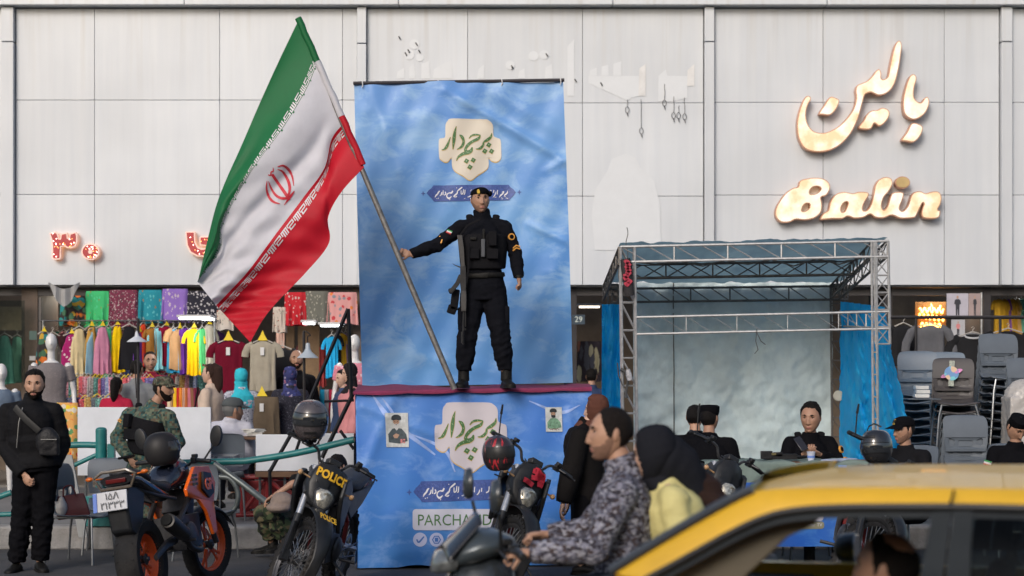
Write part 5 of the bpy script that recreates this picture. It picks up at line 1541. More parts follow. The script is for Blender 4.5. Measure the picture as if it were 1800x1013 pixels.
MB().tube([D['shL']+V((.0, -.11, .07)), D['chest']+V((-.06, -.17, 0)), D['waist']+V((-.17, -.10, -.02))], .008, 6).build('bag_strap', bootm, p)
pt = dots('paisley_scarf', (.035, .04, .13), [(.25, .10, .16), (.30, .28, .40), (.05, .06, .2), (.02, .02, .05)], 24, .42)
p, D, hm = stand('woman in a navy and purple patterned shawl reaching for a shirt', 510, 140, 195, 1.62, (-.7, .9, 0), top=dots('black_dotted_coat', (.02, .02, .03), [(.2, .2, .25)], 60, .22), hair=None, fem=1, seed=7, skin=skin_c, hem=-.55, topoff=.04, fat=1.1, bottom=black)
scarf(p, hm, D, pt, .024, .62)
p, D, hm = stand('bald bearded man in black standing inside the clothes shop', 521, 136, 15, 1.86, (.15, -1, 0), top=black, hair=None, beard='full', skin=skin_b, seed=8)
p, D, hm = stand('man with glasses in a dark red shirt looking over the clothes racks', 264, 134, 12, 1.84, (.3, -1, -.05), top=fabric('wine_shirt', (.17, .015, .03)), hair='short', beard='stub', skin=skin_b, seed=9)
g = MB()
for sx in (1, -1): g.tube([hm @ V((sx*.032+.021*math.cos(a*PI/6), -.094, .014+.016*math.sin(a*PI/6))) for a in range(12)], .0022, 5, closed=True); g.tube([hm @ V((sx*.053, -.092, .016)), hm @ V((sx*.078, .0, .012))], .002, 5)
g.build('spectacles', bootm, p)
p, D, hm = stand('man in a plain grey T-shirt with his back turned by the thin black pole', 240, 140, 185, 1.72, (.2, 1, 0), top=fabric('grey_tshirt', (.18, .19, .20)), hair='short', skin=skin_b, seed=10, sleeve=-.45)
p, D, hm = stand('dark-haired woman in a red top, mostly hidden behind the white board', 205, 142, 170, 1.50, (.2, 1, 0), top=fabric('crimson_top', (.35, .02, .05)), hair='short', hairm=hair_k, fem=1, seed=11)
long_hair(p, hm, hair_k, .2)
pinkc = fabric('rose_coat', (.52, .22, .23))
p, D, hm = stand('woman in a rose-pink coat and black hijab by the steel A-frame', 617, 148, -72, 1.66, (-1, -.35, -.25), top=pinkc, hair=None, fem=1, skin=skin_c, seed=13, hem=-.6, topoff=.04, bottom=black)
scarf(p, hm, D, fabric('black_hijab', (.02, .018, .02)), .02, .15)
p, D, hm = stand('dark-haired person peering out behind the woman in the rose-pink coat', 604, 140, -60, 1.60, (-.9, -.5, -.3), top=fabric('navy_top', (.04, .06, .12)), hair='short', fem=1, skin=skin_c, seed=14)
p, D, hm = stand('dark-haired person seen from behind in the shop doorway left of the tent', 1040, 130, 185, 1.62, (.2, 1, 0), top=fabric('navy_top', (.04, .06, .12)), hair='short', skin=skin_a, seed=15)

# ---- crouching man in woodland camouflage behind the police motorcycle
s = 186.0; base = at(520, 965, s); base.z = 0
J = JP(base, s, pel=(516, 925, .1), waist=(530, 895, .08), chest=(562, 868, .02), neck=(580, 845, 0), head=(594, 822, -.02),
       shL=(600, 855, -.08), shR=(546, 848, .06), elL=(560, 870, -.15), elR=(515, 850, -.18), wrL=(505, 880, -.28), wrR=(482, 872, -.22),
       hpL=(520, 928, .0), hpR=(505, 925, .15), knL=(480, 900, -.22), knR=(462, 905, .02), anL=(500, 955, -.05), anR=(480, 957, .15), footL=(-.8, -.6, 0), footR=(-1, -.3, 0))
p, D, hm = person('crouching man in camouflage trousers and black shirt half hidden behind the police motorcycle', base, J, face=(-.7, -.7, -.4), top=black3, bottom=wcam, boot=.25, skin=skin_b, seed=41, wr=.010, sleeve=-.1, botoff=.035, topoff=.03, curl=(.6, .7), beard='stub')
hc = thing('cap_in_hand', 'crumpled beige cap held by the crouching man', 'cap', tuple(at(505, 878, s)-V((0, .36, 0))))
b = MB(); b.sphere((0, 0, 0), (.115, .10, .095), 16, 12); b.sphere((-.03, -.03, -.05), (.12, .10, .05), 14, 8); remesh(b, 'crown', mat('beige_cloth', (.20, .155, .13), .85, bump=.6, bs=50), .01, 3, folds(6, .012), hc)
# ---- woman in black with brown headscarf
s = 205.0; base = at(1020, 1010, s); base.z = 0
J = JP(base, s, pel=(1035, 865, .02), waist=(1032, 830, .0), chest=(1025, 785, 0), neck=(1030, 748, .0), head=(1048, 723, -.02),
       shL=(1012, 765, .17), shR=(1020, 766, -.20), elL=(1010, 828, .2), elR=(1004, 830, -.26), wrL=(1000, 880, .1), wrR=(990, 885, -.30),
       hpL=(1030, 872, .09), hpR=(1030, 872, -.09), knL=(1030, 940, .1), knR=(1025, 940, -.1), anL=(1030, 993, .1), anR=(1020, 993, -.1))
p, D, hm = person('woman in a long black coat and brown headscarf standing right of the stage', base, J, face=(-1, .35, 0), fem=1, hair=None, top=mat('black_coat', (.009, .008, .008), .8, bump=.2, bs=120, spec=.08), bottom=black, seed=42, topoff=.05, hem=-2.6, skin=skin_c, curl=(.4, .5), palmR=(1, 0, 0))
scarf(p, hm, D, fabric('brown_scarf', (.105, .045, .033)), .026, .10)
# ---- policemen by the tent
s = 196.0
def cop(label, px, hy, s, face, hairk='short', seed=1, turn=0, cp=None, back=False, **kw):
    b = ground_at(px, s, 0)
    dz = (HY-hy)/s+CH
    z0 = dz-.71     # seated: pelvis
    sg = -1 if back else 1
    J = dict(pel=(0, .05*sg, z0), waist=(0, .05*sg, z0+.15), chest=(0, .02*sg, z0+.34), neck=(0, 0, z0+.53), head=(.0, -.02*sg, dz), shL=(.185*sg, .02, z0+.485), shR=(-.185*sg, .02, z0+.485),
             elL=(.25*sg, -.05*sg, z0+.2), elR=(-.25*sg, -.05*sg, z0+.2), wrL=(.10*sg, -.28*sg, z0+.14), wrR=(-.10*sg, -.28*sg, z0+.14), hpL=(.09*sg, .05, z0-.02), hpR=(-.09*sg, .05, z0-.02),
             knL=(.13*sg, -.40*sg, z0-.03), knR=(-.13*sg, -.40*sg, z0-.03), anL=(.13*sg, -.35*sg, .09), anR=(-.13*sg, -.35*sg, .09))
    J.update({q: v for q, v in kw.pop('J', {}).items()})
    return person(label, b, J, R(turn), 1.0, face=face, hair=hairk, seed=seed, top=kw.pop('top', black), boot=.25, voxel=.013, **kw)
p, D, hm = cop('policeman in black seated behind the tent motorcycle, back of his flat cap towards us', 1246, 736, 196, (.5, .9, 0), 'short', 51, -20, back=True, skin=skin_b, headk=.97)
b = MB(); b.lathe([(.001, .125), (.07, .122), (.092, .108), (.090, .06), (.083, .035), (.080, .03)], headmat(hm @ V((0, 0, 0)), (0, -1, 0)) @ Matrix.Rotation(-PI/2, 4, 'Y'), 24); b.build('cap', black, p, 50)
p, D, hm = cop('policeman in black beside the tent, face turned away behind his colleague', 1222, 734, 186, (.3, .9, 0), 'short', 52, 10, back=True, skin=skin_a, headk=.95)
p, D, hm = cop('smiling young policeman in black looking down at his phone behind the table', 1424, 735, 192, (-.42, -1, -.16), 'quiff', 53, 10, skin=skin_b, smile=1, curl=(.9, .9), headk=1.12,
               J=dict(wrL=(-.02, -.30, 1.02), wrR=(-.17, -.31, 1.02), elL=(.25, -.10, .90), elR=(-.27, -.08, .90)), palmL=(-.6, -.2, .8), palmR=(.6, -.2, .8), fwdL=(-.8, -.4, .35), fwdR=(.5, -.6, .5))
vest(p, D)
c = ln_(D['shL'], D['elL'], .42)+V((.06, -.05, .03)); patch(p, 'round_patch', yel_b, c, (.8, -.8, .3), (.07, .07), CIRC); patch(p, 'round_patch_centre', black, c+V((.003, -.003, .001)), (.8, -.8, .3), (.045, .045), CIRC)
patch(p, 'rank_chevron', yel_b, ln_(D['shL'], D['elL'], .75)+V((.06, -.05, .02)), (.8, -.8, .3), (.075, .045), CHEV, up=(-.6, 0, 1))
tm = MB()
tm.tube([hm @ V((x, -.0925+abs(x)*.32, -.0655+18*x*x)) for x in (-.017, -.008, 0, .008, .017)], .0042, 6, flat=.6); tm.build('teeth', mat('teeth', (.6, .58, .55), .3), p)
ph = thing('phone', 'dark smartphone held in the hands of the smiling policeman', 'phone', tuple(p.location+V((-.15, -.40, 1.12))), (R(-35), R(-20), R(20)))
MB().box((0, 0, 0), (.07, .009, .145)).build('phone_body', mat('phone_black', (.02, .02, .025), .2), ph, bevel=.004)
p, D, hm = cop('policeman in a peaked baseball-style cap with gold badge behind the rightmost motorcycle', 1592, 757, 196, (-1, -.38, -.1), 'crop', 54, -50, skin=skin_b, beard='stub', top=black3)
cap(p, hm, black, .085, gold_b)
p, D, hm = cop('policeman at the right edge bowing his head, flag patch on his sleeve', 1785, 752, 190, (.35, -.8, -.7), 'crop', 55, 0, skin=skin_b, headk=1.05)
b = MB(); b.lathe([(.001, .125), (.07, .122), (.095, .105), (.092, .06), (.085, .035), (.080, .03)], headmat(hm @ V((0, 0, 0)), (.35, -.8, -.7)) @ Matrix.Rotation(-PI/2, 4, 'Y'), 24); b.build('cap', black, p, 50)
c = ln_(D['shR'], D['elR'], .35)+V((-.065, -.05, 0)); flagpatch(p, c, (-.7, -1, .2), .07, .045, up=(.3, 0, 1))
patch(p, 'rank_chevron', mat('badge_olive', (.25, .22, .06), .6), ln_(D['shR'], D['elR'], .75)+V((-.065, -.045, 0)), (-.8, -1, .2), (.05, .07), CIRC)
# ================================================================== motorcycles
tyre_m = mat('tyre_rubber', (.014, .014, .015), .78, spec=.25, var=.3, vs=20, bump=.3, bs=70, dirt=.25)
blkp = mat('black_plastic', (.014, .015, .017), .42, spec=.35, var=.25, vs=12, dirt=.12)
blkg = mat('black_gloss', (.012, .012, .014), .12, coat=.6, var=.05)
alu = mat('aluminium', (.42, .42, .42), .35, .85, .2, 25, dirt=.2)
alud = mat('dark_metal_parts', (.07, .07, .075), .45, .6, .3, 25)
fork_g = mat('fork_silver', (.45, .46, .48), .3, .7, .15, 20)
lens = mat('headlight_lens', (.42, .40, .34), .06, .5, var=.7, vs=26, coat=.8)
amber = mat('amber_lens', (.55, .12, .01), .2); redlens = mat('red_lens', (.4, .01, .01), .2)
yelt = mat('police_yellow', (.75, .42, .02), .5)
def MV(M, pts): return [tuple(M @ V(p)) for p in pts]
Yax = Matrix.Rotation(PI/2, 4, 'Z')    # lathe axis X -> Y
def wheel(parent, c, Rr, w_, M, rimm, spoked=True, knob=True, spokes=5):
    T_ = M @ Matrix.Translation(V(c)) @ Yax
    b = MB(); r0 = Rr-.075*(w_/.11)
    prof = [(r0, -w_*.32), (r0+.02, -w_*.46), (Rr-.03, -w_*.5), (Rr-.008, -w_*.36), (Rr, -w_*.12), (Rr, w_*.12), (Rr-.008, w_*.36), (Rr-.03, w_*.5), (r0+.02, w_*.46), (r0, w_*.32), (r0-.008, 0)]
    b.lathe(prof, T_, 48, closed=True)
    if knob:
        for k in range(40):
            a = 2*PI*k/40
            for (y, h) in ((-w_*.40, -.012), (0 if k % 2 else w_*.16, .004), (-w_*.16 if k % 2 else w_*.40, .004 if k % 2 else -.012)):
                Q = T_ @ Matrix.Rotation(a, 4, 'X') @ Matrix.Translation(V((y, 0, Rr+h)))
                i0 = len(b.v); b.box((0, 0, 0), (w_*.17, .030, .022)); b.xf(Q, i0)
    else:
        for k in range(30):
            a = 2*PI*k/30
            for sy in (-1, 1):
                Q = T_ @ Matrix.Rotation(a, 4, 'X') @ Matrix.Translation(V((sy*w_*.25, 0, Rr-.006))) @ Matrix.Rotation(sy*.6, 4, 'Z')
                i0 = len(b.v); b.box((0, 0, 0), (w_*.30, .006, .006)); b.xf(Q, i0)
    t = b.build('wheel', tyre_m, parent, 45)
    r = MB(); r.lathe([(r0+.006, -w_*.36), (r0+.012, -w_*.30), (r0-.012, -w_*.2), (r0-.018, 0), (r0-.012, w_*.2), (r0+.012, w_*.30), (r0+.006, w_*.36), (r0-.028, 0)], T_, 40, closed=True)
    r.build('rim', rimm, t)
    s_ = MB()
    if spoked:
        for k in range(32):
            a = 2*PI*k/32; a2 = a+(.45 if k % 2 else -.45); sy = 1 if (k//2) % 2 else -1
            s_.tube(MV(T_, [(sy*.028, .030*math.cos(a2), .030*math.sin(a2)), (0, (r0-.015)*math.cos(a), (r0-.015)*math.sin(a))]), .0024, 4, caps=False)
        s_.build('spokes', alu, t)
    else:
        for k in range(spokes):
            a = 2*PI*k/spokes
            for d in (-.16, .16):
                s_.tube(MV(T_, [(0, .045*math.cos(a), .045*math.sin(a)), (0, .55*r0*math.cos(a+d*.6), .55*r0*math.sin(a+d*.6)), (0, (r0-.014)*math.cos(a+d), (r0-.014)*math.sin(a+d))]), [.022, .013, .015], 8, flat=.7)
        s_.build('spokes', rimm, t)
    h = MB(); h.lathe([(.001, -.062), (.018, -.062), (.022, -.05), (.045, -.04), (.030, -.03), (.030, .03), (.045, .04), (.022, .05), (.018, .062), (.001, .062)], T_, 20); h.build('hub', alud, t)
    d = MB(); ro_ = .12 if spoked else .15
    d.lathe([(ro_, .052), (ro_, .056), (ro_*.78, .056), (ro_*.78, .052)], T_, 32, closed=True)
    for k in range(6): d.tube(MV(T_, [(.054, .03*math.cos(k*PI/3), .03*math.sin(k*PI/3)), (.054, ro_*.8*math.cos(k*PI/3+.3), ro_*.8*math.sin(k*PI/3+.3))]), .006, 4)
    d.build('brake_disc', alu, t)
    return t
def steer_m(head, rake, ang):
    ax = V((-math.sin(rake), 0, math.cos(rake)))
    return Matrix.Translation(V(head)) @ Matrix.Rotation(ang, 4, ax) @ Matrix.Translation(-V(head))
def plate_poly(mb, poly, fn, th): mb.prism(poly, fn, 0)
def grip_set(root, M, hb, halfw, hgt=.0, back=.06, mirrors=False, guards=False, rise=.05):
    """handlebar round point hb"""
    x, y, z = hb
    P = [(x, 0, z), (x, .09, z), (x-.01, .15, z+rise), (x-.03, .26, z+rise+.01), (x-back-.01, halfw, z+rise)]
    for sgn in (1, -1):
        if sgn == 1:
            b = MB(); full = [(p[0], -p[1], p[2]) for p in P[::-1]]+P[1:]
            b.tube(MV(M, cr(full, 4)), .0115, 8); bar = b.build('handlebar', alud, root)
        e = V((x-back-.01, sgn*halfw, z+rise)); e0 = V((x-.04, sgn*(halfw-.14), z+rise+.01))
        MB().tube(MV(M, [e0, e0.lerp(e, .05), e, e+V((0, sgn*.006, 0))]), [.017, .0185, .0175, .012], 10).build('grip', blkp, bar)
        l = MB(); l.tube(MV(M, [e0+V((.03, -sgn*.02, 0)), e0+V((.075, sgn*.02, .0)), e+V((.075, 0, -.005))]), [.008, .0065, .005], 6); l.sphere(M @ (e+V((.075, 0, -.005))), .008, 6, 4); l.build('lever', alud, bar)
        c = MB(); c.box((e0.x+.005, e0.y-sgn*.035, e0.z), (.05, .045, .05)); c.box((e0.x+.03, e0.y-sgn*.045, e0.z+.035), (.045, .04, .03)); c.xf(M); c.build('switch_block', blkp, bar, bevel=.006)
    return bar
helm = {}
def helmet(name, label, m, loc, fwd, up, visor, k=1.0, paint=None):
    t = thing(name, label, 'helmet', tuple(loc))
    q = headmat((0, 0, 0), fwd, up, k)
    b = MB(); rings = []
    nn = 36
    for j in range(19):
        a = -PI*.40+(PI*.90)*j/18; ring = []
        for i in range(nn):
            th = 2*PI*i/nn; r = max(math.cos(a), .03)**.75 if a > 0 else math.cos(a)**.55
            ring.append(q @ V((.128*math.sin(th)*r, (-.150 if math.cos(th) > 0 else -.145)*math.cos(th)*r, .135*math.sin(a)*(1.05 if a > 0 else 1.05))))
        rings.append(ring)
    b.rings(rings); b.build('shell', m, t, 60)
    v = MB(); vs = []
    def vp(th, z, o): 
        a = math.asin(max(-1, min(1, z/.142))); r = math.cos(a)**.75 if a > 0 else math.cos(a)**.55
        return q @ V(((.128+o)*math.sin(th)*r, -(.150+o)*math.cos(th)*r, z))
    for (nm, z0, z1, wd, o, mm) in (('visor', -.022, .058, 1.30, .004, visor), ('chin_vent', -.085, -.068, .38, .006, blkp), ('brow_seal', .060, .066, 1.32, .005, blkp), ('lower_seal', -.030, -.024, 1.32, .005, blkp)):
        v = MB(); v.grid(lambda u, w2: vp((u-.5)*2*wd, z0+(z1-z0)*w2, o), 24, 6); ob = v.build(nm, mm, t, 180)
    if paint:
        rr = random.Random(5); pb = MB()
        for k_ in range(34):
            th, z = rr.uniform(-3.1, 3.1), rr.uniform(-.10, .12)
            if abs(th) < 1.4 and -.035 < z < .07: continue
            P = [(th+.10*i*rr.uniform(.5, 1.3), z+rr.uniform(-.03, .03)*i) for i in range(4)]
            pb.grid(lambda u, w2: vp(lerp1(u, [0, .33, .66, 1], [p[0] for p in P]), max(-.12, min(.13, lerp1(u, [0, .33, .66, 1], [p[1] for p in P])+(w2-.5)*.045*math.sin(PI*u))), .0025), 8, 2)
        stuff(pb.build('painted_marks', paint, t, 180))
    st_ = MB(); st_.tube([q @ V((.09, .0, -.11)), q @ V((.05, -.03, -.17)), q @ V((0, -.04, -.19)), q @ V((-.06, -.03, -.16))], .007, 6, flat=.4); st_.build('chin_strap', blkp, t)
    return t
def enduro(label, fx, fs_, yaw, steer, lean, mark='POLICE', script=False, group='police motorcycles parked in the road', base=None):
    """front axle seen at photo column fx at scale fs_; yaw = heading left of 'towards the camera' (deg)"""
    h = R(-90-yaw); hd = V((math.cos(h), math.sin(h), 0))
    fa = ground_at(fx, fs_, 0)
    loc = fa-hd*.70
    root = thing('police_motorcycle', label, 'motorcycle', tuple(loc), (0, 0, h), group)
    root.rotation_mode = 'XYZ'
    root.rotation_euler = (Matrix.Rotation(h, 3, 'Z') @ Matrix.Rotation(R(-lean), 3, 'X')).to_euler()
    Lm = Matrix.Identity(4)
    rake = R(27); M = steer_m((.40, 0, .92), rake, R(steer))
    wheel(root, (.70, 0, .345), .345, .090, M, alud, True, True)
    wheel(root, (-.70, 0, .325), .325, .11, Lm, alud, True, True)
    # fork: silver upper tubes, black guards, clamps
    for sy in (1, -1):
        b = MB(); b.tube(MV(M, [(.36, sy*.10, 1.02), (.555, sy*.10, .635)]), .027, 12); b.build('fork_leg', fork_g, root)
        b = MB(); b.tube(MV(M, [(.545, sy*.10, .655), (.69, sy*.10, .36)]), .031, 12); b.box((.70, sy*.10, .35), (.07, .05, .08), (0, -rake, 0)); b.xf(M, len(b.v)-8)
        b.tube(MV(M, [(.60, sy*.105, .60), (.725, sy*.11, .33)]), [.035, .030], 8, flat=.5); b.build('fork_guard', blkp, root)
    b = MB()
    for t_ in (.03, .34): b.box((.375+.5*t_*.5, 0, .99-t_*.45), (.09, .27, .035), (0, rake, 0))
    b.xf(M); b.build('fork_clamp', alud, root, bevel=.006)
    # front fender
    b = MB()
    def fend(u, v):
        a = R(-52+150*u); r = .40+.03*u; wd = .085*math.sin(PI*min(.92, u+.12))**.5
        q = V((.70+.0, 0, .345))+V((math.sin(a)*-r+0.0, 0, math.cos(a)*r)); q = V((.66+r*math.cos(R(150-165*u)), 0, .40+r*.92*math.sin(R(150-165*u))))
        return M @ (q+V((0, (v-.5)*2*wd, -.045*abs(v-.5)**1.5*4*.5)))
    b.grid(fend, 16, 8); fd = b.build('front_fender', blkp, root, 60); sd = fd.modifiers.new('s', 'SOLIDIFY'); sd.thickness = .005
    # mask with headlight
    MM = M @ Matrix.Translation(V((.52, 0, .90))) @ Matrix.Rotation(R(-20), 4, 'Y')   # local: x out front, y side, z up
    P = [(-.10, .17), (0, .20), (.10, .17), (.135, .10), (.145, .0), (.115, -.09), (.075, -.145), (.0, -.165), (-.075, -.145), (-.115, -.09), (-.145, 0), (-.135, .10)]
    b = MB(); rings = []
    for (k_, dx) in ((.9, -.11), (1.03, -.02), (1.0, .018), (.95, .030), (.5, .036), (.05, .038)):
        rings.append([MM @ V((dx-abs(p[0])*.22*(1 if k_ > .6 else .6), p[0]*k_, p[1]*k_+.01)) for p in P])
    b.rings(rings); mk = b.build('headlight_mask', blkp, root, 50)
    L_ = [(-.085, .0), (-.06, .035), (0, .045), (.06, .035), (.085, 0), (.06, -.075), (.03, -.11), (-.03, -.11), (-.06, -.075)]
    b = MB(); b.rings([[MM @ V((dx-abs(p[0])*.22, p[0]*k_, p[1]*k_-.045)) for p in L_] for k_, dx in ((1.08, .02), (1.05, .055), (.94, .058))]); b.build('headlight_bezel', alud, mk, 50)
    b = MB(); b.rings([[MM @ V((dx-abs(p[0])*.2, p[0]*k_, p[1]*k_-.045)) for p in L_] for k_, dx in ((.93, .056), (.8, .070), (.4, .080), (.05, .082))]); b.build('headlight', lens, root, 60)
    if mark:
        me = text_mesh(mark, .070, spacing=1.05, offset=.003); o_ = MB(); o_.add([MM @ V((.050-abs(v.co.x)*.20, v.co.x*1.1, v.co.y*1.3+.105)) for v in me.vertices], [tuple(p.vertices) for p in me.polygons]); o_.build('police_lettering', yelt, mk, 0)
    if script:
        o_ = MB(); rr = random.Random(2)
        for k_ in range(12):
            y, z = rr.uniform(-.06, .07), rr.uniform(.04, .15)
            stroke_flat(o_, [(y-.03, z, .006), (y, z+rr.uniform(-.02, .02), .011), (y+.03, z+rr.uniform(-.02, .02), .005)], lambda a_, c_: MM @ V((.052-abs(a_)*.2, a_, c_)), 3)
        o_.build('red_script', mat('script_bright_red', (.55, .02, .04), .6), mk, 0)
    # fender side board with lettering
    if mark:
        me = text_mesh('POLICE', .055, spacing=1.0, offset=.002)
        Q = M @ Matrix.Translation(V((.90, 0.02, .66)))
        o_ = MB(); o_.add([M @ (V((.66+.425*math.cos(a_:=R(62+v.co.y*240*.9)), v.co.x*.8, .40+.40*math.sin(a_)+.008))) for v in me.vertices], [tuple(p.vertices) for p in me.polygons]); o_.build('fender_lettering', yelt, fd, 0)
    grip_set(root, M, (.36, 0, 1.07), .40, rise=.07)
    b = MB()
    for sy in (1, -1): b.tube(MV(M, [(.40, sy*.10, 1.0), (.47, sy*.12, .98), (.52, sy*.09, .93)]), .010, 6)
    for k_ in range(4): b.tube(MV(M, cr([(.37, .05*k_-.08, 1.09), (.46, .06*k_-.1, 1.07-.02*k_), (.43, .03*k_-.04, .96), (.42, .02*k_, .82)], 5)), .006, 6)
    b.build('cables', blkp, root)
    b = MB(); b.box((.40, 0, 1.10), (.08, .11, .05), (0, -.4, 0)); b.xf(M); b.build('instrument', blkp, root, bevel=.01)
    # tank + shrouds + seat
    b = MB(); b.rings([[V((x, w_*math.copysign(abs(math.cos(t))**.7, math.cos(t)), z+h_*math.sin(t))) for t in [2*PI*k/16 for k in range(16)]] for x, z, w_, h_ in ((.33, .88, .06, .06), (.28, .90, .13, .10), (.15, .92, .15, .12), (.0, .90, .13, .10), (-.10, .86, .09, .06))])
    b.build('fuel_tank', blkp, root, 60)
    for sy in (1, -1):
        b = MB(); b.prism([(.42, .98), (.30, 1.0), (.08, .90), (.02, .80), (.16, .62), (.30, .56), (.42, .72), (.47, .86)], lambda x, z, k_: V((x, sy*((.20 if k_ == 0 else .165)-.10*max(0, .3-x)+(.04*max(0, x-.3))), z)), 0)
        b.build('tank_shroud', blkp, root, bevel=.012)
        b = MB(); b.prism([(-.1, .84), (-.85, .86), (-.95, .90), (-.6, .72), (-.28, .62), (-.12, .70)], lambda x, z, k_: V((x, sy*((.125 if k_ == 0 else .10)+.02*(x+.5)), z)), 0)
        b.build('side_panel', blkp, root, bevel=.01)
        MB().tube([(-.05, sy*.16, .32), (-.05, sy*.29, .32)], .014, 8).build('footpeg', alud, root)
    b = MB(); b.rings([[V((x, w_*math.copysign(abs(math.cos(t))**.6, math.cos(t)), z+h_*math.sin(t))) for t in [2*PI*k/14 for k in range(14)]] for x, z, w_, h_ in ((.0, .92, .07, .04), (-.12, .89, .11, .055), (-.4, .88, .13, .06), (-.7, .93, .12, .05), (-.86, .96, .06, .03))]); b.build('seat', mat('seat_vinyl', (.02, .02, .022), .55, bump=.3, bs=60), root, 60)
    b = MB(); b.grid(lambda u, v: V((-.62-.42*u, (v-.5)*(.20-.04*u), .80+.16*u-.05*u*u-.05*abs(v-.5)**2*4)), 10, 6); b.build('rear_fender', blkp, root, 60).modifiers.new('s', 'SOLIDIFY').thickness = .006
    b = MB(); b.box((-1.02, 0, .88), (.05, .12, .05)); b.build('tail_lamp', redlens, root, bevel=.01)
    # engine, frame, swing arm, exhaust, radiator, chain, stand
    b = MB(); b.box((.08, 0, .42), (.34, .24, .24)); b.box((.13, 0, .62), (.17, .17, .22), (0, .35, 0)); b.sphere((.0, .13, .40), (.10, .04, .10), 14, 8); b.sphere((.0, -.13, .40), (.11, .045, .11), 14, 8)
    for k_ in range(5): b.box((.12+.012*k_, 0, .56+.035*k_), (.21, .20, .010), (0, .35, 0))
    b.build('engine', alud, root, bevel=.012)
    b = MB(); b.tube([(.40, 0, .90), (.36, 0, .55), (.28, 0, .27), (-.12, 0, .26), (-.26, 0, .45)], .022, 8)
    for sy in (1, -1): b.tube([(.40, sy*.03, .95), (.05, sy*.09, .80), (-.25, sy*.11, .60), (-.28, sy*.11, .36)], .019, 8); b.tube([(-.2, sy*.10, .68), (-.6, sy*.10, .80), (-.85, sy*.07, .86)], .014, 8)
    b.build('frame', mat('frame_red', (.16, .012, .012), .45), root)
    b = MB()
    for sy in (1, -1): b.tube([(-.24, sy*.10, .40), (-.72, sy*.11, .325)], [.032, .024], 8)
    b.tube([(-.30, 0, .42), (-.18, 0, .74)], .035, 10); b.build('swingarm', alu, root)
    b = MB(); b.tube(cr([(.20, -.05, .56), (.33, -.10, .50), (.22, -.16, .36), (-.1, -.17, .40), (-.3, -.16, .55)], 4), .021, 8); b.tube([(-.3, -.16, .55), (-.38, -.16, .60), (-.82, -.165, .80), (-.86, -.165, .82)], [.03, .046, .050, .03], 12); b.build('exhaust', alud, root)
    b = MB(); b.tube([(-.16, .13, .37), (-.70, .13, .385)], .008, 5); b.tube([(-.16, .13, .31), (-.70, .13, .275)], .008, 5); b.build('chain', alud, root)
    b = MB()
    for sy in (1, -1): b.box((.34, sy*.10, .66), (.035, .11, .24), (0, .2, 0))
    b.build('radiator', alud, root, bevel=.004)
    b = MB(); b.tube([(-.02, .12, .30), (.02, .27+.12, .07-.0)], [.013, .011], 7); b.box((.02, .40, .062), (.06, .05, .012)); b.build('side_stand', alud, root)
    # front brake hose and indicators
    for sy in (1, -1): b = MB(); b.tube(MV(M, [(.48, sy*.10, .93), (.48, sy*.22, .94)]), .007, 6); b.sphere(M @ V((.49, sy*.235, .94)), (.03, .022, .022), 8, 6); b.build('indicator', mat('clear_amber', (.5, .3, .15), .2), root)
    b = MB(); b.tube(MV(M, [(.33, -.36, 1.15), (.30, -.42, 1.30)]), .006, 6); b.tube(MV(M, [(.30, -.42, 1.30), (.30, -.45, 1.37)]), [.012, .008], 6); b.build('antenna', blkp, root)
    return root, M
b_m = enduro('black POLICE trail motorcycle left of the stage with a glossy helmet on its handlebar', 500, 234, 9, 38, 13)
c_m = enduro('black trail motorcycle with red script on its mask in front of the stage', 858, 229, 4, 32, 16, mark=None, script=True)
d_m = enduro('black trail motorcycle with a bright headlight parked before the tent', 1222, 222, 0, 30, 15, mark=None)
e_m = enduro('black trail motorcycle partly behind the taxi roof with a dark helmet hung on it', 1500, 228, 6, 34, 14, mark=None)
def pos(px, py, s, dy=0):
    Y = F/s+dy; return at(px, py, F/Y)
helmet('helmet', 'glossy black full-face helmet perched on the POLICE motorcycle', mat('helmet_black', (.075, .065, .068), .28, coat=.6, var=.3, vs=8), pos(546, 738, 232), (.1, -1, -.12), (0.02, 0, 1), mat('visor_dark', (.02, .022, .025), .05, coat=1), 1.06)
helmet('helmet', 'red and black patterned helmet hanging on the motorcycle before the stage', mat('helmet_blackred', (.03, .02, .022), .3, coat=.5), pos(876, 797, 234, -.1), (.45, -1, -.05), (-.1, 0, 1), blkp, .93, mat('helmet_red', (.42, .03, .04), .35, var=.4, vs=30))
helmet('helmet', 'dark shiny helmet hanging upside down on the rightmost motorcycle', mat('helmet_dark', (.02, .02, .022), .12, coat=.8), pos(1541, 786, 224, -.05), (-.55, -.8, .1), (.1, .0, -1), mat('visor_dark', (.02, .022, .025), .05, coat=1), .95)

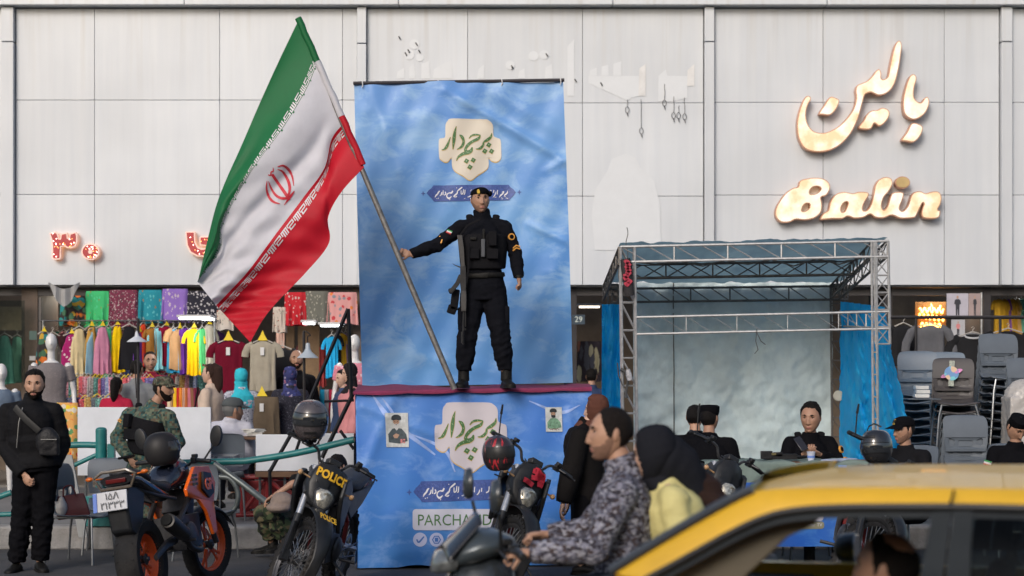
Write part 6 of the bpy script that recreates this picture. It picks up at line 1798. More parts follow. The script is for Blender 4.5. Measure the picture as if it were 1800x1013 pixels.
# ---- the orange sport motorcycle, seen from behind
oran = mat('orange_paint', (.80, .13, .012), .3, coat=.5, var=.08)
rimo = mat('orange_rim', (.62, .085, .015), .4, var=.12)
def sport():
    fr_, rr_ = ground_at(345, 207, 0), ground_at(258, 230, 0)
    h = math.atan2(fr_.y-rr_.y, fr_.x-rr_.x)-R(7); hd = V((math.cos(h), math.sin(h), 0))
    loc = rr_+hd*.70
    root = thing('sport_motorcycle', 'orange and black sport motorcycle with orange wheels and a white number plate', 'motorcycle', tuple(loc))
    root.rotation_euler = (Matrix.Rotation(h, 3, 'Z') @ Matrix.Rotation(R(-9), 3, 'X')).to_euler()
    M = steer_m((.42, 0, .90), R(25), R(-14)); I = Matrix.Identity(4)
    wheel(root, (.70, 0, .31), .31, .13, M, rimo, False, False)
    wheel(root, (-.68, 0, .32), .32, .185, I, rimo, False, False)
    for sy in (1, -1): b = MB(); b.tube(MV(M, [(.38, sy*.10, .95), (.57, sy*.10, .58)]), .028, 10); b.tube(MV(M, [(.56, sy*.10, .60), (.69, sy*.10, .33)]), .024, 10); b.build('fork_leg', alud, root)
    b = MB(); b.grid(lambda u, v: M @ V((.70+.36*math.cos(R(150-120*u)), (v-.5)*.15, .31+.345*math.sin(R(150-120*u))-.05*abs(v-.5)**2*4)), 12, 6); b.build('front_fender', blkp, root).modifiers.new('s', 'SOLIDIFY').thickness = .006
    grip_set(root, M, (.34, 0, .99), .36, rise=.04)
    for sy in (1, -1):
        b = MB(); b.tube(MV(M, [(.32, sy*.27, 1.04), (.36, sy*.33, 1.14), (.36, sy*.36, 1.20)]), .008, 6); b.build('mirror_stem', blkp, root)
        b = MB(); b.rings([[M @ V((.36+dx, sy*.37+.055*k_*math.cos(t), 1.23+.085*k_*math.sin(t)+.3*.055*k_*math.cos(t)*sy)) for t in [2*PI*q/14 for q in range(14)]] for dx, k_ in ((.03, .5), (.02, 1), (-.005, 1), (-.008, .9))]); b.build('mirror', blkp, root)
    bodyring = lambda X: [[V((x, w_*math.copysign(abs(math.cos(t))**.7, math.cos(t)), z+h_*math.sin(t))) for t in [2*PI*k/18 for k in range(18)]] for x, z, w_, h_ in X]
    b = MB(); b.rings(bodyring([(.34, .90, .07, .05), (.28, .93, .13, .10), (.12, .95, .16, .13), (-.05, .90, .13, .10), (-.16, .84, .08, .05)])); b.build('fuel_tank', mat('navy_gloss', (.012, .016, .03), .2, coat=.6), root, 60)
    b = MB(); b.rings(bodyring([(-.1, .85, .09, .05), (-.25, .84, .14, .05), (-.45, .87, .13, .055), (-.52, .90, .10, .04)])); b.rings(bodyring([(-.50, .93, .10, .035), (-.62, .965, .12, .04), (-.82, 1.0, .10, .035), (-.88, 1.0, .05, .02)])); b.build('seat', mat('seat_vinyl', (.02, .02, .022), .55), root, 60)
    # tail unit with clear lamp frame
    b = MB(); b.rings(bodyring([(-.2, .78, .10, .05), (-.5, .85, .13, .06), (-.8, .93, .15, .055), (-.93, .95, .13, .04)])); b.build('tail_unit', blkg, root, 60)
    b = MB()
    P = [(-.17, .98), (-.10, 1.02), (.10, 1.02), (.17, .98), (.12, .89), (-.12, .89)]
    b.tube([(-.95-.0, y, z) for y, z in P], .014, 7, closed=True); b.build('tail_lamp_frame', mat('smoked_lens', (.10, .08, .06), .2, coat=.5), root)
    MB().box((-.94, 0, .945), (.02, .16, .035)).build('tail_lamp', mat('tail_red_dark', (.09, .006, .006), .2), root, bevel=.006)
    b = MB(); b.prism([(-.60, .86), (-.92, .90), (-1.0, .78), (-.98, .56), (-.86, .50), (-.72, .62)], lambda x, z, k_: V((x, (.085 if k_ else -.085), z)), 0); b.build('mudguard', blkp, root, bevel=.02)
    pl = MB().box((-1.02, .03, .80), (.012, .27, .150), (0, .22, 0)).build('number_plate', mat('plate_white', (.45, .46, .49), .4, var=.12), root, bevel=.004)
    MB().box((-1.030, .150, .80), (.008, .030, .145), (0, .22, 0)).build('plate_band', mat('plate_blue', (.05, .14, .5), .4), pl)
    for body_, z, sz in (('۱۵Λ', .835, .075), ('۲۱۳۳۳', .768, .078)):
        me = text_mesh(body_, sz); o = bpy.data.objects.new('plate_lettering', me); me.materials.clear(); me.materials.append(mat('plate_black', (.02, .02, .02), .5)); COL.objects.link(o); o.parent = pl
        o.location = (-1.036-(z-.80)*-.22, .01, z); o.rotation_euler = (Matrix(((0, -.0, -1), (-1, 0, 0), (0, 1, 0))).to_euler()); o.rotation_euler = (R(78), 0, R(-90))
    for sy in (1, -1):
        b = MB(); b.tube([(-.88, sy*.10, .97), (-.9, sy*.2, .98)], .007, 6); b.sphere((-.905, sy*.225, .985), (.022, .03, .018), 10, 6); b.build('indicator', amber, root)
        # orange shroud and lower wing
        b = MB(); b.prism([(.40, .96), (.12, .97), (-.06, .80), (-.05, .74), (.12, .70), (.22, .60), (.30, .40), (.38, .42), (.40, .66), (.50, .82)], lambda x, z, k_: V((x, sy*((.235 if k_ == 0 else .205)-.12*max(0, .25-x)), z)), 0)
        sh = b.build('tank_shroud', oran, root, bevel=.012)
        b = MB(); b.prism([(.40, .90), (.24, .92), (.18, .78), (.30, .70), (.42, .74)], lambda x, z, k_: V((x, sy*(.243 if k_ == 0 else .225), z)), 0); b.build('radiator_cover', blkp, sh)
        for k_ in range(3): MB().box((.08+.0, sy*.222, .90-.035*k_), (.05, .03, .02), (0, 0, 0)).build('shroud_vent', blkp, sh)
    me = text_mesh('GP', .13, offset=.004, extrude=.003); me.materials.clear(); me.materials.append(oran); o = bpy.data.objects.new('shroud_lettering', me); COL.objects.link(o); o.parent = root; o.location = (.31, -.247, .81); o.rotation_euler = (PI/2, 0, 0)
    me = text_mesh('VINTO', .045, offset=.001); me.materials.clear(); me.materials.append(white); o = bpy.data.objects.new('tank_lettering', me); COL.objects.link(o); o.parent = root; o.location = (.02, -.158, .96); o.rotation_euler = (PI/2, 0, R(8))
    b = MB(); b.box((.10, 0, .46), (.36, .27, .28)); b.box((.2, 0, .68), (.18, .2, .2), (0, .5, 0)); b.sphere((.02, -.15, .42), (.12, .04, .12)); b.sphere((.02, .15, .42), (.12, .04, .12)); b.build('engine', alud, root, bevel=.012)
    b = MB()
    for sy in (1, -1):
        b.tube([(.40, sy*.05, .90), (.1, sy*.15, .74), (-.22, sy*.13, .52)], .024, 8); b.tube([(-.1, sy*.11, .74), (-.5, sy*.10, .80), (-.8, sy*.07, .88)], .014, 8)
    b.tube([(.38, 0, .86), (.32, 0, .4), (-.2, 0, .35)], .022, 8); b.build('frame', mat('frame_dark', (.03, .026, .024), .4), root)
    b = MB()
    for sy in (1, -1): b.tube([(-.20, sy*.10, .42), (-.45, sy*.12, .40), (-.70, sy*.125, .32)], [.04, .035, .028], 8, flat=.6)
    b.build('swingarm', alud, root)
    b = MB(); b.tube(cr([(.25, -.05, .42), (.2, -.14, .30), (-.05, -.16, .34), (-.22, -.19, .44)], 4), .026, 10); b.tube([(-.2, -.19, .43), (-.26, -.195, .46), (-.50, -.205, .56), (-.56, -.205, .585), (-.565, -.205, .587)], [.035, .062, .066, .060, .045], 18); b.build('exhaust', mat('exhaust_black', (.04, .038, .036), .4, .5, .3, 20), root)
    MB().tube([(-.560, -.205, .585), (-.585, -.205, .595)], .045, 16).build('exhaust_mouth', mat('soot', (.004, .004, .004), .9), root)
    b = MB()
    for sy in (1, -1): b.tube([(-.15, sy*.12, .45), (-.22, sy*.17, .40), (-.22, sy*.28, .40)], .013, 7)
    b.build('footpeg', alud, root)
    b = MB(); b.tube([(-.02, .13, .30), (.0, .30, .05)], [.013, .011], 7); b.build('side_stand', alud, root)
    return root
sp_m = sport()
helmet('helmet', 'matt black helmet lying on the seat of the orange motorcycle', mat('helmet_matt', (.016, .015, .016), .5, spec=.3), pos(284, 790, 222, .15), (.9, .3, .1), (.1, .1, 1), mat('visor_brown', (.03, .025, .022), .15, coat=.6), .98)
mirror_m = mat('mirror_glass', (.5, .5, .5), .03, 1, var=0)
# ================================================================== the scooter with rider and passenger
SS = 392.0
sc_b = ground_at(1000, SS, 0)
sct = thing('scooter', 'dark scooter passing right to left with two riders on it', 'scooter', tuple(sc_b))
sct.rotation_euler = (0, 0, PI+R(9))      # local +X forward = picture left
navyp = mat('scooter_paint', (.028, .034, .040), .28, coat=.5, var=.1); silvp = mat('scooter_silver', (.060, .075, .085), .3, .3, var=.15)
I = Matrix.Identity(4)
MF = steer_m((.36, 0, .85), R(26), R(4))
wheel(sct, (.60, 0, .27), .27, .09, MF, alud, False, False); wheel(sct, (-.62, 0, .27), .27, .11, I, alud, False, False)
rg = lambda X, n=18, e=.75: [[V((x, w_*math.copysign(abs(math.cos(t))**e, math.cos(t)), z+h_*math.sin(t)+sl*0)) for t in [2*PI*k/n for k in range(n)]] for x, z, w_, h_, sl in X]
b = MB(); b.rings(rg([(.66, .56, .02, .02, 0), (.62, .62, .12, .10, 0), (.50, .72, .17, .20, 0), (.38, .72, .20, .24, 0), (.28, .66, .17, .26, 0), (.24, .62, .1, .2, 0)])); b.build('front_cowl', navyp, sct, 60)
b = MB(); b.rings([[MF @ V(p) for p in r] for r in rg([(.60, .90, .03, .02, 0), (.54, .93, .13, .055, 0), (.44, .97, .19, .075, 0), (.34, .985, .17, .06, 0), (.26, .97, .10, .04, 0)])]); b.build('handlebar_cover', silvp, sct, 60)
b = MB(); b.rings([[MF @ V(p) for p in r] for r in rg([(.625, .875, .02, .02, 0), (.60, .90, .10, .05, 0), (.53, .915, .135, .058, 0)])]); b.build('headlight', mat('smoked_headlight', (.16, .17, .17), .1, .4, var=.5, vs=20, coat=.6), sct, 60)
b = MB(); b.grid(lambda u, v: MF @ V((.58-.16*v+.0, (u-.5)*(.34-.10*v), .96+.16*v-.12*abs(u-.5)**2*4*.3)), 12, 8); b.build('windshield', mat('smoked_screen', (.02, .02, .022), .12, coat=.5), sct, 60).modifiers.new('s', 'SOLIDIFY').thickness = .005
grip_set(sct, MF, (.33, 0, .94), .36, rise=.02, back=.03)
for sy in (1, -1):
    b = MB(); b.tube(MV(MF, [(.36, sy*.24, .98), (.37, sy*.27, 1.08), (.38, sy*.29, 1.14)]), .008, 6); st_m = b.build('mirror_stem', blkp, sct)
    P = [(-.055, -.035), (0, -.045), (.055, -.03), (.065, .05), (.03, .10), (-.03, .10), (-.065, .05)]
    b = MB(); b.rings([[MF @ V((.39+dx, sy*.30+p[0]*k_, 1.19+p[1]*k_)) for p in P] for dx, k_ in ((.03, .4), (.022, .9), (0, 1), (-.004, .95))]); b.build('mirror_shell', navyp, st_m, 60)
    b = MB(); b.flatpoly([(p[0]*.85, p[1]*.85+.004) for p in P], lambda y, z: MF @ V((.3845, sy*.30+y, 1.19+z))); b.build('mirror_glass', mirror_m, st_m, 0)
b = MB(); b.rings(rg([(.28, .42, .10, .10, 0), (.1, .30, .16, .09, 0), (-.15, .32, .16, .10, 0), (-.22, .5, .15, .2, 0)])); b.build('floorboard', navyp, sct, 60)
b = MB(); b.rings(rg([(-.12, .62, .10, .08, 0), (-.2, .60, .17, .18, 0), (-.5, .62, .19, .20, 0), (-.8, .70, .16, .14, 0), (-.95, .76, .05, .05, 0)])); b.build('rear_body', navyp, sct, 60)
b = MB(); b.rings(rg([(-.05, .78, .09, .03, 0), (-.15, .80, .15, .05, 0), (-.45, .82, .16, .055, 0), (-.85, .88, .14, .05, 0), (-.95, .89, .06, .02, 0)])); b.build('seat', mat('seat_vinyl', (.02, .02, .022), .55), sct, 60)
b = MB()
for sy in (1, -1): b.tube(MV(MF, [(.47, sy*.08, .55), (.60, sy*.08, .27)]), .02, 8)
b.build('fork_leg', alud, sct)
b = MB(); b.tube([(-.3, -.17, .30), (-.4, -.18, .32), (-.8, -.19, .42)], [.03, .05, .05], 12); b.build('exhaust', alud, sct)
b = MB(); b.grid(lambda u, v: MF @ V((.60+.33*math.cos(R(140-110*u)), (v-.5)*.14, .27+.31*math.sin(R(140-110*u))-.05*abs(v-.5)**2*4)), 10, 6); b.build('front_fender', navyp, sct).modifiers.new('s', 'SOLIDIFY').thickness = .006
def smoke_camo():
    return camo('grey_pattern_shirt', [(.085, .085, .115), (.025, .022, .03), (.20, .20, .25), (.05, .035, .035), (.30, .30, .34)], 21, 0, 1.8)
base = ground_at(1095, SS, 0)
J = JP(base, SS, pel=(1092, 1035, .02), waist=(1096, 985, .01), chest=(1094, 905, 0), neck=(1095, 826, 0), head=(1074, 764, 0),
       shL=(1096, 864, -.18), shR=(1092, 860, .18), elL=(1045, 968, -.27), elR=(1030, 935, .25), wrL=(930, 972, -.24), wrR=(962, 940, .26),
       hpL=(1110, 1040, -.09), hpR=(1110, 1040, .11), knL=(960, 1050, -.16), knR=(960, 1050, .18), anL=(1000, 1210, -.15), anR=(1000, 1210, .17), footL=(-1, 0, 0), footR=(-1, 0, 0))
p, D, hm = person('man in a grey patterned shirt with thinning hair driving the scooter', base, J, face=(-1, -.10, -.03), hair='recede', hairm=mat('hair_dark_grey', (.013, .010, .009), .7, spec=.12, var=.5, vs=90, bump=.8, bs=200), beard='stub', top=smoke_camo(), bottom=fabric('dark_jeans', (.02, .025, .035)),
                  seed=61, wr=.009, voxel=.009, curl=(1.35, 1.35), palmL=(-.2, .25, -.9), palmR=(-.2, -.25, -.9), fwdL=(-1, .12, -.1), fwdR=(-1, -.1, -.05), skin=skin_a, topoff=.022, headk=1.0, boot=0, chi=.38)
base = ground_at(1195, SS, 0)
J = JP(base, SS, pel=(1196, 1010, .03), waist=(1192, 960, .02), chest=(1184, 905, 0), neck=(1172, 856, 0), head=(1152, 798, -.02),
       shL=(1184, 876, -.15), shR=(1178, 872, .17), elL=(1200, 975, -.19), elR=(1170, 960, .2), wrL=(1165, 1040, -.2), wrR=(1120, 1020, .2),
       hpL=(1205, 1015, -.08), hpR=(1205, 1015, .12), knL=(1080, 1035, -.2), knR=(1080, 1035, .22), anL=(1110, 1180, -.19), anR=(1110, 1180, .2), footL=(-1, 0, 0), footR=(-1, 0, 0))
p, D, hm = person('woman passenger in a pale yellow top and black headscarf on the scooter', base, J, face=(-1, .35, -.28), fem=1, hair=None, top=mat('pale_yellow', (.58, .52, .22), .75, bump=.2, bs=60), bottom=fabric('dark_jeans', (.02, .025, .035)),
                  seed=62, wr=.010, voxel=.010, skin=skin_c, handL=True, topoff=.022)
hj = fabric('black_headscarf', (.016, .017, .022))
b = MB(); shell(b, hm, m_hijab, .016, .15, head_base(1, 0), .02, 3, .002); o_h = b.build('headscarf', hj, p, 180)
b = MB(); hx = lambda px, py, dy=0: at(px, py, F/(F/SS+dy))-base
b.sphere(hx(1157, 794), (.098, .092, .128), 16, 12); b.tube([hx(1154, 800), hx(1174, 806), hx(1194, 822, .01), hx(1212, 845, .02), hx(1228, 872, .02), hx(1240, 898, .02)], [.10, .112, .106, .088, .058, .015], 18, flat=.8)
b.tube([hx(1140, 832), hx(1160, 850), hx(1180, 850)], [.05, .075, .06], 12)
remesh(b, 'scarf_tail', hj, .009, 4, folds(8, .011, stretch=(1, 1, .6)), o_h)
b = MB()
b.tube([hx(1195, 830), hx(1225, 858, .02), hx(1252, 880, .03), hx(1276, 888, .03), hx(1296, 884, .03)], [.06, .095, .088, .05, .008], 12, flat=.5); b.tube([hx(1215, 860), hx(1250, 890), hx(1275, 915), hx(1292, 925)], [.06, .07, .045, .01], 10, flat=.5); b.tube([hx(1200, 850), hx(1228, 900), hx(1232, 935), hx(1222, 960)], [.05, .055, .04, .01], 10, flat=.5)
b.tube([hx(1205, 860), hx(1232, 905, .0), hx(1225, 930, -.02)], [.04, .045, .015], 10, flat=.5)
remesh(b, 'windblown_hair', hair_b, .009, 3, folds(12, .014, stretch=(.6, 1, 1.6)), p)
# ================================================================== the yellow taxi, left side towards us, heading left
TSN, TSF = 580.0, 448.0
YN = F/TSN; YF = YN+1.62
tb = V(((1500-HX)/TSN, (YN+YF)/2, 0))
TXR = R(-20); piv = V(((1320-HX)/TSN, YN, 0))
tx = thing('taxi', 'yellow taxi saloon in the near right corner with a driver inside', 'taxi', tuple(piv+Matrix.Rotation(TXR, 3, 'Z') @ (tb-piv)), (0, 0, TXR))
yel = mat('taxi_yellow', (.72, .42, .025), .36, coat=.35, var=.07, dirt=.12)
rub = mat('window_rubber', (.012, .012, .013), .5); trim = mat('door_frame_black', (.018, .024, .030), .35)
tanm = mat('headlining', (.11, .085, .055), .9, bump=.3); cabin = mat('cabin_dark', (.014, .014, .016), .7)
def tp(px, py, y=None):
    """px on the near side plane -> car-local point, at depth y (0 near .. 1 far) keeping real x and z"""
    x = (px-HX)/TSN; z = CH-(py-HY)/TSN
    return V((x, YN, z))-tb
def side_y(y): return (YF-tb.y) if y else (YN-tb.y)
RAIL = cr([(1060, 1022), (1150, 965), (1240, 911), (1310, 873), (1345, 864), (1420, 859), (1550, 856), (1700, 854), (1850, 854), (2000, 860), (2110, 874), (2230, 925), (2330, 990)], 8)
LOWR = cr([(1125, 1024), (1195, 985), (1280, 936), (1345, 905), (1400, 891), (1480, 884), (1600, 880), (1700, 878), (1850, 879), (1980, 886), (2060, 905), (2170, 965), (2250, 1005)], 8)
# roof skin and rails: section across from the near rail to the far rail
def roof(u, v):
    i = u*(len(RAIL)-1-40-8)+24; k = int(i); k2 = min(k+1, len(RAIL)-1)
    r = RAIL[k]*(1-(i-k))+RAIL[k2]*(i-k)
    p = tp(r[0], r[1]); yy = side_y(0)+(side_y(1)-side_y(0))*(.035+.93*v)
    p.y = yy; c = 1-abs(2*v-1)**2.6
    p.z += .024*c-.0
    edge = max(0, .15-u)/.15; e2 = max(0, .55-u)/.55; p.z -= .010*c*e2**1.6
    p.z -= .012*edge*c; p.x += -.07*edge*edge*c*0+(-.10*c*edge)
    return p
MB().grid(roof, 40, 28).build('roof', yel, tx, 60)
for side in (0, 1):
    sg = -1 if side == 0 else 1
    rings = []
    for k in range(len(RAIL)):
        a = tp(*RAIL[k]); b = tp(*LOWR[k]); Y0 = side_y(side)
        o = -sg
        a1 = V((a.x, Y0+o*.058, a.z)); m1 = a.lerp(b, .35); m2 = b
        rings.append([V((a.x, Y0+o*.060, a.z+.0035)), V((m1.x, Y0+o*.018, m1.z)), V((m2.x, Y0+o*.0, m2.z)), V((m2.x, Y0+o*.045, m2.z-.004)), V((a.x, Y0+o*.09, a.z-.03))])
    b = MB(); b.rings(rings); b.build('roof_rail', yel, tx, 50)
    b = MB(); b.tube([tp(*q)+V((0, side_y(side)-side_y(0)+o*.004, -.008)) for q in LOWR], .0125, 8); b.build('window_seal', rub, tx)
    b = MB(); L2 = [q for q in LOWR]; b.rings([[V((p.x, side_y(side)+o*.010, p.z-.016)), V((p.x, side_y(side)+o*.034, p.z-.016)), V((p.x, side_y(side)+o*.034, p.z-.040)), V((p.x, side_y(side)+o*.010, p.z-.040))] for p in [tp(*q) for q in L2]]); b.build('door_frame', trim, tx)
    # drip moulding between pillar and windscreen
    b = MB(); b.tube([tp(q[0]-7, q[1]-5)+V((0, side_y(side)-side_y(0)+o*.055, 0)) for q in RAIL[:(28 if side == 0 else 20)]], .016, 8); b.build('windscreen_rubber', mat('windscreen_rubber_m', (.03, .036, .045), .3), tx)
    b = MB()
    b.rings([[V((tp(x0, y).x, side_y(side)+o*.004, tp(x0, y).z)), V((tp(x1, y).x, side_y(side)+o*.004, tp(x0, y).z)), V((tp(x1, y).x, side_y(side)+o*.035, tp(x0, y).z)), V((tp(x0, y).x, side_y(side)+o*.035, tp(x0, y).z))] for x0, x1, y in ((1634, 1664, 884), (1622, 1656, 950), (1604, 1646, 1040))])
    b.build('centre_pillar', trim, tx)
    b = MB()
    b.rings([[V((tp(x0, y).x, side_y(side)+o*.0, tp(x0, y).z)), V((tp(x1, y).x, side_y(side)+o*.0, tp(x0, y).z)), V((tp(x1, y).x, side_y(side)+o*.03, tp(x0, y).z)), V((tp(x0, y).x, side_y(side)+o*.03, tp(x0, y).z))] for x0, x1, y in ((1668, 1700, 884), (1660, 1696, 950), (1650, 1692, 1040))])
    b.build('rear_door_pillar', trim, tx)
    # rear window glass
    b = MB(); poly = [(1692, 890), (1850, 890), (1985, 897), (2060, 925), (2110, 960), (2170, 1040), (1684, 1040)]
    b.prism(poly, lambda x, y, k_: V((tp(x, y).x, side_y(side)+o*(.014+.004*k_), tp(x, y).z)), 0); 
    b.build('rear_side_glass', glass('taxi_glass', (.42, .50, .52), .02, .35), tx, 0)
    # lower body side
    b = MB(); ring = []
    for (px_, zt) in ((560, .62), (620, .80), (760, .86), (1040, .93), (1100, 1.0), (1700, 1.01), (2250, 1.02), (2420, .98), (2560, .90), (2600, .65)):
        x = (px_-HX)/TSN-tb.x; Y0 = side_y(side); tap = .10 if px_ in (560, 2600) else (.03 if px_ in (620, 2560) else 0)
        ring.append([V((x, Y0+o*(.05+tap), zt)), V((x, Y0+o*(-.03+tap), zt-.06)), V((x, Y0+o*(-.055+tap), .62)), V((x, Y0+o*(-.045+tap), .35)), V((x, Y0+o*(.02+tap), .22)), V((x, Y0+o*(.12+tap), .22)), V((x, Y0+o*(.12+tap), zt))])
    b.rings(ring); b.build('body_side', yel, tx, 40)
    for cx in (770, 2330):
        x = (cx-HX)/TSN-tb.x
        wheel(tx, (x, side_y(side)+o*.07, .30), .30, .18, I, alu, False, False)
    b = MB(); x = tp(1330, 0).x; b.rings([[V((x+dx, side_y(side)-o*.12+.085*k_*math.cos(t), 1.045+.06*k_*math.sin(t))) for t in [2*PI*q/14 for q in range(14)]] for dx, k_ in ((-.06, .4), (-.045, .9), (.0, 1), (.02, 1), (.022, .9))]); mi = b.build('door_mirror', trim, tx, 60)
    b = MB(); b.rings([[V((x+dx, side_y(side)-o*.12+.08*k_*math.cos(t), 1.045+.055*k_*math.sin(t))) for t in [2*PI*q/14 for q in range(14)]] for dx, k_ in ((.018, 1), (.024, .98))]); b.build('mirror_glass', mirror_m, mi, 0)
# antenna on the roof rail, bonnet, boot, bumpers, windscreen, interior
b = MB(); b.tube([tp(1662, 880)+V((0, -.005, 0)), tp(1670, 853)+V((0, -.02, 0))], .004, 6); b.build('rail_joint', rub, tx)
Wd = YF-YN; yc = 0
def lid(pts, name, m):
    b = MB(); b.grid(lambda u, v: V((lerp1(u, [p[0] for p in pts], [(p[1]-HX)/TSN-tb.x for p in pts]), (v-.5)*(Wd-.08), lerp1(u, [p[0] for p in pts], [p[2] for p in pts])+.05*(1-abs(2*v-1)**2.5))), 20, 14); b.build(name, m, tx, 60)
lid([(0, 570, .66), (.08, 590, .78), (.25, 700, .84), (1, 1062, .95)], 'bonnet', yel)
lid([(0, 2330, .99), (.8, 2560, .93), (1, 2600, .72)], 'boot_lid', yel)
b = MB()
wsg = lambda u, v: V((lerp1(v, [0, 1], [tp(1052, 0).x, tp(1330, 0).x])-.10*(1-abs(2*u-1)**2), (u-.5)*(Wd-.16), lerp1(v, [0, 1], [.99, 1.40])))
b.grid(wsg, 14, 8); b.build('windscreen', glass('windscreen_glass', (.78, .84, .82), .02, .15), tx, 180)
b = MB(); b.grid(lambda u, v: V((lerp1(v, [0, 1], [tp(2330, 0).x, tp(2110, 0).x])+.08*(1-abs(2*u-1)**2), (u-.5)*(Wd-.16), lerp1(v, [0, 1], [1.0, 1.39]))), 14, 8); b.build('rear_screen', glass('taxi_glass'), tx, 180)
for x, nm in ((555, 'front_bumper'), (2610, 'rear_bumper')):
    MB().box(((x-HX)/TSN-tb.x, 0, .42), (.16, Wd+.04, .26)).build(nm, mat('bumper_dark', (.05, .05, .05), .5), tx, bevel=.05)
b = MB(); b.grid(lambda u, v: roof(.14+u*.8, .06+v*.88)+V((.04, 0, -.045)), 20, 14); b.build('headlining', tanm, tx, 60)
MB().prism([(1438, 900), (1340, 916), (1250, 962), (1130, 1042), (1275, 1042), (1335, 985), (1372, 948), (1420, 925)], lambda x, y, k_: tp(x, y)+V((0, .09+.03*k_, 0)), 0).build('sun_visor', mat('visor_olive', (.10, .085, .060), .8), tx, bevel=.005)
for yy in (side_y(0)+.42, side_y(1)-.42):
    for x in (1640, 2000):
        b = MB(); X = tp(x, 0).x; b.box((X, yy, .62), (.14, .46, .62), (0, .18, 0)); b.box((X-.28, yy, .42), (.5, .48, .14)); b.box((X+.08, yy, 1.0), (.09, .26, .15), (0, .15, 0)); b.build('car_seat', cabin, tx, bevel=.04)
b = MB(); b.box((tp(1180, 0).x, 0, .86), (.36, Wd-.12, .20)); b.box(((1600-HX)/TSN-tb.x, 0, .27), (2.4, Wd-.2, .06)); b.build('dashboard', cabin, tx, bevel=.03)
Q = Matrix.Translation(V((tp(1310, 0).x, side_y(0)+.42, .90))) @ Matrix.Rotation(R(25), 4, 'Y')
b = MB(); b.tube([Q @ V((0, .18*math.cos(a*PI/14), .18*math.sin(a*PI/14))) for a in range(28)], .015, 8, closed=True); b.tube(MV(Q, [(0, -.17, 0), (0, .17, 0)]), .014, 6); b.tube(MV(Q, [(0, 0, 0), (-.25, 0, 0)]), .03, 8); b.build('steering_wheel', cabin, tx)
b = MB(); b.box((tp(1345, 0).x, 0, 1.27), (.03, .22, .06)); b.tube([(tp(1345, 0).x, 0, 1.29), (tp(1350, 0).x-.03, 0, 1.36)], .008, 6); b.build('rear_view_mirror', cabin, tx, bevel=.01)
# driver
ds = 545.0; base = ground_at(1590, ds, 0)
J = dict(pel=(.10, 0, .42), waist=(.08, 0, .56), chest=(.03, 0, .76), neck=(-.01, 0, .94), head=(-.055, 0, 1.095), shL=(.0, -.18, .88), shR=(.0, .18, .88), elL=(-.18, -.2, .68), elR=(-.18, .2, .68),
         wrL=(-.42, -.14, .86), wrR=(-.42, .1, .86), hpL=(.10, -.09, .42), hpR=(.10, .09, .42), knL=(-.36, -.12, .46), knR=(-.36, .12, .46), anL=(-.62, -.12, .20), anR=(-.62, .12, .20), footL=(-1, 0, 0), footR=(-1, 0, 0))
person('balding taxi driver seen from behind his ear through the open window', base, J, face=(-.85, .5, 0), hair='crown', hairm=hair_k, skin=skin_a, top=fabric('charcoal_top', (.03, .03, .035)), bottom=black, seed=71, headk=1.04, palmL=(-.2, .3, -1), palmR=(-.2, -.3, -1), boot=0)

# ================================================================== plastic chairs
grey_p = mat('chair_grey', (.105, .125, .15), .45, var=.08, dirt=.1); brn_p = mat('chair_brown', (.060, .054, .055), .45, var=.08); lite_p = mat('chair_blue_grey', (.14, .18, .225), .45, var=.08)
tubem = mat('chair_tube', (.20, .21, .22), .35, .7, .2, 20)
def chair(label, loc, rz, m, group=None, tilt=0):
    t = thing('plastic_chair', label, 'chair', tuple(loc), (0, 0, rz), group)
    out = [(-.19, .16), (-.205, .25), (-.215, .42), (-.20, .50), (-.15, .525), (0, .532), (.15, .525), (.20, .50), (.215, .42), (.205, .25), (.19, .16)]
    hol = [[(-.165, .235), (-.165, .285), (-.15, .295), (-.105, .275), (-.11, .225), (-.15, .215)], [(-.07, .215), (-.075, .26), (-.065, .27), (.065, .27), (.075, .26), (.07, .215), (.05, .205), (-.05, .205)], [(.165, .235), (.165, .285), (.15, .295), (.105, .275), (.11, .225), (.15, .215)]]
    f = lambda x, z, k_: V((x, .20+.16*(z-.16)-.5*x*x+(.0 if k_ else -.008)-.02*math.sin(max(0, z-.16)*8), .42+z*.93))
    MB().prism([(p[0], p[1]) for p in [tuple(q) for q in cr(out, 3)]], f, 0, hol).build('backrest', m, t, 35)
    b = MB(); b.grid(lambda u, v: V(((u-.5)*.43*(1-.06*v), -.22+.44*v, .445+.012*math.cos((u-.5)*6)*-1+.012-.02*math.sin(v*PI)+(.055*max(0, (v-.8)/.2)**2)-.02*max(0, (.12-v)/.12))), 10, 10); b.build('seat', m, t, 60).modifiers.new('s', 'SOLIDIFY').thickness = .010
    for sx in (1, -1):
        for fy, ty in ((-.20, -.24), (.18, .25)):
            b = MB(); b.tube([(sx*.17, fy, .425), (sx*.20, (fy+ty)/2, .3), (sx*.225, ty, .0)], .011, 8); b.build('leg', tubem, t)
    b = MB(); 
    for sx in (1, -1): b.tube([(sx*.17, -.20, .425), (sx*.17, .18, .425)], .010, 6)
    b.tube([(-.17, -.20, .425), (.17, -.20, .425)], .010, 6); b.build('seat_frame', tubem, t)
    return t
G1 = 'grey plastic chairs with metal legs'
ch1 = chair('grey chair with the maroon handbag on its seat, beside the man in black', ground_at(142, 190, 0), R(75), grey_p, G1)
ch2 = copy_tree(ch1); ch2['label'] = 'empty grey chair between the handbag chair and the orange motorcycle'; ch2.location = ground_at(190, 180, 0); ch2.rotation_euler.z = R(8)
ch3 = copy_tree(ch1); ch3['label'] = 'dark grey chair in front of the railing, right of the orange motorcycle'; ch3.location = ground_at(362, 187, 0); ch3.rotation_euler.z = R(165)
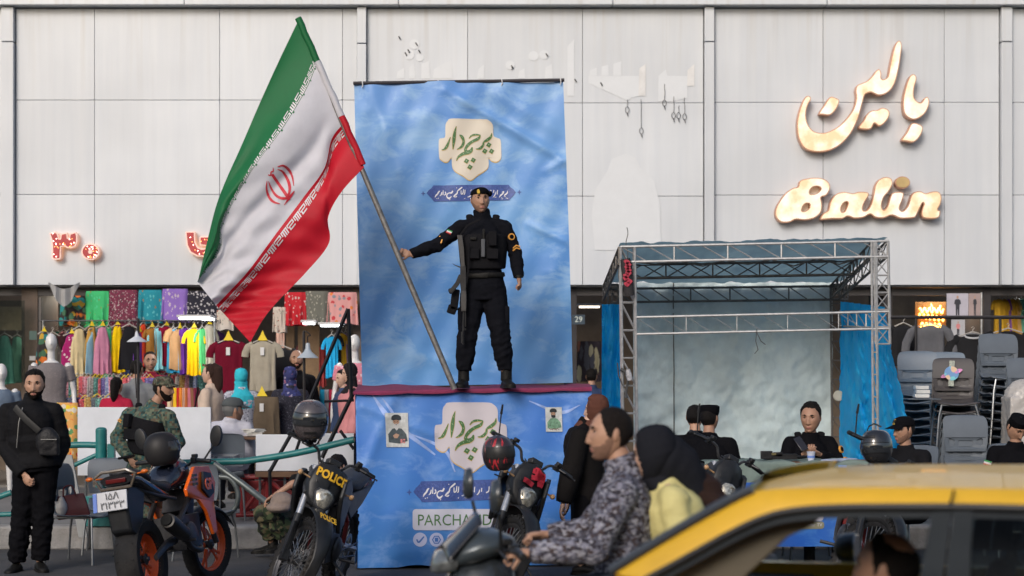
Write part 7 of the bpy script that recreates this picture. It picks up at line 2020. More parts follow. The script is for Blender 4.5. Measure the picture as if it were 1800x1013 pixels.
ch4 = copy_tree(ch1); ch4['label'] = 'grey chair under the seated man in the white shirt'; ch4.location = ground_at(403, 165, .21)-V((0, .12, 0)); ch4.rotation_euler.z = R(180)
for c_, (px, s, zg) in ((0, (1240, 190, .21)), (1, (1424, 186, .21)), (2, (1592, 190, .21)), (3, (1785, 186, .21)), (4, (1215, 182, .21))):
    q = copy_tree(ch1); q['label'] = ['grey chair under the policeman in the flat cap behind the tent motorcycle', 'grey chair under the smiling policeman', 'grey chair under the policeman in the peaked cap', 'grey chair under the policeman at the right edge', 'grey chair under the policeman nearest the left tent post'][c_]
    q.location = ground_at(px, s, 0); q.scale = (1, 1, 1.18); q.rotation_euler.z = R([160, 0, -50, 0, 190][c_])
# stacks
def stack(px, s, rz, n, m, word, zstep=.088, top=None):
    first = None
    for k in range(n):
        if first is None:
            q = chair('x', ground_at(px, s, .21 if s < 177 else 0), R(rz), m); first = q
        else:
            q = copy_tree(first); q.location = first.location+V((math.sin(R(rz))*.02*k, -math.cos(R(rz))*.02*k, zstep*k))
        q['group'] = 'chairs stacked behind the tent, '+word
        q['label'] = ('topmost chair of the '+word) if k == n-1 else ['lowest', 'second', 'third', 'fourth', 'fifth', 'sixth', 'seventh', 'eighth', 'ninth', 'tenth', 'eleventh', 'twelfth', 'thirteenth'][k]+' chair from the ground in the '+word
    return q
stack(1612, 158, -18, 11, lite_p, 'blue-grey stack by the tarpaulin')
stack(1664, 152, -5, 11, lite_p, 'blue-grey stack behind the brown chair')
tb_ = stack(1676, 168, -6, 10, brn_p, 'dark brown stack with planet sticker')
stack(1752, 164, 5, 13, grey_p, 'tall grey stack before the black shirts')
stack(1702, 186, 2, 6, grey_p, 'low grey stack before the brown one')
stack(1805, 168, 5, 10, grey_p, 'white-covered grey stack at the right edge')
stk = thing('planet_sticker', 'colourful planet sticker with shiny tape on the back of the dark brown chair', 'sticker', tuple(at(1668, 676, 168)-V((0, .36, 0))))
yo = 0
MB().box((0, 0, 0), (.055, .003, .27), (0, R(4), 0)).build('tape', mat('shiny_tape', (.30, .32, .27), .12, .3, var=.5, vs=40), stk)
b = MB(); b.flatpoly([(.075*math.cos(a*PI/12), .075*math.sin(a*PI/12)) for a in range(24)], lambda x, z: V((x, -.006, z))); b.build('planet_disc', dots('planet_print', (.18, .32, .55), [(.6, .25, .5), (.2, .55, .6), (.7, .5, .35), (.35, .3, .65)], 14, .5), stk, 0)
b = MB(); b.flatpoly([(.12*math.cos(a*PI/12)*math.cos(.35)-.028*math.sin(a*PI/12)*math.sin(.35), .12*math.cos(a*PI/12)*math.sin(.35)+.028*math.sin(a*PI/12)*math.cos(.35)) for a in range(24)], lambda x, z: V((x, -.004, z))); b.build('planet_ring', mat('ring_pink', (.60, .22, .45), .4, var=.6, vs=20), stk, 0)
stk.location = tb_.location+V((-.01, .145, .42+.33)); stk.rotation_euler = (R(-9), 0, R(-4))
cvr = thing('white_cover', 'crumpled white plastic cover hanging over the stack of chairs at the right edge', 'plastic cover', tuple(at(1800, 720, 172)))
b = MB(); b.sphere((.03, 0, .12), (.235, .2, .20), 16, 12); b.box((.03, 0, -.12), (.44, .36, .5)); remesh(b, 'cover', mat('white_film', (.42, .40, .38), .3, bump=.6, bs=25), .014, 3, folds(5, .02), cvr)
cups = thing('paper_cup_stack', 'white takeaway boxes stacked on the chair seat by the tarpaulin', 'boxes', tuple(at(1619, 700, 170)))
for k in range(3): MB().box((.01*(k % 2), 0, .022+.043*k), (.15-.006*k, .12, .038)).build('box', mat('styrofoam', (.62, .62, .60), .6), cups, bevel=.006)
MB().box((0, .03, -.01), (.34, .4, .012)).build('tray', grey_p, cups, bevel=.004)
# handbag on the first chair
hb_ = thing('handbag', 'maroon leather handbag on the grey chair', 'handbag', tuple(at(128, 888, 190)-V((0, .02, 0))))
b = MB(); b.rings([[V((x*w_, y*d_, z)) for x, y in ((1, 1), (1, -1), (-1, -1), (-1, 1))] for z, w_, d_ in ((-.115, .14, .06), (-.10, .15, .065), (.0, .135, .05), (.09, .12, .025), (.10, .115, .018))]); b.build('bag_body', mat('maroon_leather', (.13, .028, .028), .4, bump=.3, bs=40), hb_, bevel=.014)
b = MB(); b.tube(cr([(-.07, -.03, .08), (-.05, -.035, .17), (.02, -.03, .18), (.05, -.03, .08)], 5), .007, 6); b.build('handle', mat('maroon_leather'  , (.13, .028, .028)), hb_)
hb_.rotation_euler = (0, R(-8), R(12))
pb_ = thing('plastic_bag', 'white plastic bag beside the maroon handbag', 'plastic bag', tuple(at(108, 893, 191)))
b = MB(); b.sphere((0, 0, 0), (.055, .05, .08), 12, 8); b.sphere((.0, 0, .07), (.03, .03, .04), 10, 6); remesh(b, 'bag', mat('white_film', (.42, .40, .38), .3), .010, 2, folds(15, .014), pb_)

# ================================================================== boards, railing, A-frame, small things on the pavement
whb = mat('white_board', (.62, .65, .70), .35, var=.05, dirt=.12)
def board(label, x0, y0, x1, y1, s, edge=None, leg=True, skew=0):
    c = at((x0+x1)/2, y1, s); t = thing('white_board', label, 'board', tuple(c))
    w_, h_ = (x1-x0)/s, (y1-y0)/s
    MB().box((0, 0, h_/2), (w_, .035, h_), (0, skew, 0)).build('panel', whb, t, bevel=.004)
    if edge: MB().box((0, -.004, -.035), (w_+.01, .05, .06)).build('edge_strip', edge, t, bevel=.003)
    if leg:
        for sx in (-.9, -.1, .8):
            b = MB(); b.tube([(sx*w_/2, .06, .1), (sx*w_/2, .06, .22-c.z)], .014, 7); b.build('leg', tubem, t)
    return t
board('large white board standing behind the railing on the left', 137, 716, 371, 836, 170, None)
board('small white board on a brown base, behind the POLICE motorcycle', 450, 764, 560, 828, 168, mat('brown_wood', (.12, .06, .03), .6))
board('white board strip by the stage, right of the steel A-frame foot', 562, 762, 622, 832, 168, mat('brown_wood', (.12, .06, .03), .6))
sb = thing('papers', 'stack of papers and small things on the counter by the seated man', 'papers', tuple(at(446, 765, 166)))
for k in range(6): MB().box((.01*math.sin(k*2), .0, .012*k), (.15, .2, .010), (0, 0, .2*k)).build('paper', mat('paper_white', (.55, .54, .5), .7, rand=.2), sb)
MB().box((0, 0, -.03), (.26, .3, .03)).build('counter_top', mat('brown_wood', (.12, .06, .03), .6), sb, bevel=.004)
teal = mat('teal_paint', (.012, .155, .155), .42, var=.2, vs=9, dirt=.35)
rail = thing('railing', 'teal painted pipe railing with a stout post along the kerb', 'railing', tuple(ground_at(178, 176, .23)))
ro_ = V(rail.location)
def rp(px, py, s=176): return at(px, py, s)-ro_
for (pts, r, nm) in (([(178, 756), (178, 960)], .058, 'post'), ([(-30, 796), (120, 783), (178, 783)], .032, 'rail'), ([(178, 818), (345, 813), (430, 811)], .034, 'rail'), ([(430, 811), (520, 797), (622, 773)], .034, 'rail'),
                     ([(-30, 906), (60, 902), (130, 892), (178, 896)], .026, 'rail'), ([(122, 822), (178, 796)], .022, 'brace'), ([(-20, 880), (20, 866)], .03, 'brace')):
    MB().tube([rp(*q) for q in cr(pts, 4)], r, 12).build(nm, teal, rail)
MB().sphere(rp(178, 756), (.058, .058, .03)).build('post_cap', teal, rail)
MB().box(tuple(rp(196, 805)), (.07, .08, .28)).build('bracket', teal, rail, bevel=.004)
tbx = thing('teal_trough', 'teal steel trough box standing on the pavement behind the motorcycles', 'planter', tuple(ground_at(195, 176, .23)))
MB().box((-.02, 0, .15), (.42, .2, .30)).build('box', teal, tbx, bevel=.008)
MB().box((-.08, .0, .42), (.05, .05, .28)).build('upright', teal, tbx, bevel=.006); MB().box((.10, .0, .42), (.05, .05, .28)).build('upright', teal, tbx, bevel=.006)
tby = thing('teal_trough', 'teal steel trough box on the pavement just left of the stage', 'planter', tuple(ground_at(592, 178, .23)))
MB().box((0, 0, .13), (.34, .2, .26)).build('box', teal, tby, bevel=.008)
gpipe = mat('grey_pipe', (.13, .15, .15), .4, .5, .2, 10)
bst = thing('pipe_stand', 'bent grey pipe loop and slanting pipe by the kerb', 'pipe stand', tuple(ground_at(420, 181, 0)))
bo = V(bst.location); bp_ = lambda px, py, s=180: at(px, py, s)-bo
MB().tube([bp_(376, 815), bp_(425, 850), bp_(490, 900, 184), bp_(520, 925, 186)], .032, 12).build('slanting_pipe', gpipe, bst)
MB().tube([bp_(*q) for q in cr([(385, 838), (405, 842), (418, 865), (415, 890), (398, 905), (370, 908)], 6)], .026, 12).build('pipe_loop', gpipe, bst)
MB().tube([bp_(386, 835), bp_(387, 972)], .010, 8).build('upright', tubem, bst)
lk = thing('white_plank', 'pale grey plank leaning against the railing behind the handbag chair', 'plank', tuple(ground_at(140, 182, 0)))
lo_ = V(lk.location)
MB().rings([[at(x+dx, y, 182)-lo_+V((0, dy, 0)) for dx, dy in ((-8, 0), (8, 0), (8, .03), (-8, .03))] for x, y in ((118, 800), (146, 945))]).build('plank', mat('plank_grey', (.30, .31, .31), .7, dirt=.4), lk, bevel=.003)
crt = thing('red_frame', 'red steel box frame of a handcart under the small white board', 'handcart', tuple(ground_at(470, 167, .21)))
redp = mat('red_paint', (.22, .014, .018), .5, dirt=.3); co = V(crt.location)
cp_ = lambda px, py, d=0: at(px, py, 167)-co+V((0, d, 0))
for pts in ([(415, 840), (545, 838)], [(415, 906), (545, 902)], [(425, 838), (425, 906)], [(470, 838), (470, 905)], [(535, 838), (535, 903)], [(425, 905), (470, 840)], [(470, 840), (535, 902)], [(530, 842), (560, 838)]):
    for d in (0, .3): MB().tube([cp_(*pts[0], d), cp_(*pts[1], d)], .022, 8).build('bar', redp, crt)
MB().box(tuple(cp_(480, 872, .2)), (.62, .04, .30)).build('panel', redp, crt, bevel=.006)
af = thing('steel_a_frame', 'tall black angle-steel A-frame standing between the shops and the stage', 'steel frame', tuple(ground_at(560, 172, .21)))
ao = V(af.location); ap = lambda px, py, s=172: at(px, py, s)-ao
blks = mat('black_steel', (.022, .020, .022), .5, .3)
for a, b_, r in (((612, 543), (528, 742), .020), ((612, 543), (618, 705), .020), ((528, 735), (474, 830), .020), ((474, 826), (476, 915), .018), ((625, 683), (566, 805), .022), ((570, 706), (622, 704), .013), ((598, 757), (622, 790), .016), ((505, 757), (540, 772), .016), ((540, 735), (518, 800), .016)):
    MB().tube([ap(*a), ap(*b_)], r, 4).build('angle_bar', blks, af)
# thin lamp poles
lp = thing('work_lamp', 'thin black pole with a white cone lampshade above the racks', 'lamp', tuple(ground_at(243, 150, .21)))
lo2 = V(lp.location); q = lambda px, py: at(px, py, 150)-lo2
MB().tube([q(243, 560), q(243, 700), V((0, 0, 0))], .017, 8).build('pole', blks, lp)
MB().tube([q(237, 640), q(240, 700)], .007, 5).build('cable', blks, lp)
b = MB(); Mx = Matrix.Translation(q(241, 596)) @ Matrix.Rotation(PI/2, 4, 'Y'); b.lathe([(.005, -.10), (.018, -.08), (.03, -.03), (.115, .028), (.118, .036), (.10, .034), (.02, -.01)], Mx, 24); b.build('shade', mat('shade_white', (.50, .53, .58), .4), lp)
lp = thing('work_lamp', 'black hook pole with a small hanging bulb lamp in front of the shop doorway', 'lamp', tuple(ground_at(535, 150, .21)))
lo2 = V(lp.location)
MB().tube([q(534, 583), q(535, 700), V((0, 0, 0))], .017, 8).build('pole', blks, lp)
b = MB(); b.tube([q(x, y) for x, y in cr([(534, 586), (534, 582), (540, 584), (546, 590), (541, 592), (541, 606)], 4)], .007, 5); b.build('hook', blks, lp)
b = MB(); Mx = Matrix.Translation(q(541, 622)) @ Matrix.Rotation(PI/2, 4, 'Y'); b.lathe([(.005, -.13), (.025, -.12), (.03, -.06), (.05, -.02), (.12, .04), (.125, .05), (.10, .045)], Mx, 20); b.build('shade', mat('shade_grey', (.35, .40, .45), .4), lp)

# ================================================================== table with cloth in front of the tent
tt = thing('folding_table', 'long table before the tent draped with grey-green sheet and a blue printed banner', 'table', tuple(ground_at(1400, 202, 0)))
t0 = V(tt.location); TS = 202.0
zt = CH-(812-HY)/TS
MB().box((.0, .28, zt-.02), (1.42, .55, .03)).build('table_top', mat('brown_wood', (.12, .06, .03), .6), tt)
greyg = sheet_mat('grey_green_sheet', (.17, .22, .20), (.13, .17, .16), trans=.05)
def tcl(u, v):
    x = -.80+1.45*u
    if v < .3: return V((x, .56-.58*v/.3, zt+.004+.006*math.sin(u*30)+wrk(u*2, v, .010)))
    k = (v-.3)/.7
    return V((x, -.02-.02*math.sin(u*25+k*3)*k+wrk(u*3, k, .02), zt-.42*k*(1+.12*math.sin(u*5))))
MB().grid(tcl, 60, 24).build('table_cloth', greyg, tt, 180)
bnt = cloudprint('table_sky_print', (.03, .12, .50), (.02, .12, .48), (.08, .25, .60), 0, 1, 2.4)
def tban(px, py, off=0): 
    p = at(px, py, TS)-t0; p.y = -.055-off-.01*math.sin(px*.06); return p
MB().grid(lambda u, v: tban(1236+u*236, 848+v*112), 30, 16).build('printed_banner', bnt, tt, 180)
MB().flatpoly(rrect(1330, 880, 1446, 915, 6), lambda x, y: tban(x, y, .004)).build('address_plate', plate_m, tt, 0)
text_on('address_lettering', 'PARCHAMDAR', 1388, 898, 15, lambda x, y: tban(x, y, .006), pgreen, tt, wpx=104)
MB().flatpoly(rrect(1383, 916, 1447, 929, 5), lambda x, y: tban(x, y, .004)).build('gold_pill', mat('pill_olive', (.22, .22, .15), .5), tt, 0)
text_on('pill_lettering', '@Parchamdar TV', 1415, 922.5, 6, lambda x, y: tban(x, y, .006), plate_m, tt, wpx=57)
b = MB(); b.flatpoly(rrect(1318, 850, 1360, 864, 3), lambda x, y: tban(x, y, .004)); b.build('green_strip', mat('print_bright_green', (.04, .28, .08), .5), tt, 0)
for x in (-.65, .62): MB().tube([(x, .28, zt-.03), (x, .28, 0)], .016, 7).build('leg', tubem, tt)
MB().box(tuple(tban(1478, 827, .02)), (.07, .004, .10)).build('blue_label', mat('label_blue', (.16, .30, .62), .5), tt)
cup = thing('paper_cup', 'white and blue paper cup on the table in front of the smiling policeman', 'cup', tuple(at(1429, 812, 202)+V((0, .10, -.0))))
b = MB(); b.lathe([(.001, .002), (.027, .0), (.037, .078), (.040, .084), (.034, .082), (.001, .01)], Matrix.Rotation(-PI/2, 4, 'Y'), 20); b.build('cup_wall', mat('cup_white', (.55, .58, .68), .5), cup)
b = MB(); b.lathe([(.0325, .030), (.0345, .050)], Matrix.Rotation(-PI/2, 4, 'Y'), 20); b.build('blue_band', mat('cup_blue', (.15, .25, .6), .5), cup)
gu = thing('rifle', 'black rifle lying on the table left of the paper cup', 'rifle', tuple(at(1378, 811, 202)+V((0, .22, 0))))
b = MB(); b.box((0, 0, .03), (.30, .05, .05)); b.box((-.12, 0, .045), (.1, .06, .07)); b.tube([(.1, 0, .03), (.28, .02, .03)], .012, 8); b.box((-.02, 0, .05), (.08, .05, .04)); b.build('receiver', gun, gu, bevel=.008)
MB().box((-.06, -.03, .055), (.04, .01, .02)).build('brass_plate', mat('dull_brass', (.18, .15, .07), .4, .5), gu)
pa = thing('papers', 'loose white and blue papers at the right end of the table', 'papers', tuple(at(1478, 812, 202)+V((0, .12, 0))))
for k in range(3): MB().box((.03*k-.03, .02*k, .004+.006*k), (.24, .16, .004), (0, R(2-k*2), .2*k-.2)).build('sheet', mat('paper_bluewhite', (.42, .48, .62), .6), pa)
rk = thing('radio_box', 'small black box under a clear wrap beside the right tent post', 'box', tuple(at(1450, 796, 175)))
MB().box((0, 0, 0), (.10, .08, .10)).build('box', mat('clear_wrap', (.35, .38, .40), .2), rk, bevel=.01)
# ================================================================== the clothes shops behind
SI = 129.0
woodp = mat('wood_panel', (.26, .16, .08), .5, var=.25, vs=6); woodd = mat('wood_dark', (.07, .045, .03), .6, var=.3, vs=8); shopd = mat('shop_dark', (.035, .032, .034), .8, var=.3, vs=3)
shopw = mat('shop_wall_warm', (.16, .12, .085), .8, var=.35, vs=2)
inn = struct(MB().box((0, WY+4.2, 1.6), (24, .1, 2.9)).build('shop_back_wall', shopw))
struct(MB().box((0, WY+2.2, .225), (24, 4.0, .03)).build('shop_floor', mat('shop_floor_tiles', (.16, .15, .14), .3, var=.1)))
for px in (-60, 45, 633, 1008, 1567, 1742, 1900):
    MB().box((wx(px), .75, (wz(502)+.22)/2+.0), (.10 if px not in (45, 633) else .22, 1.1, wz(502)-.24)).build('shop_partition', woodd if px in (45, 633) else shopd, bld)
def P9(px, py, s=SI): return at(px, py, s)
# fascia underside rails and beams
b = MB()
for y in (512,): b.box((0, .25, wz(y)), (24, .08, .10))
b.build('lintel', mat('lintel_dark', (.05, .045, .045), .6), bld)
def ceil_lamp(label, px, py, s, w_, col, st, tilt=0, light=None):
    t = thing('shop_lamp', label, 'ceiling lamp', tuple(at(px, py, s)))
    MB().box((0, 0, .03), (w_+.06, .18, .03)).build('housing', mat('lamp_housing', (.5, .5, .5), .5), t, bevel=.004)
    MB().box((0, 0, 0), (w_, .14, .02)).build('lit_tube', emit('tube_%.1f_%.1f' % (st, col[2]), col, st), t)
    if light:
        d = bpy.data.lights.new('lamp_light', 'AREA'); d.shape = 'RECTANGLE'; d.size = max(w_, .5); d.size_y = .3; d.energy = light; d.color = col
        o = bpy.data.objects.new('lamp_light', d); COL.objects.link(o); o.parent = t; o.location = (0, 0, -.03)
    return t
cw, ww = (.92, .96, 1.0), (1.0, .86, .68)
for a in (('bright ceiling lamp above the yellow tops, left of the flag tip', 343, 560, 133.5, .40, cw, 9, 0, 6), ('small bright ceiling lamp next to the flag tip', 366, 562, 133, .14, cw, 9, 0, None),
          ('slim ceiling lamp behind the printed trousers, far left shop', 62, 513, 125, .22, ww, 3, 0, None), ('long slim ceiling lamp at the top of the left shop', 150, 514, 122, .7, ww, 1.6, 0, 20),
          ('round ceiling lamp above the wooden doorway', 543, 569, 133, .14, cw, 9, 0, None), ('bright ceiling lamp pair right of the wooden doorway', 583, 573, 133.5, .28, cw, 9, 0, 6),
          ('slim lamp above the red printed cloth', 525, 512, 120, .2, cw, 5, 0, None), ('slim lamp above the pink printed cloth', 596, 510, 120, .2, cw, 4, 0, None),
          ('slim warm lamp over the neon shop', 1648, 505, 124, .26, ww, 4, 0, 16), ('violet-white lamp over the poster shop', 1668, 504, 126, .2, (.8, .7, 1), 3, 0, None),
          ('slim lamp at the top of the right-hand tops shop', 1775, 508, 122, .26, cw, 4, 0, 14), ('strip lamp at the doorway left of the tent', 1036, 540, 118, .3, ww, 3, 0, 10)):
    ceil_lamp(*a)
# display window on the far left, wooden doorway, mirror-like glass
b = MB(); b.box(tuple(at(20, 600, 130)-V((0, 0, 0))), (.36, .02, 1.1)); b.build('shop_window', glass('shop_glass', (.8, .85, .83), .02, .3), bld, 0, loc=-V((0, WY, 0)))
MB().box(tuple(at(20, 560, 118)-V((0, WY, 0))), (.5, .05, .35)).build('window_back_panel', mat('pale_panel', (.40, .33, .22), .6, var=.3, vs=6), bld)
for px0, px1 in ((503, 518), (524, 562), (1008, 1014)):
    a, c = at(px0, 560, 122), at(px1, 560, 122); MB().box(((a.x+c.x)/2, a.y-WY, 1.5), (c.x-a.x, .06, 2.5)).build('wood_panel', woodp, bld, bevel=.004)
a, c = at(60, 560, 128.5), at(74, 560, 128.5); MB().box(((a.x+c.x)/2, a.y-WY, 1.5), (c.x-a.x, .12, 2.6)).build('grey_post', mat('grey_post', (.10, .09, .085), .6), bld)
MB().box(tuple(at(61, 590, 130)-V((0, WY+.08, 0))), (.10, .01, .12)).build('small_notice', mat('notice_green', (.03, .07, .06), .5), bld)
MB().box(tuple(at(60, 630, 130)-V((0, WY+.08, 0))), (.08, .01, .06)).build('small_notice', mat('notice_grey', (.3, .3, .3), .5), bld)
# sagging clear net and bracket under the fascia
b = MB(); b.grid(lambda u, v: at(85+u*55, 500+14*math.sin(PI*u)*(.3+v)*2.0-8*abs(u-.5)+v*3, 132)+V((0, .03*math.sin(u*20), 0)), 20, 5); net = b.build('torn_sheet', mat('torn_grey_sheet', (.30, .30, .30), .6), None, 60); tag(net, 'torn grey plastic sheet sagging from the facade edge, upper left', 'plastic sheet')

# ---- garments
def body_profile(kind, w_, h_):
    if kind == 'tee': return [(0, .30), (.03, .42), (.08, .50), (.25, .47), (.6, .47), (1, .50)]
    if kind == 'tank': return [(0, .22), (.05, .24), (.18, .30), (.30, .42), (.6, .47), (1, .54)]
    if kind == 'shirt': return [(0, .26), (.03, .42), (.09, .50), (.3, .47), (.7, .49), (1, .52)]
    return [(0, .46), (.05, .48), (.5, .5), (1, .54)]
def garment_mesh(kind, w_, h_, seed, th=.05, long_=False):
    rr = random.Random(seed); b = MB(); pr_ = body_profile(kind, w_, h_); rings = []
    ph = [rr.uniform(0, 6.3) for _ in range(4)]; nseg = 28; fr_ = .35 if kind == 'cloth' else .26
    for j in range(13):
        t = j/12; hw = lerp1(t, [p[0] for p in pr_], [p[1] for p in pr_])*w_
        ring = []
        for i in range(nseg):
            a = 2*PI*i/nseg; ca, sa = math.cos(a), math.sin(a)
            x = hw*math.copysign(abs(ca)**.8, ca)
            wv = (math.sin(x/w_*22+ph[0])+.6*math.sin(x/w_*37+ph[1]+t*2))*th*fr_*(.3+t)
            y = sa*th*(.35 if j == 0 else (.6+.3*t))+wv
            z = -h_*t-(.012*math.sin(x/w_*9+ph[2]) if j == 12 else 0)
            if j == 0 and kind != 'cloth': z -= .05*w_*abs(ca)**2*2
            ring.append(V((x, y, z)))
        rings.append(ring)
    b.rings(rings)
    if kind in ('tee', 'shirt'):
        L_ = (.36 if kind == 'tee' else .95)*h_*.6
        for sx in (1, -1):
            b.tube([V((sx*.36*w_, 0, -.05*h_)), V((sx*(.50*w_+.10*L_), 0, -.09*h_-.15*L_)), V((sx*(.52*w_+.30*L_), .0, -.10*h_-.62*L_)), V((sx*(.52*w_+.34*L_), .0, -.10*h_-1.0*L_))], [.085*w_*1.3, .14*w_, .135*w_, .13*w_], 10, flat=.45, up=(1, 0, 0))
    return b
hang_m = mat('hanger_plastic', (.45, .42, .38), .4); yel_tag = mat('yellow_tag', (.75, .55, .02), .6)
def garment(label, px, py, s, wpx, hpx, kind, m, turn=0, seed=0, tagc=None, neck=None, group=None, price=False, nm=None, cat=None):
    """px,py = top centre in the photo; wpx = full width seen"""
    tn = R(turn)
    w_ = wpx/s/max(.25, abs(math.cos(tn))) if turn < 60 else .42
    h_ = hpx/s
    nm = nm or {'tee': 'tee_shirt', 'tank': 'tank_top', 'shirt': 'long_sleeved_top', 'cloth': 'printed_garment'}[kind]
    t = thing(nm, label, cat or {'tee': 't-shirt', 'tank': 'top', 'shirt': 'top', 'cloth': 'garment'}[kind], tuple(at(px, py, s)), (0, 0, tn), group)
    garment_mesh(kind, w_, h_, seed, .05 if turn < 50 else .035).build('cloth', m, t, 70)
    if kind != 'cloth':
        b = MB(); b.tube([(-w_*.36, 0, -.03*h_), (0, 0, .035), (w_*.36, 0, -.03*h_)], .008, 6); b.tube([(0, 0, .035), (0, 0, .06), (.02, 0, .08), (0, 0, .095), (-.015, 0, .08)], .004, 5); b.build('hanger', hang_m, t)
    if tagc:
        b = MB(); q_ = .55 if price is False else 1.0; b.prism([(a_*q_, c_*q_) for a_, c_ in ((-.065, -.01), (.065, -.01), (.03, .05), (0, .12), (-.03, .05))], lambda x, z, k_: V((x, -.03+.01*k_, z+.02)), 0); b.build('hanger_tag', yel_tag, t, 0)
    if neck:
        b = MB(); b.tube([(.10*math.sin(a*PI/8), -.045*math.cos(a*PI/8), -.02-.03*math.cos(a*PI/8)) for a in range(16)], .012, 6, closed=True); b.build('collar', neck, t)
    if price: MB().box((0, -.055, -.13), (.05, .004, .10)).build('price_label', mat('label_white', (.6, .6, .6), .6), t)
    return t
pr1 = dots('cloth_orange_flowers', (.035, .03, .03), [(.62, .16, .03), (.03, .22, .22), (.45, .28, .04), (.06, .14, .08)], 10.8, .62)
pr2 = dots('cloth_green', (.05, .42, .15), [(.20, .22, .08), (.08, .50, .25)], 26.4, .28, stretch=.5); pr3 = dots('cloth_burgundy', (.16, .03, .06), [(.45, .38, .38), (.06, .05, .05)], 46.5, .38, stretch=.6)
pr4 = dots('cloth_teal', (.02, .22, .28), [(.25, .16, .08), (.10, .40, .42)], 21.7, .28, stretch=.6); pr5 = dots('cloth_purple', (.22, .13, .42), [(.45, .38, .45)], 23.2, .32, stretch=.5)
pr6 = dots('cloth_black_white', (.02, .02, .03), [(.42, .40, .42)], 24.8, .38); pr7 = dots('cloth_red_white', (.45, .02, .03), [(.52, .40, .38)], 21.7, .27, stretch=.7)
pr8 = dots('cloth_olive', (.13, .13, .11), [(.30, .29, .24)], 24.8, .32, stretch=.7); pr9 = dots('cloth_pink_orange', (.55, .27, .26), [(.60, .18, .04), (.45, .05, .06), (.20, .22, .25)], 14.0, .38)
pr10 = dots('cloth_magenta', (.30, .015, .12), [(.62, .52, .52)], 18.6, .30); pr11 = dots('cloth_cream_lace', (.48, .42, .36), [(.25, .08, .06), (.3, .3, .25)], 23.2, .3)
pr12 = dots('cloth_pink_spots', (.55, .20, .26), [(.65, .52, .55)], 20.2, .3); pr13 = dots('cloth_bright_floral', (.62, .33, .10), [(.6, .08, .03), (.7, .5, .03), (.6, .55, .45), (.1, .25, .1)], 14.0, .5)
G = 'printed garments hung along the top of the left shop'
for lab, x0, x1, y0, y1, m_ in (('orange and teal flowered garment at the left end of the top row', 106, 150, 520, 573, pr1), ('green printed garment in the top row', 150, 192, 512, 575, pr2), ('burgundy speckled garment in the top row', 192, 243, 510, 575, pr3),
                               ('teal printed garment in the top row', 243, 285, 510, 568, pr4), ('purple spotted garment in the top row', 285, 331, 508, 566, pr5), ('black and white floral garment beside the flag', 329, 386, 512, 568, pr6),
                               ('cream lace garment just behind the flag tip', 380, 410, 545, 580, pr11), ('cream floral garment right of the flag tip', 480, 503, 540, 585, pr11), ('red garment with white spots right of the flag', 500, 538, 514, 572, pr7),
                               ('olive grey floral garment in the top row', 536, 578, 512, 570, pr8), ('pink and orange printed garment at the right end of the top row', 576, 628, 514, 570, pr9)):
    garment(lab, (x0+x1)/2, y0, 130.5, x1-x0+1, y1-y0, 'cloth', m_, 0, x0, group=G)
fb = lambda n, c: fabric('garment_'+n, c)
G = 'tops hanging side by side on the shop rail'; ORD0 = ['leftmost', 'middle', 'rightmost']
rackr = [('dark flowered top at the left end of the rail', 78, 585, 24, 90, 'tank', pr1, 20), ('teal flowered dark top on the left rail', 92, 588, 26, 96, 'tank', pr8, 30), ('magenta dress with white print', 128, 588, 34, 92, 'tank', pr10, 10), ('cream sleeveless top behind the magenta dress', 140, 578, 24, 88, 'tank', fb('cream', (.55, .45, .26)), 25),
         ('mustard ochre sleeveless top on the left shop rail', 160, 575, 22, 85, 'tank', fb('ochre', (.42, .24, .06)), 25), ('light blue sliver of a top between ochre and pink', 171, 578, 8, 75, 'tank', fb('ltblue', (.25, .45, .55)), 60), ('dusty pink sleeveless top on the left shop rail', 180, 575, 24, 82, 'tank', fb('pink', (.48, .20, .30)), 25), ('mint green sleeveless top on the left shop rail', 192, 575, 12, 90, 'tank', fb('mint', (.10, .50, .22)), 50),
         ('bright yellow sleeveless top on the left shop rail', 207, 573, 26, 78, 'tank', fb('yellow', (.75, .50, .01)), 20), ('black top with small white print', 227, 574, 30, 72, 'tank', fb('blackt', (.015, .015, .018)), 10), ('violet top behind the black one', 243, 585, 14, 60, 'tank', fb('violet', (.16, .06, .35)), 50), ('vermilion red top by the thin pole', 251, 570, 12, 70, 'tank', fb('vermil', (.68, .07, .03)), 50),
         ('bronze brown T-shirt on the left shop rail', 265, 577, 22, 60, 'tee', fb('bronze', (.28, .13, .03)), 40), ('pale cyan T-shirt on the left shop rail', 279, 577, 22, 76, 'tee', fb('cyan', (.25, .58, .62)), 45), ('dark red T-shirt on the rail', 291, 574, 24, 70, 'tee', fb('dkred', (.22, .01, .03)), 45), ('sky blue T-shirt on the left shop rail', 305, 579, 22, 76, 'tee', fb('sky', (.05, .36, .60)), 45),
         ('orange tan T-shirt sliver', 314, 579, 10, 70, 'tee', fb('tan', (.50, .28, .13)), 60), ('purple T-shirt on the left shop rail', 324, 577, 18, 75, 'tee', fb('purple', (.14, .04, .30)), 50), ('golden yellow T-shirt on the left shop rail', 340, 578, 30, 78, 'tee', fb('gold', (.78, .48, .01)), 25), ('light green T-shirt behind the golden one', 354, 578, 16, 76, 'tee', fb('ltgreen', (.10, .50, .16)), 50),
         ('beige top with a yellow price tag', 367, 572, 22, 84, 'tee', fb('beige2', (.40, .36, .28)), 30)]
jr = random.Random(3)
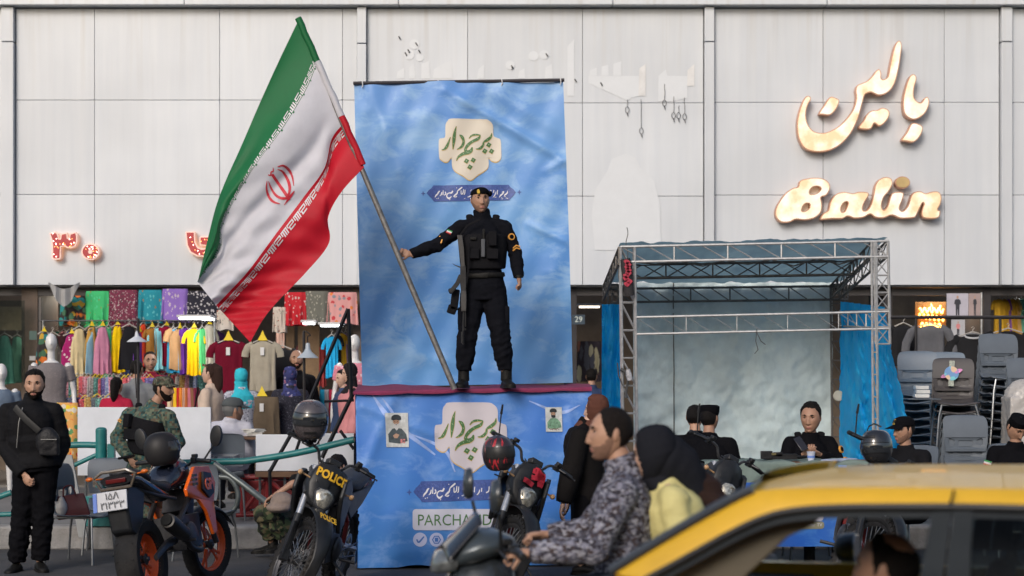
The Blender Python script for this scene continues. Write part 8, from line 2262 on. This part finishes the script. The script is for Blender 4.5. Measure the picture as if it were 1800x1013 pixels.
for i, (lab, x, y, w_, h_, k_, m_, tu) in enumerate(rackr):
    garment(lab, x+jr.uniform(-1.5, 1.5), y, 131.5-.35*(i % 3), w_*(.72 if k_ == 'tee' else 1)*jr.uniform(1, 1.25), h_*jr.uniform(.88, 1.08), k_, m_, tu, i, tagc=(i % 2 == 0), group=G)
for i in range(24):
    c_ = [(.30, .05, .06), (.08, .12, .28), (.40, .36, .28), (.05, .20, .14), (.32, .18, .05), (.12, .05, .18), (.45, .20, .22), (.06, .06, .07)][(i*3) % 8]
    garment('%s %s top on the rear rail of the left shop' % ((ORD0[i//8], ['dark red', 'navy', 'cream', 'bottle green', 'tan', 'plum', 'rose', 'black'][(i*3) % 8])), 84+i*13+jr.uniform(-3, 3), 583, 124, 16, 92*jr.uniform(.7, 1.1), ('tank', 'tee', 'shirt')[i % 3], fb('rear%d' % ((i*3) % 8), c_), jr.uniform(35, 62), i+200, group='tops on the rear rail')
rk_ = thing('garment_rail', 'long metal rail carrying the row of coloured tops', 'clothes rail', tuple(at(220, 568, 131)))
MB().tube([(-1.15, 0, .03), (1.25, 0, .03)], .010, 8).build('rail', alud, rk_)
for x in (-1.1, 1.2): MB().tube([(x, 0, .03), (x, 0, -2.2)], .014, 8).build('post', alu, rk_)
garment('large maroon T-shirt on a hanger with a yellow tag', 402, 600, 137, 52, 92, 'tee', fb('maroonbig', (.13, .008, .022)), 0, 31, True, None, None, True)
garment('large beige T-shirt on a hanger with a yellow tag', 462, 600, 137.5, 48, 88, 'tee', fb('beigebig', (.33, .30, .24)), 0, 32, True, None, None, True)
garment('black T-shirt behind the patterned shawl', 496, 612, 134, 44, 70, 'tee', fb('blackb', (.02, .02, .022)), 10, 33)
garment('olive brown garment below the beige T-shirt', 461, 698, 142, 60, 70, 'cloth', fb('olivebr', (.13, .10, .07)), 0, 34, True, None, None, True)
garment('pale pink garment hanging by the wooden doorway', 493, 570, 128, 15, 42, 'cloth', fb('palepink', (.60, .40, .33)), 20, 35)
garment('blue T-shirt on the short rail right of the doorway', 583, 592, 130, 20, 72, 'tee', fb('blue2', (.02, .28, .50)), 35, 36)
garment('black T-shirt on the short rail right of the doorway', 592, 588, 129, 14, 68, 'tee', fb('black5', (.02, .02, .02)), 45, 37)
garment('mustard T-shirt on the short rail right of the doorway', 600, 586, 128, 14, 60, 'tee', fb('must', (.60, .34, .03)), 45, 38)
garment('lilac T-shirt on the short rail right of the doorway', 608, 586, 127, 12, 60, 'tee', fb('lilac', (.30, .22, .36)), 45, 39)
garment('pale red shirt in the shop behind the hook lamp', 536, 600, 118, 16, 50, 'shirt', fb('palered', (.45, .12, .14)), 10, 40)
garment('pale blue shirt glimpsed inside the doorway', 548, 632, 120, 34, 60, 'tee', fb('paleblue', (.30, .42, .55)), 0, 41)
garment('orange flowered long skirt behind the handbag chair', 118, 708, 150, 40, 100, 'cloth', pr13, 0, 42)
garment('brick red garment strip by the doorway', 567, 610, 126, 12, 70, 'cloth', fb('brick', (.30, .05, .05)), 10, 43)
# lower rails: many small garments
colr = [(.55, .10, .12), (.30, .35, .55), (.6, .55, .5), (.10, .25, .22), (.5, .3, .1), (.15, .12, .3), (.62, .25, .3), (.35, .3, .28), (.08, .1, .12)]
sm_ = [dots('small_print_%d' % i, c, [tuple(min(.7, q*1.9+.1) for q in c), (.05, .04, .05)], 30+i*3, .38) for i, c in enumerate(colr)]
names = ['red', 'blue-grey', 'cream', 'dark green', 'ochre', 'indigo', 'pink', 'taupe', 'black']
rr = random.Random(11); seen_ = {}
ORD = 'first second third fourth fifth sixth seventh eighth ninth'.split()
def nth(n_, rest):
    k_ = seen_.get((n_, rest), 0); seen_[(n_, rest)] = k_+1
    return '%s small %s patterned garment from the left on the %s' % (ORD[k_], n_, rest)
def small(label, x, y, s, m_, hgt, wd, group, turn):
    k_ = (m_.name, round(hgt, 1))
    t = thing('small_garment', label, 'garment', tuple(at(x, y, s)), (0, 0, R(turn)), group)
    o = garment_mesh('cloth', wd, hgt, int(x), .03).build('cloth', m_, t, 70); MB().tube([(-wd*.3, 0, .0), (0, 0, .05), (wd*.3, 0, 0)], .006, 5).build('hanger', yel_tag if int(x) % 3 == 0 else hang_m, t)
for i in range(26):
    k_ = (i*5+i//4) % 9
    small(nth(names[k_], 'lower left rail'), 104+i*6.4, 664+rr.uniform(-2, 2), 135, sm_[k_], .36+rr.uniform(-.05, .12), .16, 'small garments on the lower rails', rr.uniform(20, 60))
for i in range(14):
    k_ = (i*4+2) % 9
    small(nth(names[k_], 'bottom left rail'), 108+i*10.5, 700+rr.uniform(-2, 2), 139, sm_[k_], .34, .2, 'small garments on the lower rails', rr.uniform(0, 40))
plain = [('cream', (.6, .5, .35)), ('tan', (.42, .25, .12)), ('yellow', (.7, .45, .03)), ('scarlet', (.55, .04, .04)), ('orange', (.65, .22, .04)), ('peach', (.6, .35, .25)), ('rust', (.4, .12, .04)), ('rose', (.5, .16, .2)), ('brown', (.22, .1, .06)), ('wine', (.2, .03, .06))]
for i, (n_, c) in enumerate(plain):
    garment('%s trousers on the low rail left of the woman in beige' % n_, 300+i*5, 682, 140, 8, 50, 'cloth', fb('pl_'+n_, c), 50, i+70, group='coloured trousers on the low rail', nm='folded_trousers', cat='trousers')
for i in range(11):
    k_ = (i*2+1) % 9
    small(nth(names[k_], 'rail behind the soldier'), 276+i*8, 660+rr.uniform(-2, 3), 128, sm_[k_], .20, .14, 'small garments behind the soldier', rr.uniform(10, 50))
for i, (n_, c) in enumerate((('blue', (.02, .25, .4)), ('grey', (.2, .2, .22)), ('wine red', (.3, .02, .05)), ('navy', (.03, .04, .12)), ('gold', (.6, .4, .08)), ('teal', (.02, .2, .2)))):
    garment('%s scarf hanging behind the woman in rose-pink' % n_, 566+i*8, 685, 135, 8, 50, 'cloth', fb('sc_'+n_, c), 20, i+90, group='scarves on the low right rail', nm='scarf', cat='scarf')
garment('green garment in the far left display window, front', 8, 590, 125, 34, 85, 'tank', fb('wgreen', (.12, .34, .27)), 0, 51)
garment('green garment in the far left display window, behind', 30, 592, 122, 26, 80, 'tank', fb('wgreen2', (.16, .38, .30)), 30, 52)
# mannequins
mw = mat('mannequin_white', (.60, .60, .60), .35, var=.03)
def mannequin(label, px, s, m_top, headtop_py, rz=0, arm=True, legs=True):
    b0 = ground_at(px, s, .21); t = thing('mannequin', label, 'mannequin', tuple(b0), (0, 0, R(rz)))
    k = ((HY-headtop_py)/s+CH-.21)/1.78
    D = {q: V(p)*k for q, p in DEF.items()}; src = MB(); torso(src, D, 0, k=k*.86)
    src.tube([D['neck']-V((0, 0, .05)), D['head']], [.05, .045], 10); src.sphere(D['head']+V((0, 0, .01)), (.072, .09, .115), 16, 12); src.sphere(D['head']+V((0, -.085, -.01)), (.012, .018, .02))
    for s_ in 'LR': limb(src, [D['sh'+s_]*1, D['el'+s_], D['wr'+s_], D['wr'+s_]+V((0, -.02, -.12))], [.045, .034, .024, .02]); limb(src, [D['hp'+s_], D['kn'+s_], D['an'+s_]], [.075, .05, .03])
    remesh(src, 'figure', mw, .013, 3, None, t)
    c = MB(); torso(c, D, .022, lo=-.5, hi=2.85, k=k*.9, flare=.02)
    for s_ in 'LR': c.tube([D['sh'+s_], D['sh'+s_].lerp(D['el'+s_], .6)], [.068, .062], 12)
    remesh(c, 'top', m_top, .014, 4, folds(4, .01), t)
    return t
mannequin('white mannequin in a grey blouse in front of the left shop', 90, 140, dots('grey_check', (.16, .145, .15), [(.22, .19, .19)], 50, .3), 583, 12)
mannequin('white mannequin in a pink spotted top beside the steel A-frame', 624, 136, pr12, 585, -8)
mannequin('white mannequin in a blue-grey top at the far left edge', 2, 142, fb('bluegrey', (.12, .16, .22)), 640, 20)
# doorway left of the tent
garment('row of dark coats in the doorway left of the tent', 1036, 600, 124, 44, 70, 'cloth', dots('coats_mix', (.05, .04, .05), [(.35, .15, .1), (.5, .45, .3), (.1, .1, .12)], 12, .5, stretch=.3), 0, 61)
sg = thing('shop_number', 'small lit sign reading 29 in the doorway left of the tent', 'sign', tuple(at(1017, 562, 130)))
MB().box((0, 0, 0), (.17, .02, .13)).build('plate', mat('sign_dark', (.03, .05, .07), .4), sg)
text('digits', '29', .11, mat('sign_pale', (.55, .6, .55), .4), sg, (0, -.014, 0))
# right-hand shops
garment('black sweater hanging behind the blue tarpaulin', 1588, 572, 140, 44, 70, 'shirt', fb('bksw', (.02, .02, .022)), 10, 62)
garment('grey long-sleeved sweater in the neon-sign shop', 1634, 572, 142, 56, 70, 'shirt', fb('grsw', (.13, .13, .14)), 0, 63)
garment('black top with a white collar in the right shop', 1710, 588, 142, 66, 110, 'tee', fb('bkct', (.022, .022, .024)), 0, 64, neck=mat('collar_white', (.55, .55, .55), .7))
garment('plain black top at the right edge of the shops', 1772, 582, 142, 72, 110, 'tee', fb('bkct2', (.02, .02, .022)), 0, 65)
for i, (n_, c, x, w_) in enumerate((('mustard', (.52, .30, .03), 1756, 22), ('second mustard', (.50, .28, .03), 1765, 16), ('violet', (.22, .10, .32), 1772, 9), ('ochre', (.58, .33, .04), 1780, 18), ('pale orange', (.6, .38, .14), 1788, 12), ('mint', (.18, .50, .38), 1796, 16), ('turquoise', (.05, .42, .42), 1806, 20))):
    garment('%s T-shirt on the high rail at the upper right' % n_, x, 526, 127-.5*i, w_, 62, 'tee', fb('hr_'+n_.replace(' ', '_'), c), 35, i+80, group='T-shirts on the high right rail')
hr = thing('garment_rail', 'black rail across the right-hand shops', 'clothes rail', tuple(at(1700, 558, 145)))
MB().tube([(-.95, 0, .0), (1.1, 0, .0)], .022, 8).build('rail', blks, hr)
for x in (-.62, .4): MB().tube([(x, 0, 0), (x, 0, -1.8)], .018, 8).build('post', blks, hr)
MB().tube([(.28, .4, .32), (.28, .4, -.6)], .014, 8).build('chrome_post', alu, hr)
# neon script
nn_ = thing('neon_sign', 'glowing orange neon script sign inside the right-hand shop', 'sign', tuple(at(1637, 558, 124)))
neon = emit('neon_orange', (1.0, .42, .06), 9)
b = MB(); rr = random.Random(9)
for (cy, n_, w_) in ((.09, 5, .34), (.0, 6, .36), (-.11, 5, .30)):
    P = []
    for k in range(n_*4+1):
        t_ = k/(n_*4); P.append((-w_/2+w_*t_, 0, cy+.035*math.sin(k*PI/2+cy*9)*(1+.6*math.sin(k*1.7))))
    b.tube([tuple(q) for q in cr(P, 3)], .011, 6)
b.tube([(-.02, 0, .10), (.0, 0, .19), (.03, 0, .1)], .011, 6); b.tube([(.12, 0, .10), (.13, 0, .17)], .011, 6)
b.build('neon_tube', neon, nn_)
MB().box((0, .05, .02), (.44, .02, .40)).build('back_plate', mat('neon_back', (.20, .10, .03), .6), nn_)
# small fashion posters: plain standing figures
def fposter(label, x0, y0, x1, y1, bgc, shirt):
    s = 132.0; c = at((x0+x1)/2, (y0+y1)/2, s); t = thing('fashion_poster', label, 'poster', tuple(c)); W_, H_ = (x1-x0)/s, (y1-y0)/s
    MB().box((0, 0, 0), (W_, .01, H_)).build('paper', bgc, t)
    f = lambda d: (lambda x, z: V((x*W_, -.006-d, z*H_)))
    sh = [(-.13, .22), (-.05, .26), (.05, .26), (.13, .22), (.16, .05), (.10, .05), (.09, -.05), (-.09, -.05), (-.10, .05), (-.16, .05)]
    MB().flatpoly(sh, f(.002)).build('printed_shirt', shirt, t, 0)
    MB().flatpoly([(-.09, -.05), (.09, -.05), (.08, -.42), (.02, -.42), (0, -.12), (-.02, -.42), (-.08, -.42)], f(.001)).build('printed_trousers', mat('print_dark', (.03, .03, .04), .5), t, 0)
    MB().flatpoly([(.05*math.cos(a), .34+.065*math.sin(a)) for a in [2*PI*q/12 for q in range(12)]], f(.002)).build('printed_head', mat('print_skin', (.42, .26, .18), .6), t, 0)
    return t
fposter('pale fashion poster with a man in a dark T-shirt, upper right shop', 1664, 516, 1702, 558, mat('poster_lilac', (.42, .40, .46), .5), mat('print_dark', (.03, .03, .04), .5))
fposter('fashion poster with a man in dark clothes beside the pale poster', 1703, 516, 1724, 558, mat('poster_tan', (.33, .25, .24), .5), mat('print_dark', (.03, .03, .04), .5))
fposter('small fashion poster with a man in pink below the pale poster', 1672, 562, 1696, 592, mat('poster_grey', (.38, .38, .40), .5), mat('print_pinkred', (.55, .2, .2), .6))
b = MB()
